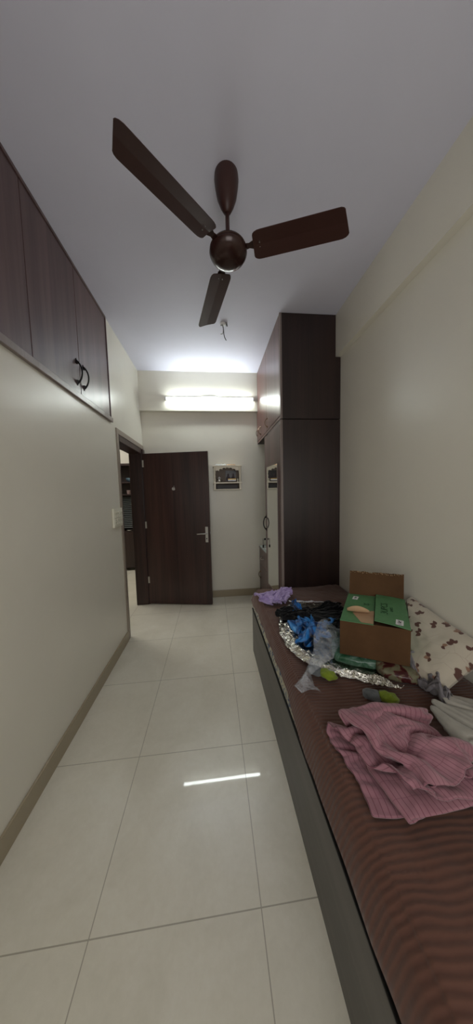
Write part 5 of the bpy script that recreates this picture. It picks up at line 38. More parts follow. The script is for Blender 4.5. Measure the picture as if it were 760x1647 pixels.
5,-2,-3,2,7,-3,1,0,0,0,-2,7,-8,-2,1,11,-6,-15,4,18,-6,-9,2,3,2,2,-1,-11,7,2,-3,-3,6,2,-10,9,3,-7,-2,1,-1,0,-10,12,2,3,1,-8,0,-8,-1,6,10,1,-10,9,-5,3,-5,-2,-2,-11,13,8,0,-5,-10,5,7,1,-4,-1,4,-1,-4,5,1,0,-12,9,0,-4,0,3,-2,-4,2,0,-3,-1,-9,9,7,-2,-5,3,1,-8,1,5,5,-3,-2,4,3,0,-4,-7,3,-13,13,11,-1,-8,-14,15,2,-5,-2,8,1,-6,2,2,2,-7,1,0,-4,1,4,-1,0,1,-4,-2,0,6,-3,-7,2,13,-1,-10,-5,-3,2,-4,16,-8,2,2,2,0,-9,14,-10,-6,8,3,0,-2,1,1,-3,-18,11,10,-1,-9,11,-2,3,-13,5,-2,-4,6,0,-3,1,0,2,-3,3,-3,-1,0,3,5,1,-7,-10,2,5,-6,11,-6,2,0,-2,-3,10,2,-14,-3,12,2,-1,-2,1,0,-12,-2,12,8,-11,2,8,-2,2,-5,0,-16,6,7,-5,0,0,-3,4,3,4,-3,0,0,7,0,1,-13,-8,5,-3,1,5,-2,-2,-2,2,5,5,-1,-2,-17,-3,17,-4,3,4,2,-19,1,9,12,-10,-4,0,-3,9,1,-4,0,-4,3,-2,5,4,-2,-15,14,3,-1,-2,-4,-3,-2,13,-17,2,0,0,-4,1,4,0,2,13,-5,3,-17,-2,6,-5,3,0,-5,-1,8,-11,-1,5,3,-4,1,12,6,-2,-4,2,6,-6,-10,1,14,0,-7,-15,2,0,3,5,3,-4,-7,18,-20,9,-6,2,-1,2,3,0,8,-1,-1,0,1,-7,-8,-1,8,5,-2,-15,-1,4,-5,8,9,-4,-11,8,9,0,-7,12,2,-7,-8,6,10,-2,-4,-2,-15,2,6,6,1,-5,2,-5,-2,-2,5,-8,5,5,-2,1,6,-9,7,0,-1,-9,-7,1,13,2,-1,-12,-3,0,0,8,5,-4,-10,16,3,-2,2,4,-1,-4,-1,6,1,-2,-3,-7,-10,2,11,1,0,-2,4,-15,7,0,-2,-4,7,5,6,-9,9,-8,4,0,-2,-7,-4,5,10,0,-3,-12,1,0,3,7,-3,-3,3,14,-8,1,1,0,0,-3,2,8,0,-7,-1,-6,-2,0,1,3,-10,17,-8,-2,1,-2,-5,2,7,-2,7,-10,4,-8,8,4,-7,-6,-1,7,9,0,-7,-5,1,0,2,2,0,-1,-4,12,-1,2,0,-2,0,0,0,1,0,3,-8,2,-4,12,-2,-8,3,2,-11,-2,9,-8,-1,3,-4,-1,5,-8,7,-5,1,3,-7,-6,4,8,1,11,-12,-2,-2,5,7,-6,-1,10,-9,2,5,0,1,-3,1,-2,-2,0,5,0,-16,-1,8,3,0,-3,12,-11,2,-1,-3,-4,0,-12,2,5,0,-8,-2,13,6,0,-12,-7,8,2,12,0,-14,2,2,4,-1,-7,4,5,0,-2,3,-5,-6,0,15,-1,4,-7,3,-4,-6,-1,8,-1,-9,11,-2,-4,-1,0,-3,0,-8,5,-7,7,-3,0,-6,12,1,1,-10,-8,20,2,0,-4,-7,-1,6,10,-14,0,6,-10,7,8,5,-2,-10,2,8,-9,11,-4,-4,-4,-1,1,0,-2,1,5,-15,10,1,-3,-2,-9,0,10,-4,3,-2,11,-16,14,3,-1,-13,3,2,10,-4,-12,-3,1,5,2,-5,2,1,-3,1,-2,-1,-1,-4,12,10,-11,10,-3,-7,-2,3,0,-2,0,11,-9,-3,11,-7,-10,-7,-4,8,7,1,-2,-1,4,-18,-1,17,-2,-11,0,14,7,-4,-13,-5,4,3,0,0,-5,1,-4,2,5,-2,-6,-2,2,19,-11,15,-1,-17,6,7,-7,-1,6,1,-13,11,8,
-8,-2,-3,-8,17,1,1,-16,11,6,-4,-16,20,-10,3,-8,8,5,-2,3,-16,3,2,0,-4,-1,1,4,4,1,-3,-7,0,-1,15,-10,14,-5,-8,9,-1,-10,5,11,-12,-6,10,11,6,-4,7,-19,14,4,1,-19,0,1,7,0,1,-12,1,2,14,1,4,5,-6,-15,-2,13,-15,3,-3,-1,5,0,-1,4,-6,1,4,12,6,-12,-3,9,-12,-3,12,2,-14,-3,9,0,15,-17,7,-10,13,-6,-1,-3,3,2,-7,17,-13,-3,-2,2,10,-3,7,0,-2,-14,0,-1,-5,4,-3,1,1,4,-3,-2,-2,11,-3,14,0,-8,-9,8,-7,1,11,-5,0,-6,9,-10,9,-4,6,-8,0,6,0,2,3,-2,-11,10,0,2,0,1,-10,1,7,-2,-6,-5,1,-8,0,-3,0,0,2,-2,3,0,-2,-2,3,15,-5,4,-1,-4,-7,7,2,-8,-3,2,10,0,-3,-7,-6,3,4,7,3,-5,3,-1,0,3,0,-8,4,7,-5,0,1,1,-17,0,4,-3,2,8,-6,7,3,-7,0,-1,-5,-3,0,12,6,0,0,-6,-11,7,-1,0,79,-5,6,8,5,3,3,-7,0,0,-4,0,-1,2,-5,0,3,-4,7,9,1,-11,14,9,-4,-7,-13,-8,-15,3,-4,0,17,10,9,10,3,-1,-11,5,-4,1,0,-3,-3,-3,-2,8,8,1,-2,-1,0,-3,1,-2,1,4,-5,3,-7,5,2,-4,0,-15,2,3,14,-13,-4,2,7,8,-1,0,-2,-1,7,-1,-1,-6,-12,3,2,12,-1,3,-3,-2,2,-2,2,-7,-5,-4,5,4,-3,-2,14,5,-1,-3,-3,5,-1,-4,-5,7,5,-10,-8,-9,4,0,1,1,1,-1,-1,20,1,-1,-11,-8,3,3,6,-9,-2,-1,1,0,10,9,0,-3,1,-11,7,-7,-4,-2,8,4,0,-9,8,2,13,-1,-3,2,-1,-7,-12,6,5,2,-6,-11,1,3,7,-1,-2,-4,-6,16,11,1,-11,-8,1,0,11,-9,-5,-1,0,0,3,8,0,1,-1,0,-12,8,0,-2,4,1,-1,-3,4,0,6,-2,0,6,2,-11,-3,-3,1,-1,-2,-1,0,1,6,-2,0,-9,-2,5,11,11,-12,-6,-1,8,-11,7,4,-6,-4,-1,2,-2,1,12,-5,-9,-2,4,-2,3,6,0,5,1,-7,-3,-5,4,4,-4,6,-6,-2,2,1,-1,-1,-2,-3,4,2,5,-7,-3,-1,1,2,14,-11,-2,-3,11,-11,3,0,-2,-3,1,8,-8,0,1,-11,6,-7,1,2,4,6,-2,-1,-2,1,-1,-6,6,8,-3,-8,0,3,-1,-1,2,-3,3,-1,-2,8,-1,-7,-2,-1,3,-2,5,3,-7,5,3,-13,7,-5,1,-1,6,-1,-3,0,-8,-1,-1,-1,-1,1,0,-1,0,1,6,2,-3,-2,5,0,-2,3,-3,0,1,5,-2,0,-8,2,5,-1,8,-12,0,0,-3,5,-4,3,-2,0,-2,-4,9,-6,0,2,6,-7,-1,-9,0,-1,5,-6,1,0,-1,10,-3,-1,0,-4,-3,6,2,0,-2,0,-2,11,-7,1,-4,6,-2,0,0,-6,14,-14,-1,7,-7,2,3,-5,0,14,-8,-10,6,-2,-3,9,-1,-5,-8,0,-1,0,8,-2,2,5,-9,1,-3,3,1,-8,-2,13,1,-5,-2,1,3,7,-1,-3,-6,0,2,12,-12,-1,-2,-3,0,10,-12,1,-3,7,0,7,2,-13,-3,1,3,6,-3,-8,0,8,-7,-1,-1,5,-5,0,-3,-1,5,1,-2,-3,4,4,0,0,-4,2,1,0,-2,3,0,-7,14,4,-9,-2,-5,-2,-2,3,1,11,-3,-12,3,5,7,-3,-10,-1,8,0,-9,0,1,-3,-2,5,-2,1,-3,1,7,-3,-1,0,-1,0,4,
2,0,-1,-9,2,8,-1,0,6,2,-8,-5,5,12,-7,-8,-4,8,-3,-3,4,-1,-7,1,1,4,9,-14,5,2,-6,-1,0,2,-6,0,1,-2,0,7,-2,-2,1,0,0,-1,3,2,0,0,-6,7,-2,-1,0,8,6,-6,-3,-10,6,10,-7,-7,1,-2,10,-9,7,-4,1,4,-12,3,2,4,-1,-11,0,0,3,-2,-1,1,-2,11,-1,-6,1,-1,0,0,0,2,1,3,-1,-3,-6,12,6,-5,6,-7,-1,5,-7,-11,2,14,1,-15,12,1,-11,-3,14,-9,0,3,-7,15,-8,3,-11,0,0,2,0,-1,0,13,-9,-1,4,-5,0,1,-2,0,1,2,-1,8,-4,5,-10,-2,9,-9,-1,0,9,10,-5,-11,-5,10,-4,-2,0,3,-6,-4,11,-8,1,6,-5,3,3,-10,0,-1,2,2,-1,0,1,-3,-2,3,5,-1,-1,-2,-2,2,1,0,6,-1,-1,11,4,-2,1,-14,-8,-2,13,4,4,-11,-10,10,-1,-2,11,-8,-3,4,4,-3,-10,0,0,10,-10,0,0,-1,7,-2,0,-2,7,-8,-3,8,-2,1,1,-8,0,1,3,5,0,-1,2,2,-4,3,6,-3,7,-21,0,14,10,-9,-3,-8,0,7,-2,-5,-1,7,8,-8,-7,-3,7,-8,-3,0,0,1,4,0,-2,5,12,-6,-14,8,6,9,-4,-17,0,4,-2,4,0,-2,6,8,-9,1,4,-7,7,-7,-10,11,11,-3,1,-17,5,14,-9,-13,-1,9,12,-6,-7,-7,-11,1,0,0,0,2,-1,0,-1,7,9,7,-1,-7,0,2,6,-10,-3,-10,14,-10,-1,3,3,-8,12,-4,-11,11,7,-9,-8,10,12,-14,5,-15,15,7,-9,-9,-4,12,8,2,-18,]),
'shirtC':(46,46,[-42,0,9,4,-5,4,4,-2,3,9,7,-3,-6,-8,-17,-11,-1,3,10,8,4,13,8,2,8,0,14,11,3,-5,-2,10,-7,8,-5,5,8,8,7,10,-14,-2,-11,-9,3,5,7,-3,-3,-9,3,10,-3,-5,10,4,-5,3,1,-6,8,3,0,-6,-2,-1,0,3,-1,-3,6,0,3,-13,-2,6,0,0,-10,20,-4,2,-3,-1,0,0,1,5,-1,3,-1,-5,3,-3,-7,2,-3,-5,4,3,3,4,-8,8,-6,9,2,-4,1,3,3,-7,-8,2,1,5,1,-2,3,-1,-6,3,-5,10,-4,4,-3,0,3,1,-5,0,1,-7,19,-3,0,-5,2,-2,1,-9,11,-6,3,-1,-3,6,-3,0,-3,4,2,8,-4,-2,-7,6,7,-1,-7,1,-2,2,0,-8,4,7,-14,4,9,-2,1,-7,5,7,0,-3,-3,1,2,-8,11,-9,9,-7,1,-4,-4,0,11,-14,-4,8,-6,2,4,3,-3,0,5,-3,4,-2,-10,2,9,-3,0,-2,3,0,-3,-5,5,2,-1,-9,13,3,-3,-3,1,4,3,-3,-4,3,2,-2,2,-9,10,0,0,-10,1,10,1,-5,0,1,-6,7,-3,1,0,-1,-3,7,-1,-5,3,-6,10,-2,0,3,-3,-4,0,0,9,-11,6,2,1,5,-5,2,0,3,-1,-2,0,1,-9,8,-3,0,2,-2,5,-14,0,12,-7,-5,5,-1,-4,3,4,0,-1,7,-12,9,-4,0,7,-4,1,-7,-4,14,-5,5,-6,-1,11,-11,-1,0,2,6,-12,4,5,4,-1,0,0,4,-7,2,-11,5,1,10,-10,-8,3,8,-13,-4,7,0,-2,0,0,2,5,2,-8,5,3,-13,3,1,3,-2,-3,15,-2,-2,1,2,-1,6,-12,0,-5,10,-11,0,10,4,-7,3,2,6,2,-8,-14,9,-3,15,-17,-1,4,0,-8,-2,5,1,2,-6,2,4,4,0,-2,0,2,3,-2,0,2,-10,-4,4,8,-1,-7,9,-11,10,-3,-3,-1,-3,4,-5,6,2,1,-7,-1,14,2,-8,-7,-10,6,-2,1,2,1,4,-6,0,-2,1,6,-4,-5,8,1,-2,-1,0,-3,2,-1,1,0,8,-6,-1,-7,10,0,1,3,0,3,-16,6,-7,2,0,4,-1,-2,-3,0,12,7,-3,8,-19,6,-2,0,4,-6,6,-2,-2,-4,2,-3,2,4,13,-1,-10,6,0,-5,0,4,-5,3,-1,4,-2,-3,-3,9,-8,6,5,6,-5,-13,-1,1,2,0,7,-4,-10,13,8,3,4,4,-8,-6,-5,3,6,-2,-1,5,-6,-1,10,-3,-10,11,6,-7,1,2,-5,0,-1,6,-7,5,-5,8,-8,-2,0,5,1,-4,9,-11,5,-4,-2,-2,0,6,5,-2,-9,8,4,-9,10,7,-13,-3,-1,4,3,1,-1,-1,1,3,8,-3,-19,15,7,-10,2,0,-2,-1,2,-3,4,5,-4,4,-12,4,-4,1,0,4,9,-10,-2,-1,3,-6,4,8,2,1,0,1,-10,0,11,8,-10,1,-2,-1,-1,1,-4,1,-1,3,16,-3,-17,7,3,-6,9,-4,-9,7,1,1,-10,8,4,-2,-7,9,-5,3,-2,-4,4,0,-4,-6,6,1,8,2,2,0,-2,0,-8,-2,10,9,-8,-1,2,-6,1,8,-2,0,0,1,9,0,-18,8,-7,1,6,0,-3,7,-4,-1,-1,-1,0,-4,-2,5,-3,2,7,2,-7,-2,3,-6,-1,4,11,-2,1,-6,2,-3,-6,-3,4,15,-5,-2,5,-15,11,0,-10,0,4,8,3,4,-13,5,-2,2,2,-3,-2,-3,6,-1,-2,6,-10,4,2,3,-1,5,0,-6,2,3,0,-6,2,-1,0,-13,14,2,4,-5,-7,1,2,5,1,1,-3,1,5,0,-6,-1,-3,10,2,-3,-2,-1,-9,8,5,-1,-6,-5,0,2,0,3,-4,-1,
4,2,-5,14,-1,-6,-11,9,0,-4,8,2,-2,-12,-5,1,14,-8,-4,1,4,0,-12,17,-9,2,7,-2,-1,3,0,1,-4,0,0,5,-9,-1,6,5,-8,-4,1,8,-6,-2,0,1,-2,6,-8,-1,2,6,-10,5,1,0,10,-1,-3,9,1,-7,8,-11,-7,-1,0,14,-8,3,-9,3,3,2,2,4,2,-3,1,2,-7,4,-4,-11,-2,17,1,-1,-1,4,-7,-5,-1,-4,5,-6,4,1,2,6,-3,3,-5,-1,13,0,2,3,6,-2,0,-2,0,-1,-8,3,1,-6,-1,7,0,-8,6,3,2,-8,-4,8,-3,1,1,1,-3,4,-1,4,6,-3,-9,-3,2,-9,11,-1,4,0,-5,3,-8,0,-1,4,8,9,-4,4,4,-1,-11,2,0,-4,0,1,5,2,-8,0,1,-3,-1,9,2,-3,1,-5,-4,4,6,-3,-8,1,3,-4,12,-6,-2,-5,6,-9,15,2,-16,4,-8,7,8,-9,-2,5,-1,5,-4,3,7,0,-14,-5,11,0,-1,2,-2,5,-4,2,-11,1,11,-4,-1,2,4,-8,-5,7,-5,4,1,-6,1,-6,18,-8,2,-2,5,3,-15,14,2,0,-10,-8,7,-4,1,-13,5,7,2,6,3,-3,-5,-2,2,-3,-1,-5,1,1,3,-3,6,-1,0,2,-1,-1,-1,2,-1,-3,2,1,6,0,-11,-4,9,2,-1,4,-15,17,1,-12,10,1,-13,-4,2,1,-6,0,-1,-2,11,5,2,-5,-2,-1,-9,1,9,-9,2,-4,6,0,-5,14,-1,-3,-4,9,-8,-5,15,-2,-11,-2,10,5,-13,2,2,1,1,4,1,-8,9,-3,1,2,-12,-5,-1,0,-4,3,-7,2,7,-6,6,2,-4,7,-12,-2,8,-13,8,7,-10,12,-5,-3,-4,11,-9,16,-17,6,2,-3,-1,-7,12,1,-1,0,0,3,-4,-6,14,3,-7,-10,6,7,-7,-11,2,6,-2,2,-17,4,17,-7,-1,-4,-2,-1,-2,1,1,0,-4,14,-13,1,9,-3,-1,2,-8,9,-11,0,7,-1,7,-2,1,1,-6,1,-5,6,4,-3,3,1,0,-13,1,12,0,-5,-3,5,3,-6,2,7,5,-5,0,-2,4,-13,-3,9,1,5,-7,-5,8,-7,7,-10,19,-10,7,-4,-6,2,0,-4,-4,12,-7,3,1,4,-3,1,-4,-4,9,-2,4,-10,0,10,4,0,-12,3,4,-2,-2,8,4,2,-6,-5,3,-4,2,-1,-3,1,10,-14,8,3,2,-5,13,-16,0,-2,0,2,2,2,-2,-2,2,0,0,7,-1,-3,0,-1,2,1,-2,-7,2,-3,-2,-5,-1,18,-11,5,2,0,-2,0,10,-1,-3,-1,-4,-5,-3,6,0,0,1,6,-15,8,6,5,1,-1,-8,-7,-1,-3,8,0,2,-7,8,1,2,-6,-1,9,-1,-1,-1,-6,-6,-3,7,-5,-7,17,-14,3,9,0,4,-7,4,0,-5,5,4,-3,-8,12,-1,-4,-1,-6,-3,12,-5,10,4,5,-10,-6,5,-6,2,2,-9,-1,2,10,6,-4,2,3,1,1,-6,-54,6,-7,7,8,-3,9,-2,-3,10,8,13,0,12,-4,1,-1,8,9,-6,-9,5,-2,19,3,-9,9,2,-18,-1,21,11,-5,-7,1,-3,14,-2,0,-10,6,8,-6,-7,12,-16,-1,8,-15,5,8,1,-5,3,-2,-3,-5,-2,-2,7,-2,6,-8,10,3,-13,7,2,-2,-2,1,-3,6,-6,-4,15,-2,3,-11,-10,15,-2,-5,4,-4,1,4,-4,-3,2,14,-7,-1,2,4,9,-2,-2,-8,4,-4,0,2,4,1,-8,-2,2,5,1,-2,1,-7,-4,4,1,5,-5,0,6,-5,-6,4,6,-11,13,-7,-6,1,3,0,5,-7,-1,-3,-1,-2,6,-3,10,6,-5,10,6,-2,
-2,-3,0,-2,-2,4,1,5,-5,-6,-4,4,1,-3,7,0,-4,-4,3,6,-4,0,6,-1,-1,-7,-3,0,3,0,-6,6,0,1,-5,1,2,-2,-4,1,17,-4,-1,-2,1,6,2,-1,-3,2,0,0,-6,0,4,6,0,-3,-2,-11,6,6,-2,8,-4,-6,1,3,-10,0,3,-2,11,3,-10,3,4,3,-11,0,-5,5,0,-4,5,-1,-7,3,14,-5,2,-7,5,4,-6,6,-3,2,3,-6,0,-3,2,5,1,1,0,-7,4,-2,-1,6,2,-6,0,-1,2,3,-3,-6,9,2,-3,-2,2,4,-12,1,3,-3,0,0,12,-15,-1,-1,7,5,2,-8,-1,2,0,1,4,-12,11,-6,6,-7,2,5,-1,4,0,-5,2,-2,-4,0,6,-4,10,-6,-2,3,-2,-10,8,9,-11,2,1,4,-4,-5,2,6,-3,-2,-1,-3,2,0,-3,1,-1,2,9,-8,2,-7,12,-11,9,-9,6,-1,0,7,-12,8,1,2,1,0,-4,-6,2,-6,8,1,1,1,-1,-10,1,8,0,-1,6,4,-11,-5,-1,3,3,-1,-1,-1,1,-1,4,0,-6,2,6,-5,3,-4,11,-12,4,1,0,-4,-1,1,-1,6,-1,0,6,1,-6,-6,6,0,0,2,1,0,-2,5,-8,-6,5,1,2,11,-11,-11,3,0,4,4,-7,0,-1,-7,9,0,0,3,2,-14,4,2,6,2,-9,2,2,1,3,-7,-1,0,2,2,7,-8,5,-2,2,-4,-5,5,9,-3,-2,6,0,-1,-7,-4,8,9,-7,-20,4,10,2,4,-10,-6,3,-3,8,-4,-5,6,10,-12,-3,10,-2,6,-9,2,-1,10,0,-7,1,-5,-6,2,13,-3,-4,-1,4,2,-6,3,6,-1,3,-2,-1,7,-6,-4,4,2,1,-20,6,0,6,0,-5,4,-2,-3,7,-2,-3,2,9,-4,-5,-4,1,6,-4,-1,6,2,1,0,2,-7,-8,9,3,-3,-9,1,7,4,-5,2,2,3,5,1,-10,8,-2,-3,3,4,0,-15,-2,-5,8,-2,-2,5,0,-1,2,-4,7,-5,5,-9,4,0,-10,6,3,-2,1,5,0,3,2,-7,-3,4,-1,1,-5,-5,7,4,-6,4,2,-1,3,7,-3,-1,-2,6,-2,0,-7,-3,4,-10,3,0,-5,3,-1,3,2,-2,1,-7,6,-1,1,-3,-3,2,3,0,-1,0,1,5,-3,-3,-2,8,3,-9,0,-2,-6,11,-5,-3,6,1,2,3,0,2,-3,-5,3,-2,-5,1,2,-1,7,2,-6,-3,-3,5,-1,4,0,-3,2,0,8,-7,-4,0,3,4,-3,-6,7,0,-4,-1,-4,4,3,1,-8,5,-7,4,3,-7,4,5,5,0,-1,-6,3,-2,5,-1,-8,7,3,-3,5,-1,-2,2,-5,2,3,2,-3,-4,2,5,3,-2,-2,-1,-10,7,-2,0,7,-1,-8,0,-7,15,-1,2,-15,4,0,3,-1,-1,0,-2,5,1,-7,-2,5,0,9,0,-6,4,3,-8,6,-1,-1,1,-7,2,2,6,-4,-9,4,12,-4,-3,0,-1,-2,0,1,4,2,-6,-5,8,-4,4,-18,5,-3,5,2,11,-11,0,-1,-3,6,8,-9,-4,7,-9,5,7,-51,1,6,1,-9,6,11,-1,-2,-6,1,3,9,-6,-4,6,2,3,0,1,13,-4,-7,-5,2,4,1,8,5,3,12,1,-6,-8,-9,-13,-3,-4,-2,6,9,14,12,12,7,-4,-7,6,-5,-4,6,9,-5,-1,2,-1,2,-5,0,-6,7,-1,-1,3,2,-1,-1,-2,4,-3,0,-2,-2,3,-1,0,-7,-7,8,6,0,-5,3,-3,6,2,-10,3,-2,2,1,4,2,1,9,-1,-5,-2,1,3,0,3,-4,5,-3,-2,2,3,-3,-1,-3,2,5,-2,-1,2,0,0,-2,2,-3,-4,8,-1,-6,-1,-5,-5,3,14,-7,-4,-3,13,-7,-1,0,-6,0,9,2,7,3,
0,-5,2,1,-5,5,0,-2,4,-2,-5,1,2,0,0,-1,1,1,-6,-3,-4,7,9,-2,-3,-3,-6,12,1,-9,-2,3,1,-5,8,-7,1,-4,8,-2,-11,8,-2,-8,13,11,-1,-1,-3,-5,2,1,-3,7,0,1,1,-2,-3,0,2,-7,5,0,3,-14,-3,8,1,1,5,2,-1,-8,5,1,-3,5,0,-1,-8,4,4,-6,-5,-3,7,0,-9,3,9,-10,1,-3,12,0,-5,-7,3,3,1,2,1,0,2,-9,7,0,-1,-7,4,3,5,-4,-3,0,-3,2,3,-2,1,-9,7,4,-4,3,0,-2,-5,3,-2,-1,-5,-2,13,-12,-1,-5,9,7,-7,-5,12,2,-5,-4,0,7,1,1,-1,0,-3,-5,4,5,-2,-8,2,6,4,-1,-4,-6,-6,6,8,-4,2,-3,-5,9,1,-1,1,-1,-6,7,-7,1,0,-9,10,-3,-3,-7,2,7,-12,8,3,-2,-10,-3,-1,3,4,2,3,4,-2,-5,5,2,-5,0,2,3,2,-2,-2,0,-3,-4,8,2,-8,6,-2,-3,4,-5,1,6,-6,6,-1,-3,1,1,-1,0,1,6,-4,5,-3,3,1,-2,-10,-4,2,-3,10,-3,7,2,1,-1,0,1,-7,2,3,-2,4,-3,-2,-3,0,2,-2,2,6,3,-3,-2,0,0,-7,10,-1,-1,-8,-3,11,-12,10,2,-4,9,0,-7,8,4,-2,-2,-7,-4,-1,-4,4,6,7,1,1,-1,0,-2,-2,3,3,-11,9,-5,1,1,-3,5,0,-12,-2,13,3,1,-7,1,-3,6,1,-4,-2,4,4,-6,-5,7,-3,2,-3,1,-2,0,8,-2,-2,4,-7,-4,-2,7,1,2,0,2,-4,-6,7,4,-3,1,-2,-3,3,-5,3,3,-2,-1,-4,-1,12,0,0,-2,-1,1,-1,1,-7,9,-15,5,3,0,5,-3,-11,8,2,-5,11,-4,-2,2,1,-3,-10,4,-2,11,0,2,-2,-12,5,3,3,-1,-1,-6,5,-1,-6,13,0,-3,6,-3,4,-2,-1,-4,0,5,-3,1,-9,11,-2,2,6,-1,1,-8,-3,4,2,-2,6,-3,1,1,-2,2,-9,7,-6,9,-1,1,-1,-3,-1,4,3,-4,2,-5,-7,9,2,-3,1,1,8,-2,2,-2,-1,-6,2,2,-2,2,-9,0,-1,2,6,-6,7,1,1,-1,-2,-1,-1,-4,3,4,-3,0,-5,1,0,8,-2,2,-12,10,-1,1,-3,1,1,-1,1,-8,7,1,0,3,2,1,0,-6,3,-2,1,-1,-3,1,1,8,-9,0,8,-6,5,3,-1,-3,1,0,2,-2,-7,4,1,-1,3,-5,3,7,-9,6,-1,-11,3,-3,2,9,-2,-1,0,-10,0,-2,7,9,1,0,1,-2,-5,0,1,1,6,-10,7,1,-9,1,6,-3,3,2,-4,-5,7,2,-12,-3,-2,5,2,-2,11,-3,-2,6,-4,5,-10,-8,4,-4,0,11,3,3,2,-2,-1,-10,4,-5,6,3,-2,4,0,-17,15,1,8,7,-2,5,-9,5,-4,1,2,2,-3,1,-1,-1,-3,-1,2,1,-4,-9,8,5,-6,13,-8,6,-4,-4,2,-1,2,-1,7,-2,3,1,-3,-12,5,5,1,2,1,-2,-5,-9,14,-2,-1,8,-9,12,-4,-1,-3,5,-7,6,-13,0,4,4,-1,-8,1,6,-5,-2,0,3,8,1,-6,2,3,-8,-4,3,6,1,6,0,2,-2,2,-1,2,-8,4,-2,-5,11,-8,-2,4,-6,6,9,-10,11,1,-2,-9,8,-7,8,-16,12,3,-2,-4,-1,-1,5,-1,0,-2,-9,6,-1,1,5,1,-8,-9,6,6,-6,0,8,4,-4,3,-7,9,-6,3,3,0,2,-9,-4,-8,-2,5,3,-1,5,3,3,-6,5,-4,1,2,0,2,-4,1,-1,2,1,-2,5,-10,0,1,-1,-7,3,9,-6,-8,-1,20,-10,-6,6,8,-2,-1,2,-1,-4,
0,-3,7,3,-1,-3,1,-4,11,-2,2,-6,1,3,1,3,-2,-5,9,0,-1,-7,5,-1,-2,4,-2,4,-16,10,3,2,-4,1,-3,-3,-3,-3,19,-9,-7,9,-2,3,2,2,-3,-1,1,-9,6,4,0,-7,5,-1,6,1,7,-4,2,-3,-3,4,0,-5,7,-2,-6,1,4,0,0,2,-2,1,-10,10,-1,1,-7,5,-3,0,1,3,-1,-4,3,5,-2,-9,-4,8,8,-14,11,-12,3,-2,3,-1,1,-4,3,5,4,-2,0,-3,-2,2,2,1,2,-4,-1,2,0,2,0,-2,3,0,-5,3,2,-2,-3,3,-5,3,3,2,-3,-11,7,-4,6,-1,-5,-3,13,-14,10,-1,-1,-2,0,3,3,0,-1,5,0,-5,-1,3,-4,8,-5,-4,9,-1,-5,0,2,5,-1,-2,3,-2,-3,1,-1,4,-1,2,-1,-6,7,1,-3,-1,-1,2,-1,-8,-4,6,14,-18,-3,4,2,-1,-2,1,2,-3,4,4,-1,-3,4,-12,-9,6,7,7,1,0,-10,-2,4,8,-2,-5,-8,9,3,-1,-10,3,4,-1,-10,-1,13,2,2,-8,2,3,1,0,-1,-10,16,-14,6,-1,0,0,-2,-3,4,1,2,-4,2,5,0,-4,-2,3,-3,-5,10,-3,-4,1,9,-1,-1,1,-14,1,-1,11,1,-5,-1,6,-8,-9,13,1,2,-11,1,-2,4,3,3,-4,6,3,4,0,1,-2,3,-5,-1,5,2,-2,0,6,-4,-3,4,2,-10,-2,14,-11,-5,2,12,-3,-1,-1,-7,9,1,1,-9,-6,8,1,-3,-11,10,2,3,-5,0,-3,6,1,-2,3,3,-2,4,3,4,1,-6,-1,-1,5,2,-1,1,1,-1,0,-3,-4,-4,5,9,-7,-3,-2,3,5,1,-1,3,0,-5,1,-3,-1,7,-6,-6,-1,7,-7,7,4,-2,-7,5,-4,3,5,1,-2,0,-1,3,7,-9,-7,-1,1,0,2,-4,-5,3,4,11,-7,-2,6,4,-14,-6,10,-3,8,-5,-5,0,3,6,6,-4,2,8,-2,-12,0,1,4,4,-2,1,-5,3,2,-10,6,4,1,2,-16,10,-7,1,1,2,-4,-1,4,-5,0,0,4,8,-5,-10,8,1,1,-3,4,-3,4,-5,2,-6,2,-4,6,4,0,0,-4,-4,14,-9,-4,11,-8,-7,5,11,-64,-4,-5,-7,-7,5,-12,5,-4,0,-1,2,-2,3,5,-9,-2,0,-3,1,4,-9,2,5,2,1,6,8,0,-10,3,0,2,-6,-3,2,5,-2,6,-8,3,7,-4,1,11,-13,-6,-7,-2,-1,0,1,-1,-1,7,4,-3,-5,-2,-1,4,-2,2,4,-4,3,-7,-1,3,0,1,-1,2,-2,-3,7,-3,2,-1,2,-5,-1,1,3,-1,0,1,-6,1,-1,4,-3,5,-2,-1,4,-1,-6,-5,2,-2,-2,8,5,1,-11,1,0,3,0,-3,3,-5,5,-5,0,5,-5,2,-3,1,2,-2,-2,2,3,-2,4,-2,-4,0,3,0,0,4,1,4,-13,0,3,-3,3,-7,9,3,-12,-4,8,-4,-7,7,-1,4,-3,-6,5,-2,-1,-1,2,2,1,-6,-1,5,-3,0,0,0,5,-2,1,-3,0,-1,1,5,1,-7,3,0,0,-1,1,2,-3,-3,6,2,-4,-6,4,11,-11,-5,5,0,-6,-2,1,4,-2,5,-2,1,-3,1,-3,9,1,-10,-1,0,10,-2,-6,-2,12,-3,-6,2,5,-1,-7,8,-4,-2,3,-1,-4,-2,15,-12,2,-4,7,-7,-8,-1,2,12,-6,-7,1,-3,6,-7,0,6,-2,15,-11,-4,-2,-1,-1,4,7,-9,2,2,10,7,-14,-7,4,6,-9,0,4,7,-14,6,-4,2,1,-1,0,0,10,-10,-4,5,2,-15,-2,1,0,6,2,-9,5,-6,18,-11,0,-5,1,12,-8,-4,2,2,-5,3,11,-8,-4,0,
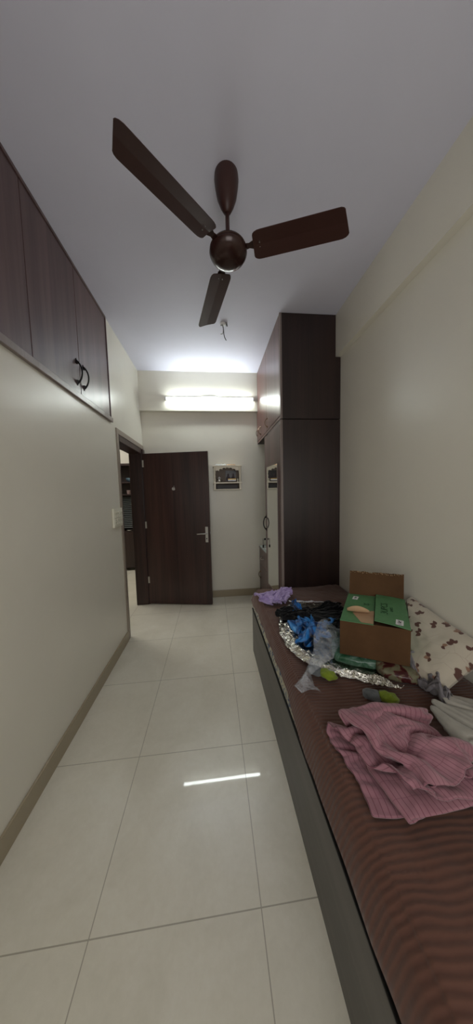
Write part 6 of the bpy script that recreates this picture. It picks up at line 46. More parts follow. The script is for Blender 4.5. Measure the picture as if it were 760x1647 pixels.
1,17,-11,-8,1,5,-4,1,-5,1,0,5,-3,3,-1,0,-2,7,1,2,-6,1,3,-7,3,1,-1,-5,3,-8,19,-11,15,2,-4,-11,0,10,-3,-9,-2,5,-6,6,11,-13,-5,2,2,18,-17,0,-1,-2,-2,2,4,6,-9,1,-1,2,-1,0,3,12,0,-5,12,-1,-14,-1,3,-3,3,-6,8,-10,14,-1,-7,0,0,-1,1,2,5,-7,-3,4,-4,2,13,1,-3,-10,7,9,-16,5,-6,-1,3,-1,-3,7,-4,-3,3,2,-1,-2,-2,1,-3,-5,12,-2,-11,-2,6,0,10,-13,-2,2,-1,-1,1,-1,5,1,3,-8,4,-1,-3,-2,-1,1,3,-1,3,-3,12,5,-16,0,-1,4,-10,-1,4,7,-2,-1,1,7,-7,3,-5,0,-9,2,14,-1,-13,-3,3,1,5,1,-6,3,-7,1,3,4,1,-3,3,-8,7,-3,9,-10,-3,-2,5,1,-3,-1,8,7,2,-10,-10,11,-9,-3,3,4,5,-6,-2,8,-3,-1,0,2,-9,0,5,1,-2,-6,2,0,-2,3,-1,12,-9,5,-9,0,1,8,2,-12,5,0,10,-8,5,-7,-5,2,-2,-1,1,4,8,0,-13,20,4,-4,2,-11,4,-17,1,4,2,-8,1,3,-5,1,3,-1,6,-10,7,2,-8,0,7,11,1,-10,-9,-1,3,7,-2,-6,-1,5,1,3,9,-6,-7,-4,0,0,0,-2,3,10,-12,3,-1,6,4,-7,4,-9,6,2,-1,-2,-4,0,-2,0,2,3,0,-6,2,3,1,0,11,-2,5,-5,-10,-8,5,9,-3,2,-8,5,-4,3,14,0,-14,-5,5,-5,-2,0,-1,5,0,5,-3,-3,0,5,-3,-9,9,-9,6,1,-4,4,-4,-3,2,16,-5,-8,2,0,3,0,3,-5,8,5,-8,-16,7,3,7,3,-5,-5,1,-8,6,13,-9,-9,8,-7,-3,1,2,0,1,-3,0,1,3,7,5,-9,-3,-7,7,-3,7,7,-8,-10,5,14,0,-8,0,-4,0,0,-10,2,8,9,-7,-6,2,-4,14,7,-12,-12,5,-2,10,7,-6,-1,-2,1,-1,-1,-7,0,6,4,-9,0,1,-2,6,-8,5,-7,7,-5,9,9,-10,-11,9,10,4,-7,-1,-8,-3,-1,-2,-3,10,1,-1,4,-8,-5,9,13,-8,-3,4,-5,3,0,-5,11,-13,4,3,-3,-6,5,1,3,-6,3,-5,-3,67,-13,-2,8,4,8,-11,17,-13,-7,-10,-4,-3,-11,7,-8,-13,-7,1,10,2,2,9,9,-5,-8,6,-2,-11,-14,-3,5,-1,2,12,2,-5,-1,-3,-5,-4,3,-7,3,-6,3,-2,11,3,-11,-9,6,2,-1,-2,2,-2,13,-5,2,-4,-2,2,2,-4,-3,-1,10,-5,2,-1,4,-1,-17,16,3,4,-8,-8,0,5,0,6,1,-4,-1,4,-2,-12,10,-1,4,-7,4,7,1,4,-8,-1,-2,2,-8,-1,10,3,1,-5,2,4,-5,0,5,-7,-7,2,8,-3,2,1,1,1,-16,14,1,3,-1,2,-14,-5,10,8,0,-2,-3,-1,0,-1,-4,2,4,-5,-1,4,5,1,-16,3,13,-13,0,7,-1,7,-5,1,-10,11,-2,-1,1,-10,-2,-1,2,-3,10,6,-1,-13,0,11,1,3,-1,4,-11,-2,7,6,0,-3,3,-1,-5,4,1,-4,4,6,-3,-6,2,-1,-9,8,8,-2,-5,3,-1,2,3,-11,0,4,5,4,-2,-15,2,-3,3,-1,7,5,0,-14,9,-3,0,6,3,-4,-8,5,7,4,-1,-3,4,0,1,-4,1,-6,-6,2,7,-3,-1,-5,-2,5,13,-10,-1,0,-2,6,-2,-4,0,-7,6,12,-6,-10,-2,2,0,2,6,9,-9,-11,17,-7,-7,8,0,-3,-2,6,5,0,0,1,-4,5,
-1,-7,6,1,0,-5,2,4,-6,-6,1,6,10,-9,-1,0,-4,9,-7,4,-2,-7,1,17,-8,3,-12,0,0,1,8,10,-16,0,13,-5,-5,5,3,-8,-5,9,7,-1,-3,0,2,-2,6,-8,-1,-1,-3,8,-5,6,-7,-8,2,0,4,-3,3,-1,-1,8,-5,9,-4,1,-2,1,6,1,-19,3,-2,0,13,0,-8,7,1,2,5,-4,1,-6,-10,11,4,1,-4,-1,6,-6,8,1,0,-1,-6,0,0,1,-4,-4,1,6,2,0,0,-1,2,2,0,1,-7,-1,17,-21,17,-4,-11,0,0,9,16,-17,-2,11,-4,2,-2,1,3,-4,-1,5,-1,-2,-11,0,12,-6,2,-5,3,-7,-1,3,1,-4,-2,0,0,3,2,8,-4,0,5,-6,0,1,-5,2,1,-8,11,13,-6,-8,-9,8,-1,-7,5,5,2,3,-2,3,5,-7,-2,2,2,0,-12,3,-2,0,3,-4,-2,-2,-7,6,7,-5,7,-5,8,-3,-6,8,-9,6,-3,0,3,6,-12,6,-2,0,2,7,-2,-14,0,6,7,-16,-3,2,12,1,0,0,-2,-1,-7,15,-5,3,-6,1,-11,2,9,1,-1,-5,-5,2,8,-4,9,-8,9,0,-3,3,-13,10,-1,-1,2,6,0,0,-11,-5,8,6,-4,-11,15,1,0,2,-6,-12,6,1,2,-5,1,0,0,4,-9,5,11,2,-3,-5,3,3,0,-9,-2,2,4,4,1,-5,-1,6,5,1,-7,-1,0,3,2,1,1,-2,-5,-3,8,4,-10,-2,1,11,-14,-1,6,-5,4,3,2,-6,16,-18,0,3,-5,2,-1,2,-2,-1,1,0,0,0,2,-3,2,-5,3,1,-5,4,11,-1,2,-8,-4,6,-3,0,6,-7,2,-5,8,6,-14,-6,3,0,1,-2,4,-1,3,-4,8,-6,4,-2,0,0,3,1,2,2,-5,-2,4,-1,1,4,1,-5,-5,6,7,-2,-9,-1,11,-1,0,-12,-7,14,0,5,1,-3,0,-1,-1,-3,2,-10,2,2,-6,5,2,0,4,-8,-2,15,-11,3,3,-16,-1,4,-1,2,-1,-1,2,-2,-4,6,-12,7,4,2,4,2,-4,-11,13,0,1,-5,-11,2,12,0,-1,-5,1,0,4,-7,-3,0,-2,4,-3,-4,1,10,-1,-1,-2,6,5,-17,7,-5,0,8,2,0,3,1,-2,-1,3,-3,1,2,2,-2,1,-4,-4,2,4,0,-1,-5,-9,7,8,-2,3,0,2,-3,-10,-2,6,-2,2,-10,-3,2,6,7,-2,-7,10,-5,5,-12,5,-4,-9,12,3,2,1,-2,-3,-12,16,1,-7,5,3,-8,-2,3,-2,-2,5,-1,3,-2,-9,8,0,4,-9,4,6,0,-3,-3,1,-1,4,-2,-4,-13,11,9,1,-11,1,-2,1,-3,4,4,-11,15,-7,-3,7,-2,5,-5,-4,5,0,2,2,0,-1,-2,0,-5,10,-6,5,-2,-4,3,-7,4,-7,4,8,-2,2,-2,-6,-4,11,2,-10,-8,1,7,-1,0,3,-1,-6,-1,12,1,1,1,0,-4,4,-4,-16,16,-2,-10,6,-1,12,0,-9,1,-5,4,9,-3,1,1,-2,2,0,1,-7,2,1,3,1,-5,3,-1,-7,2,-11,0,8,-5,7,2,4,8,1,-13,8,-3,9,1,-2,-1,-15,12,-10,0,11,-3,2,-15,21,-8,-4,1,-9,11,0,5,-13,7,8,-4,2,3,3,-4,-10,7,9,-14,-10,6,2,8,-12,-5,15,-13,5,5,17,-7,0,0,-13,5,3,-3,-1,6,1,-4,-8,-2,3,3,-6,-1,13,-4,2,-1,-8,11,1,-1,-3,3,5,-6,-1,-7,15,-5,0,1,0,-12,6,7,-2,3,-17,0,12,-11,-3,4,7,0,-3,-2,-8,6,-3,-4,1,-3,-3,16,-4,-7,-1,6,-7,9,0,0,0,0,-1,
1,1,2,-10,1,6,2,-14,-1,16,-3,3,-1,-6,-9,11,7,3,-1,-12,-7,13,3,-11,2,2,2,15,-6,-5,4,0,4,-14,1,-6,5,-4,12,0,-5,6,9,-2,-4,3,-8,4,-6,-1,-1,-4,12,-1,3,-5,6,-4,-6,7,-1,2,0,-2,3,-3,0,-1,-10,2,10,-6,1,-4,-6,12,0,0,-5,-5,9,-8,-4,-3,8,-11,11,-4,0,15,3,-3,-8,7,-15,3,-7,4,4,-8,6,10,2,-2,1,-3,-1,0,-2,-4,2,0,6,-1,0,-2,-5,5,3,0,-3,-5,8,-2,3,-2,2,0,-3,-7,-9,1,1,14,4,-8,5,3,0,-8,1,4,-12,-8,3,0,1,1,17,1,-6,6,-1,-6,1,-7,-5,-1,0,3,8,0,8,-7,-8,7,7,-2,-1,-8,15,0,-1,-2,-1,5,-9,-4,-8,8,-4,19,-4,-15,14,4,-2,-17,-2,15,0,-16,2,3,5,3,8,-5,-1,2,0,2,-1,-13,-1,-2,0,6,1,0,7,-7,-1,6,7,-7,6,4,2,0,-5,-5,4,0,-2,2,0,2,2,1,0,-8,7,2,0,-7,-12,9,3,-3,0,8,-2,3,0,-7,3,3,1,-10,9,-10,2,0,-3,3,-7,0,8,-10,-3,2,14,-1,-6,8,-1,0,1,-3,0,0,-2,5,-3,-4,7,-1,-2,-3,2,-5,10,1,-8,7,-1,1,2,-10,-1,8,-3,-11,-3,14,1,-3,0,-4,-4,2,4,-2,-2,-9,10,-12,-3,22,-2,3,-3,10,-3,-2,0,5,1,-1,-3,0,-5,1,6,-10,7,-2,-1,-5,7,-1,2,0,1,-4,5,-7,7,4,0,1,-10,-2,0,-1,-4,0,-6,5,5,4,-49,-1,19,22,-4,3,1,5,2,11,8,9,-4,12,-4,-14,12,-4,-15,-19,-7,2,19,-1,-2,26,14,1,-9,-15,6,-11,-11,-25,0,14,-6,-9,22,17,11,7,-4,8,-13,11,-5,3,8,2,-2,-5,4,-14,-12,4,3,4,6,5,1,1,0,-18,6,-4,7,4,-8,-2,16,-10,-7,5,2,10,-1,-9,-7,4,7,-4,1,10,-3,-14,-2,6,-2,5,-8,2,-8,2,8,-9,-2,4,7,-4,-7,-1,-6,4,-1,0,14,-3,5,-1,-5,-10,1,1,2,-3,-3,7,11,-16,0,5,-2,9,-10,-1,4,-3,-1,2,5,7,-11,-2,-2,-1,3,1,3,-8,6,11,-5,-8,-3,2,5,8,-2,-8,-9,0,-1,3,5,-6,1,8,-4,-2,13,2,-7,-8,-7,14,-3,-3,-2,12,-11,-4,9,-3,4,-3,-9,3,9,-3,-2,-2,-2,0,1,0,1,-3,8,2,-7,-6,-5,-2,12,6,-2,-9,-2,1,-4,4,13,-4,-16,3,4,3,9,0,-3,-5,-8,18,-1,-2,-10,13,-5,-10,0,11,2,-10,-7,7,2,-11,5,6,-3,-5,9,5,-6,6,3,-4,-4,-1,-9,-2,6,7,-3,9,-6,-4,-9,6,17,-6,-12,7,1,1,9,-2,-1,2,4,0,-10,3,-13,11,0,-9,-2,11,5,-11,-8,8,-4,-2,3,-1,5,-9,4,9,5,-2,0,-2,0,-6,-6,-3,13,13,-11,8,1,0,-9,3,8,-4,-11,-6,-2,7,15,4,-1,-6,1,1,-4,4,-14,3,2,-10,1,9,3,-9,-4,5,-6,5,0,-3,-2,1,1,7,0,1,-6,-6,17,0,-13,-11,17,8,-5,3,-1,-1,-15,1,15,1,-15,-3,2,4,11,3,-11,-9,0,10,-3,2,-4,2,-4,-4,5,5,2,1,-6,-2,-2,1,3,-4,-5,2,7,2,-1,-4,-7,-8,9,13,-9,-6,10,7,-4,-4,-6,3,-4,-1,10,5,-8,-7,2,4,5,3,0,-2,-10,8,-3,-2,
3,6,-10,-16,4,13,0,6,-7,-6,1,-1,10,-5,-4,-10,9,11,0,-9,-6,-5,8,16,-10,-4,-7,6,4,-1,-2,1,-11,-2,13,12,-8,-4,2,-2,2,1,-4,-6,-1,10,-1,-1,-1,1,5,-4,-10,10,-3,6,-6,-2,-6,14,4,-8,4,-9,1,15,-2,-6,-4,1,6,6,-20,4,-5,6,1,-5,8,2,-10,-2,6,14,-9,-7,-2,7,-1,5,-1,-7,4,3,0,-1,7,-5,-1,4,-4,0,-2,0,-3,-1,-5,17,1,10,0,-14,3,10,0,0,-3,-11,3,6,6,-8,-12,1,1,2,5,-2,-6,1,4,12,-13,-1,-3,1,2,5,6,-7,3,-1,7,-1,-1,3,-2,1,-2,-4,-3,3,-2,-5,4,12,-5,7,8,-14,6,5,-11,-4,8,-7,14,-8,4,-7,-1,8,-10,2,13,-8,-7,1,1,10,-12,-2,-1,0,1,1,5,1,9,1,-8,9,-7,-4,6,-1,0,0,-1,7,-14,-10,6,-10,2,11,6,-10,0,1,-7,0,7,-5,-1,-2,-1,1,0,2,-3,1,11,-5,-3,-5,0,5,-3,3,-4,0,0,2,4,-4,7,4,-5,0,5,-2,0,-2,2,0,9,-3,-11,-11,0,-9,-1,5,-5,4,11,-4,-4,-6,-1,0,1,4,-5,-1,1,1,1,-3,12,-7,2,-5,2,-1,-4,0,5,-3,1,2,-1,-3,8,0,6,0,-4,2,2,-4,2,5,3,0,2,12,-11,-9,-3,1,-1,-1,13,-6,7,-8,-4,-1,2,1,-3,12,-3,-9,2,-1,2,3,4,-9,2,-1,3,-5,2,2,-4,4,-3,0,0,1,-1,4,1,11,2,-7,-5,7,-2,5,3,8,-15,-5,2,-1,5,-6,7,-6,9,-5,-5,0,10,-9,1,5,-3,-4,0,0,0,5,-2,-6,1,-3,0,11,-6,0,1,2,2,1,-4,1,-2,3,-6,15,3,-14,1,8,-4,]),
'shirtD':(42,42,[-178,13,14,12,8,12,-1,11,7,10,4,15,17,10,10,9,6,11,4,10,10,-2,6,6,7,3,0,6,4,5,11,1,10,3,10,13,15,17,11,14,6,14,8,-4,0,0,2,5,-8,9,-8,4,-6,7,-2,0,4,-5,-1,5,-6,5,1,-5,8,-16,6,4,8,-6,-8,7,1,-4,7,0,1,-3,-1,-2,-3,6,-1,0,1,2,1,-1,-2,-1,0,2,5,-1,0,3,2,-6,-6,2,6,1,-7,4,-6,-3,3,6,2,-11,0,3,9,0,-7,0,0,0,1,6,3,-1,-2,-2,0,-4,7,-6,3,2,0,-1,-2,-3,-2,2,6,-5,8,-1,-1,-1,-6,4,4,-5,-1,6,-3,-9,0,12,-7,-1,-3,7,6,0,-4,2,-1,-3,2,2,0,1,-1,-10,7,-1,4,-2,1,2,-5,2,-1,-1,0,-5,5,-1,-3,8,-3,1,-2,-8,15,-4,-4,4,2,-1,-8,12,-9,0,-3,6,-3,5,2,-8,4,-1,0,0,1,2,3,-3,-2,-1,2,-3,-4,8,-5,1,1,-4,10,1,-6,6,-2,6,0,-14,-1,-6,0,5,3,9,0,4,-1,-6,-8,4,-5,6,2,-2,8,-4,0,-3,-3,2,0,5,-1,-3,-1,1,1,-2,-7,3,0,10,0,0,-10,7,-3,1,1,-6,10,6,-19,3,1,-2,-2,2,12,1,3,-7,-6,-3,3,2,-1,3,2,-7,4,4,-4,0,-2,3,3,-2,-3,3,4,1,-8,2,-1,-4,-1,5,-2,2,2,-15,2,2,-1,10,4,-4,0,-3,-3,0,6,8,-1,-1,4,-1,-10,2,0,2,0,-3,2,1,-4,0,-3,4,2,0,-1,-2,3,8,-10,-5,0,3,5,-3,1,-1,6,-1,-12,1,9,-1,-6,2,4,2,-6,-2,7,8,-7,-3,-4,8,1,-4,-3,9,3,-2,-1,0,-7,2,-3,0,3,-11,4,1,2,7,3,3,-11,2,-1,-2,-3,1,1,10,-11,4,1,1,-3,-2,-2,6,-6,-1,9,8,-3,-5,-2,-4,6,3,-2,0,1,2,1,-3,-4,3,1,-8,-1,-6,2,1,2,1,5,1,-6,6,-9,-3,1,2,0,6,-4,-2,5,-5,8,-4,-7,10,-8,-1,5,6,0,-1,1,-7,2,2,-1,1,-3,0,10,-1,-12,-1,7,10,-4,-6,-1,3,-3,-5,8,-2,-5,10,-7,2,-6,3,4,-3,1,0,6,-8,4,0,-7,4,-4,0,5,5,1,-5,5,-1,1,-4,-2,0,1,-5,1,8,-8,1,-8,9,4,-8,0,3,-5,-1,8,-3,-6,8,0,0,-5,4,6,-5,0,-1,4,-5,5,-4,-1,1,-4,-2,6,4,2,0,-3,-2,3,-4,-2,-3,2,0,-4,4,-5,-6,-1,2,6,1,-3,9,-9,-3,4,2,-5,3,6,-6,-2,1,-1,6,-4,-6,9,-9,5,2,2,4,-5,-4,-2,7,0,-4,0,1,4,-4,4,-4,-4,7,3,-8,2,-2,-1,0,2,-3,2,3,-1,-7,3,5,-3,3,5,-8,-3,3,-8,6,5,-12,10,-2,-4,0,2,6,-1,-1,1,1,5,-6,-2,1,7,-2,3,-6,-3,-2,4,-3,4,0,-2,-7,5,-2,4,3,2,-5,2,0,-3,3,-5,0,5,3,-3,-8,9,-8,0,4,0,-1,-3,5,0,-2,3,2,6,-3,-4,-1,-1,4,-4,-2,-3,2,0,-3,1,3,0,-4,-2,1,-1,5,2,-1,-1,-1,2,0,3,-4,-4,2,4,-3,7,-3,-6,-2,-1,5,-2,5,2,-6,0,1,7,-2,-5,2,-8,11,-9,9,-4,-1,1,-2,0,1,3,-1,-7,2,-3,4,-1,1,0,-7,14,-1,-7,5,1,6,-10,-1,7,0,-4,2,-7,4,1,1,4,-5,0,-3,8,0,-7,1,3,-1,3,2,-3,1,0,0,0,0,3,-1,-7,5,-3,-1,1,-3,6,1,1,9,1,-9,-2,9,-3,-5,5,1,-5,
3,-6,-2,1,3,4,-2,1,-3,1,1,4,-9,10,-4,-2,-6,0,2,1,-1,0,-2,13,-3,-10,2,0,-1,8,1,-4,0,-1,4,0,-5,-2,2,4,4,-11,4,2,3,-5,-4,-1,2,3,-1,-3,-1,3,-6,15,0,-16,15,-1,-1,-2,0,0,2,-1,-4,10,0,-7,3,3,-1,0,0,0,6,-15,3,4,0,1,-2,-1,4,-8,4,3,5,-2,-4,-2,0,2,3,-3,-6,8,-8,6,8,-3,-2,0,2,-1,0,-1,0,-2,-2,12,1,-6,-1,2,-5,3,-2,1,0,-7,4,4,-1,2,-4,9,1,-10,1,3,4,0,-5,-2,1,-3,11,1,-12,5,-4,13,-7,-4,2,-1,2,3,1,1,-4,-4,-4,8,3,-2,-3,5,0,-5,-6,3,3,0,-1,2,-1,-1,1,6,1,-7,-1,2,5,1,-4,-4,3,-4,10,0,-2,0,1,1,-5,0,1,-1,1,1,2,5,-2,-3,-2,4,1,-5,2,-1,3,2,-9,13,-4,-1,-3,1,-6,1,4,6,-3,-4,-1,-1,6,2,-4,-2,0,-6,15,0,0,-6,-7,-1,0,-1,-1,-1,0,-1,2,6,0,-5,-1,3,-2,3,-7,5,0,6,-2,-4,1,1,1,-1,2,-4,1,5,-2,-5,0,-2,2,5,-3,-3,6,-5,1,-4,-6,18,0,1,-2,-1,1,-1,-1,-3,0,5,2,-3,-4,7,-3,5,-5,0,10,-7,-1,-3,1,-1,3,3,-6,1,4,2,0,-6,1,-3,4,3,1,-6,2,-4,2,7,-19,1,-1,4,0,-8,-1,1,0,-2,-2,2,3,3,-1,-2,6,1,-6,3,-4,6,-2,0,-5,10,-2,-6,-1,2,3,3,0,-5,2,-7,2,5,2,-6,5,4,-3,3,2,2,-1,1,3,-1,-5,-3,-1,-1,1,0,0,3,-1,-2,5,1,-5,2,-1,5,-3,1,-4,0,10,-6,-3,-1,3,3,0,-4,3,-6,-1,3,5,-3,2,-2,11,3,2,1,-2,3,-2,0,0,-4,-3,1,2,-1,-1,2,-4,1,2,0,7,-7,0,3,4,0,-9,3,3,1,0,-8,2,3,4,-1,0,-5,-1,2,1,0,3,-1,4,-1,0,7,-5,3,-2,-3,0,-1,-5,0,3,1,-1,2,-7,1,5,-2,6,-6,-1,-3,0,9,3,2,-3,-4,4,-6,-1,0,0,7,0,-1,-4,0,0,1,-2,2,1,-3,-2,1,1,5,1,-2,-1,-3,-3,-1,-4,4,1,4,-6,0,0,1,8,-8,3,4,0,-2,1,2,3,-3,0,-2,-1,-3,0,7,2,-4,-4,0,3,1,-1,-1,8,-6,5,-2,-1,3,1,-2,-2,-2,-2,1,-5,1,3,2,-5,4,1,1,8,-1,-3,0,0,1,-4,-2,4,3,-5,-4,-1,-1,-1,3,10,-1,-8,1,-2,2,0,-10,8,-2,2,-4,1,4,9,-3,-6,-3,6,-2,-5,-2,5,3,-2,-2,-2,3,4,2,1,0,-1,3,-3,-5,0,6,1,-5,-3,-3,-1,-1,10,1,-9,4,3,1,0,-13,2,2,2,3,3,-2,5,2,-7,-4,8,2,-7,-1,0,0,0,-1,0,0,2,1,0,0,0,0,3,-6,2,2,7,-1,-3,-5,-4,-1,5,6,-3,8,-10,5,3,-7,-3,0,1,0,2,-5,6,8,-5,-4,3,3,-4,0,-5,4,3,-2,-1,-1,-2,4,2,-4,3,-7,5,-1,-3,2,5,6,1,-3,-11,-2,2,0,-10,7,-4,6,5,-7,3,-4,0,3,4,-10,7,0,-1,-2,3,3,-5,5,-5,3,3,2,-1,-3,-5,-4,8,1,3,-2,-8,-2,1,1,1,5,6,1,-9,-7,3,-2,-6,2,-1,0,9,-8,5,-5,-2,9,-1,-6,3,3,0,-3,3,3,-3,1,-3,1,0,3,2,0,-4,-6,1,4,3,5,-6,-6,-2,1,0,0,9,5,-2,-13,5,-2,-6,0,0,-3,6,-2,7,-4,-11,16,-4,-1,0,1,2,-4,
2,-2,2,-4,-3,0,2,2,2,4,-5,-3,1,0,4,4,-3,-5,-2,-2,-1,1,10,3,3,-7,5,2,0,-1,2,5,-8,-2,4,-3,-5,9,3,-2,0,-3,4,-6,4,-3,3,0,-3,-2,2,0,3,4,-3,-2,3,-4,7,1,0,-2,-3,-5,-3,-3,2,7,0,-2,4,-1,1,-1,-6,6,0,-10,12,-2,-3,5,1,-6,4,-8,8,-4,3,0,2,1,-3,-2,-1,-1,7,-1,-7,-1,5,1,6,1,-1,-1,0,-4,-5,-4,-1,2,3,-2,0,-1,-2,-1,1,1,-1,-5,8,1,-1,0,6,-3,-7,-3,5,-3,1,0,3,1,1,-1,-1,-4,8,-3,-6,-1,1,5,2,2,-1,-5,7,3,-6,0,-5,2,3,-3,1,2,2,-2,-5,10,-3,-5,1,-1,2,0,3,6,-5,1,-1,-4,1,-2,3,-1,2,2,0,0,4,-6,-2,-1,-3,1,4,3,-9,-1,4,9,1,-4,-4,3,5,-1,0,4,2,-7,-4,10,0,-4,0,-3,-1,1,8,-2,-5,4,-1,-2,0,-2,1,2,0,1,-4,7,3,-4,1,0,-2,-5,5,0,-5,-2,5,-3,-110,-10,-6,1,-7,7,-10,0,14,6,-16,-3,4,8,2,-2,13,3,-8,-4,-2,9,11,7,7,13,9,11,-9,2,3,9,4,-11,2,0,2,-3,5,-2,0,1,11,-4,0,0,-3,6,7,1,-8,-10,10,11,-7,-2,-3,8,-6,-11,10,11,0,-5,-2,-1,-1,1,-5,3,5,3,-10,5,-4,-2,2,6,0,1,0,-5,7,1,-5,-3,1,1,-2,6,-6,-1,9,1,-11,-4,3,12,0,5,-4,0,-12,-8,8,9,0,-4,1,5,-2,-4,-1,-1,8,0,1,0,-13,7,-3,-1,0,5,0,2,-7,9,-8,10,-2,2,0,1,-5,1,3,-1,-3,5,-13,3,1,3,5,-1,-13,-8,4,18,-5,-1,-2,5,0,-7,-5,7,2,-3,-1,7,-1,0,-1,-4,-2,8,-6,9,-3,2,4,4,-2,-3,1,2,0,-5,11,-3,-9,12,1,-9,-15,10,11,-2,-12,-3,1,8,2,-2,2,1,1,2,-11,8,-10,7,3,3,0,0,1,-3,-5,6,-7,6,1,4,-2,6,-9,5,0,-9,14,2,-7,8,-1,-4,1,-2,-14,-2,4,8,-1,-6,-1,4,1,0,4,0,0,3,0,2,-15,9,-6,5,-4,3,8,-3,-3,4,-8,-1,7,1,-7,3,0,-12,17,0,-9,10,-2,3,-2,-3,3,0,-7,1,2,0,1,0,-11,1,1,3,6,1,2,-8,7,4,-5,-4,-3,7,1,-8,7,0,-2,4,-4,1,3,2,4,-5,6,-9,5,3,-2,4,0,-11,-9,-1,12,1,4,0,-3,0,2,0,-4,-4,0,0,-3,3,11,-8,-1,-1,10,-2,1,-8,5,-8,3,5,-3,3,-1,-3,10,-2,5,-4,4,-9,5,2,2,-3,3,1,-5,-7,8,0,-1,0,-1,-4,6,0,-4,-2,1,4,1,-5,3,4,-1,-1,-5,-2,5,-2,-2,-7,7,6,-4,-4,3,-4,9,5,-5,-5,10,-3,-2,-13,6,-7,4,12,-5,8,-1,-3,-4,3,2,-4,3,2,-6,-3,-4,6,6,3,-2,1,0,-1,2,1,-2,-1,0,-11,5,6,8,-4,4,2,-9,8,-4,-2,7,-2,-4,-11,5,1,3,5,-5,5,0,-2,-5,3,2,-2,2,1,-5,-3,-7,0,3,10,0,3,1,-3,-9,7,4,1,1,-3,0,1,8,-7,-5,11,-11,10,-5,-3,4,5,-6,3,1,3,0,-5,-8,12,-5,5,-5,-2,5,-2,1,2,-5,-3,-2,5,-12,0,0,3,-4,6,-1,8,4,3,-10,4,5,-1,5,-7,-9,10,3,1,-8,3,-4,7,2,0,-9,4,3,-6,1,8,-4,4,-5,-1,3,-2,1,4,-3,-3,-11,1,2,0,-3,15,0,3,
-15,1,8,5,-5,-4,9,1,1,1,-3,-5,6,2,-7,5,0,2,-2,0,-5,3,1,-9,8,4,-3,3,-3,-4,2,-3,4,3,0,-4,3,-2,-4,7,-4,-1,-6,16,-2,-5,-1,3,-3,-1,0,13,-4,2,-6,-1,3,3,2,-1,0,1,-5,-1,0,1,2,1,-7,7,-3,1,1,0,1,-10,10,0,3,-1,-3,5,0,1,-3,-1,-2,2,-1,1,2,8,-9,-5,-1,9,3,-1,-2,-2,2,-2,-1,1,6,3,-1,-9,13,-1,-5,0,-9,8,1,-4,-1,2,4,-14,10,5,-4,4,-7,3,2,-1,2,-4,1,4,-7,-5,5,4,-2,-10,1,8,0,-2,1,-5,2,4,-6,0,9,-1,3,-1,-3,3,1,-3,-8,2,5,1,-2,1,0,-8,-2,10,-3,3,-10,1,8,-1,0,-1,5,-3,1,6,-5,4,3,-4,-8,3,4,-2,2,4,-2,3,2,-15,13,4,-2,1,0,-5,6,-7,-8,2,3,-6,7,4,0,-2,-8,9,-2,1,-11,7,6,2,1,-3,0,-3,-6,11,-2,-1,3,4,-6,-1,3,-3,2,-2,3,-3,10,-4,2,0,0,-2,6,-4,2,-9,-10,-1,7,-4,9,3,-4,2,-7,10,0,-3,-1,0,-4,3,-1,5,0,3,-2,0,4,0,-5,8,-10,3,4,-9,9,4,-7,2,3,0,1,1,1,-14,10,3,-3,-2,5,-1,-9,-6,7,7,-2,2,-10,1,8,-2,2,-4,-9,3,14,-3,-7,0,10,-2,5,-1,0,3,-4,-2,7,-1,-1,3,-6,-2,0,8,-12,-6,3,-3,0,15,-4,-2,6,-1,-6,-7,4,9,-2,3,-1,-2,0,1,4,-1,-7,3,5,2,-5,-5,2,-1,9,1,0,1,-7,3,4,-4,-3,13,2,-1,-7,1,-9,6,-3,5,-2,2,-6,-6,14,-1,-2,-6,-1,8,2,-2,1,-10,1,12,4,-2,-18,11,6,2,-2,-6,-5,-5,2,8,3,0,-5,1,-2,11,-10,-2,7,-11,12,1,3,0,-4,2,0,4,-14,0,12,-4,3,-8,-5,9,6,-6,4,-10,-2,1,7,0,-2,8,1,0,1,-3,-4,-2,-5,6,6,-3,-7,7,-1,3,-7,1,5,-6,3,6,-1,2,-1,-4,-6,9,-9,3,4,-3,3,-6,-7,8,8,-3,1,-12,0,-2,14,1,0,-1,1,5,3,1,-1,-1,-10,3,8,-2,-1,1,0,-2,-9,11,-1,1,-5,-1,0,-1,8,0,-1,-3,-8,8,4,-5,5,-7,-8,5,12,1,1,-1,-3,0,-11,1,-6,9,2,-5,4,1,-4,3,-5,0,6,-2,-4,5,4,-3,-2,-5,6,1,1,0,-1,0,-7,8,2,-5,-8,4,7,-4,3,-5,-4,2,6,1,2,3,-12,11,-2,7,-8,-4,14,-1,-5,4,-4,3,2,-1,-2,1,-9,9,1,0,3,-2,-7,4,-2,6,-4,2,2,2,1,-3,-9,2,6,-2,2,-2,-5,-2,11,0,-2,4,-1,-9,3,-1,4,0,-2,13,1,-4,-4,-5,5,5,-1,-3,-2,2,-1,7,0,-1,-14,7,-1,9,0,-15,8,4,3,0,-7,1,6,-3,5,-2,-2,-5,6,-1,5,-15,-1,-8,2,4,-10,7,-2,4,13,0,-6,-9,3,6,4,-4,-2,1,-3,2,4,-2,-5,-3,0,13,0,-6,-1,-1,8,1,-9,2,4,-2,5,-1,-3,-3,6,-2,2,7,-3,4,-10,9,-18,5,2,-2,6,10,-2,-7,-4,6,1,3,-2,4,-2,-3,7,-1,-2,1,-11,8,-10,-1,8,-4,5,6,-3,0,-6,1,4,4,-2,-4,-1,3,10,1,-2,6,-19,2,-7,1,3,2,5,7,-2,-3,-1,2,-4,3,-3,0,5,0,5,-8,-6,1,2,6,-3,-9,5,3,2,-4,3,3,-3,-2,4,4,-3,0,-1,0,12,-11,9,2,-1,-8,-7,-3,3,
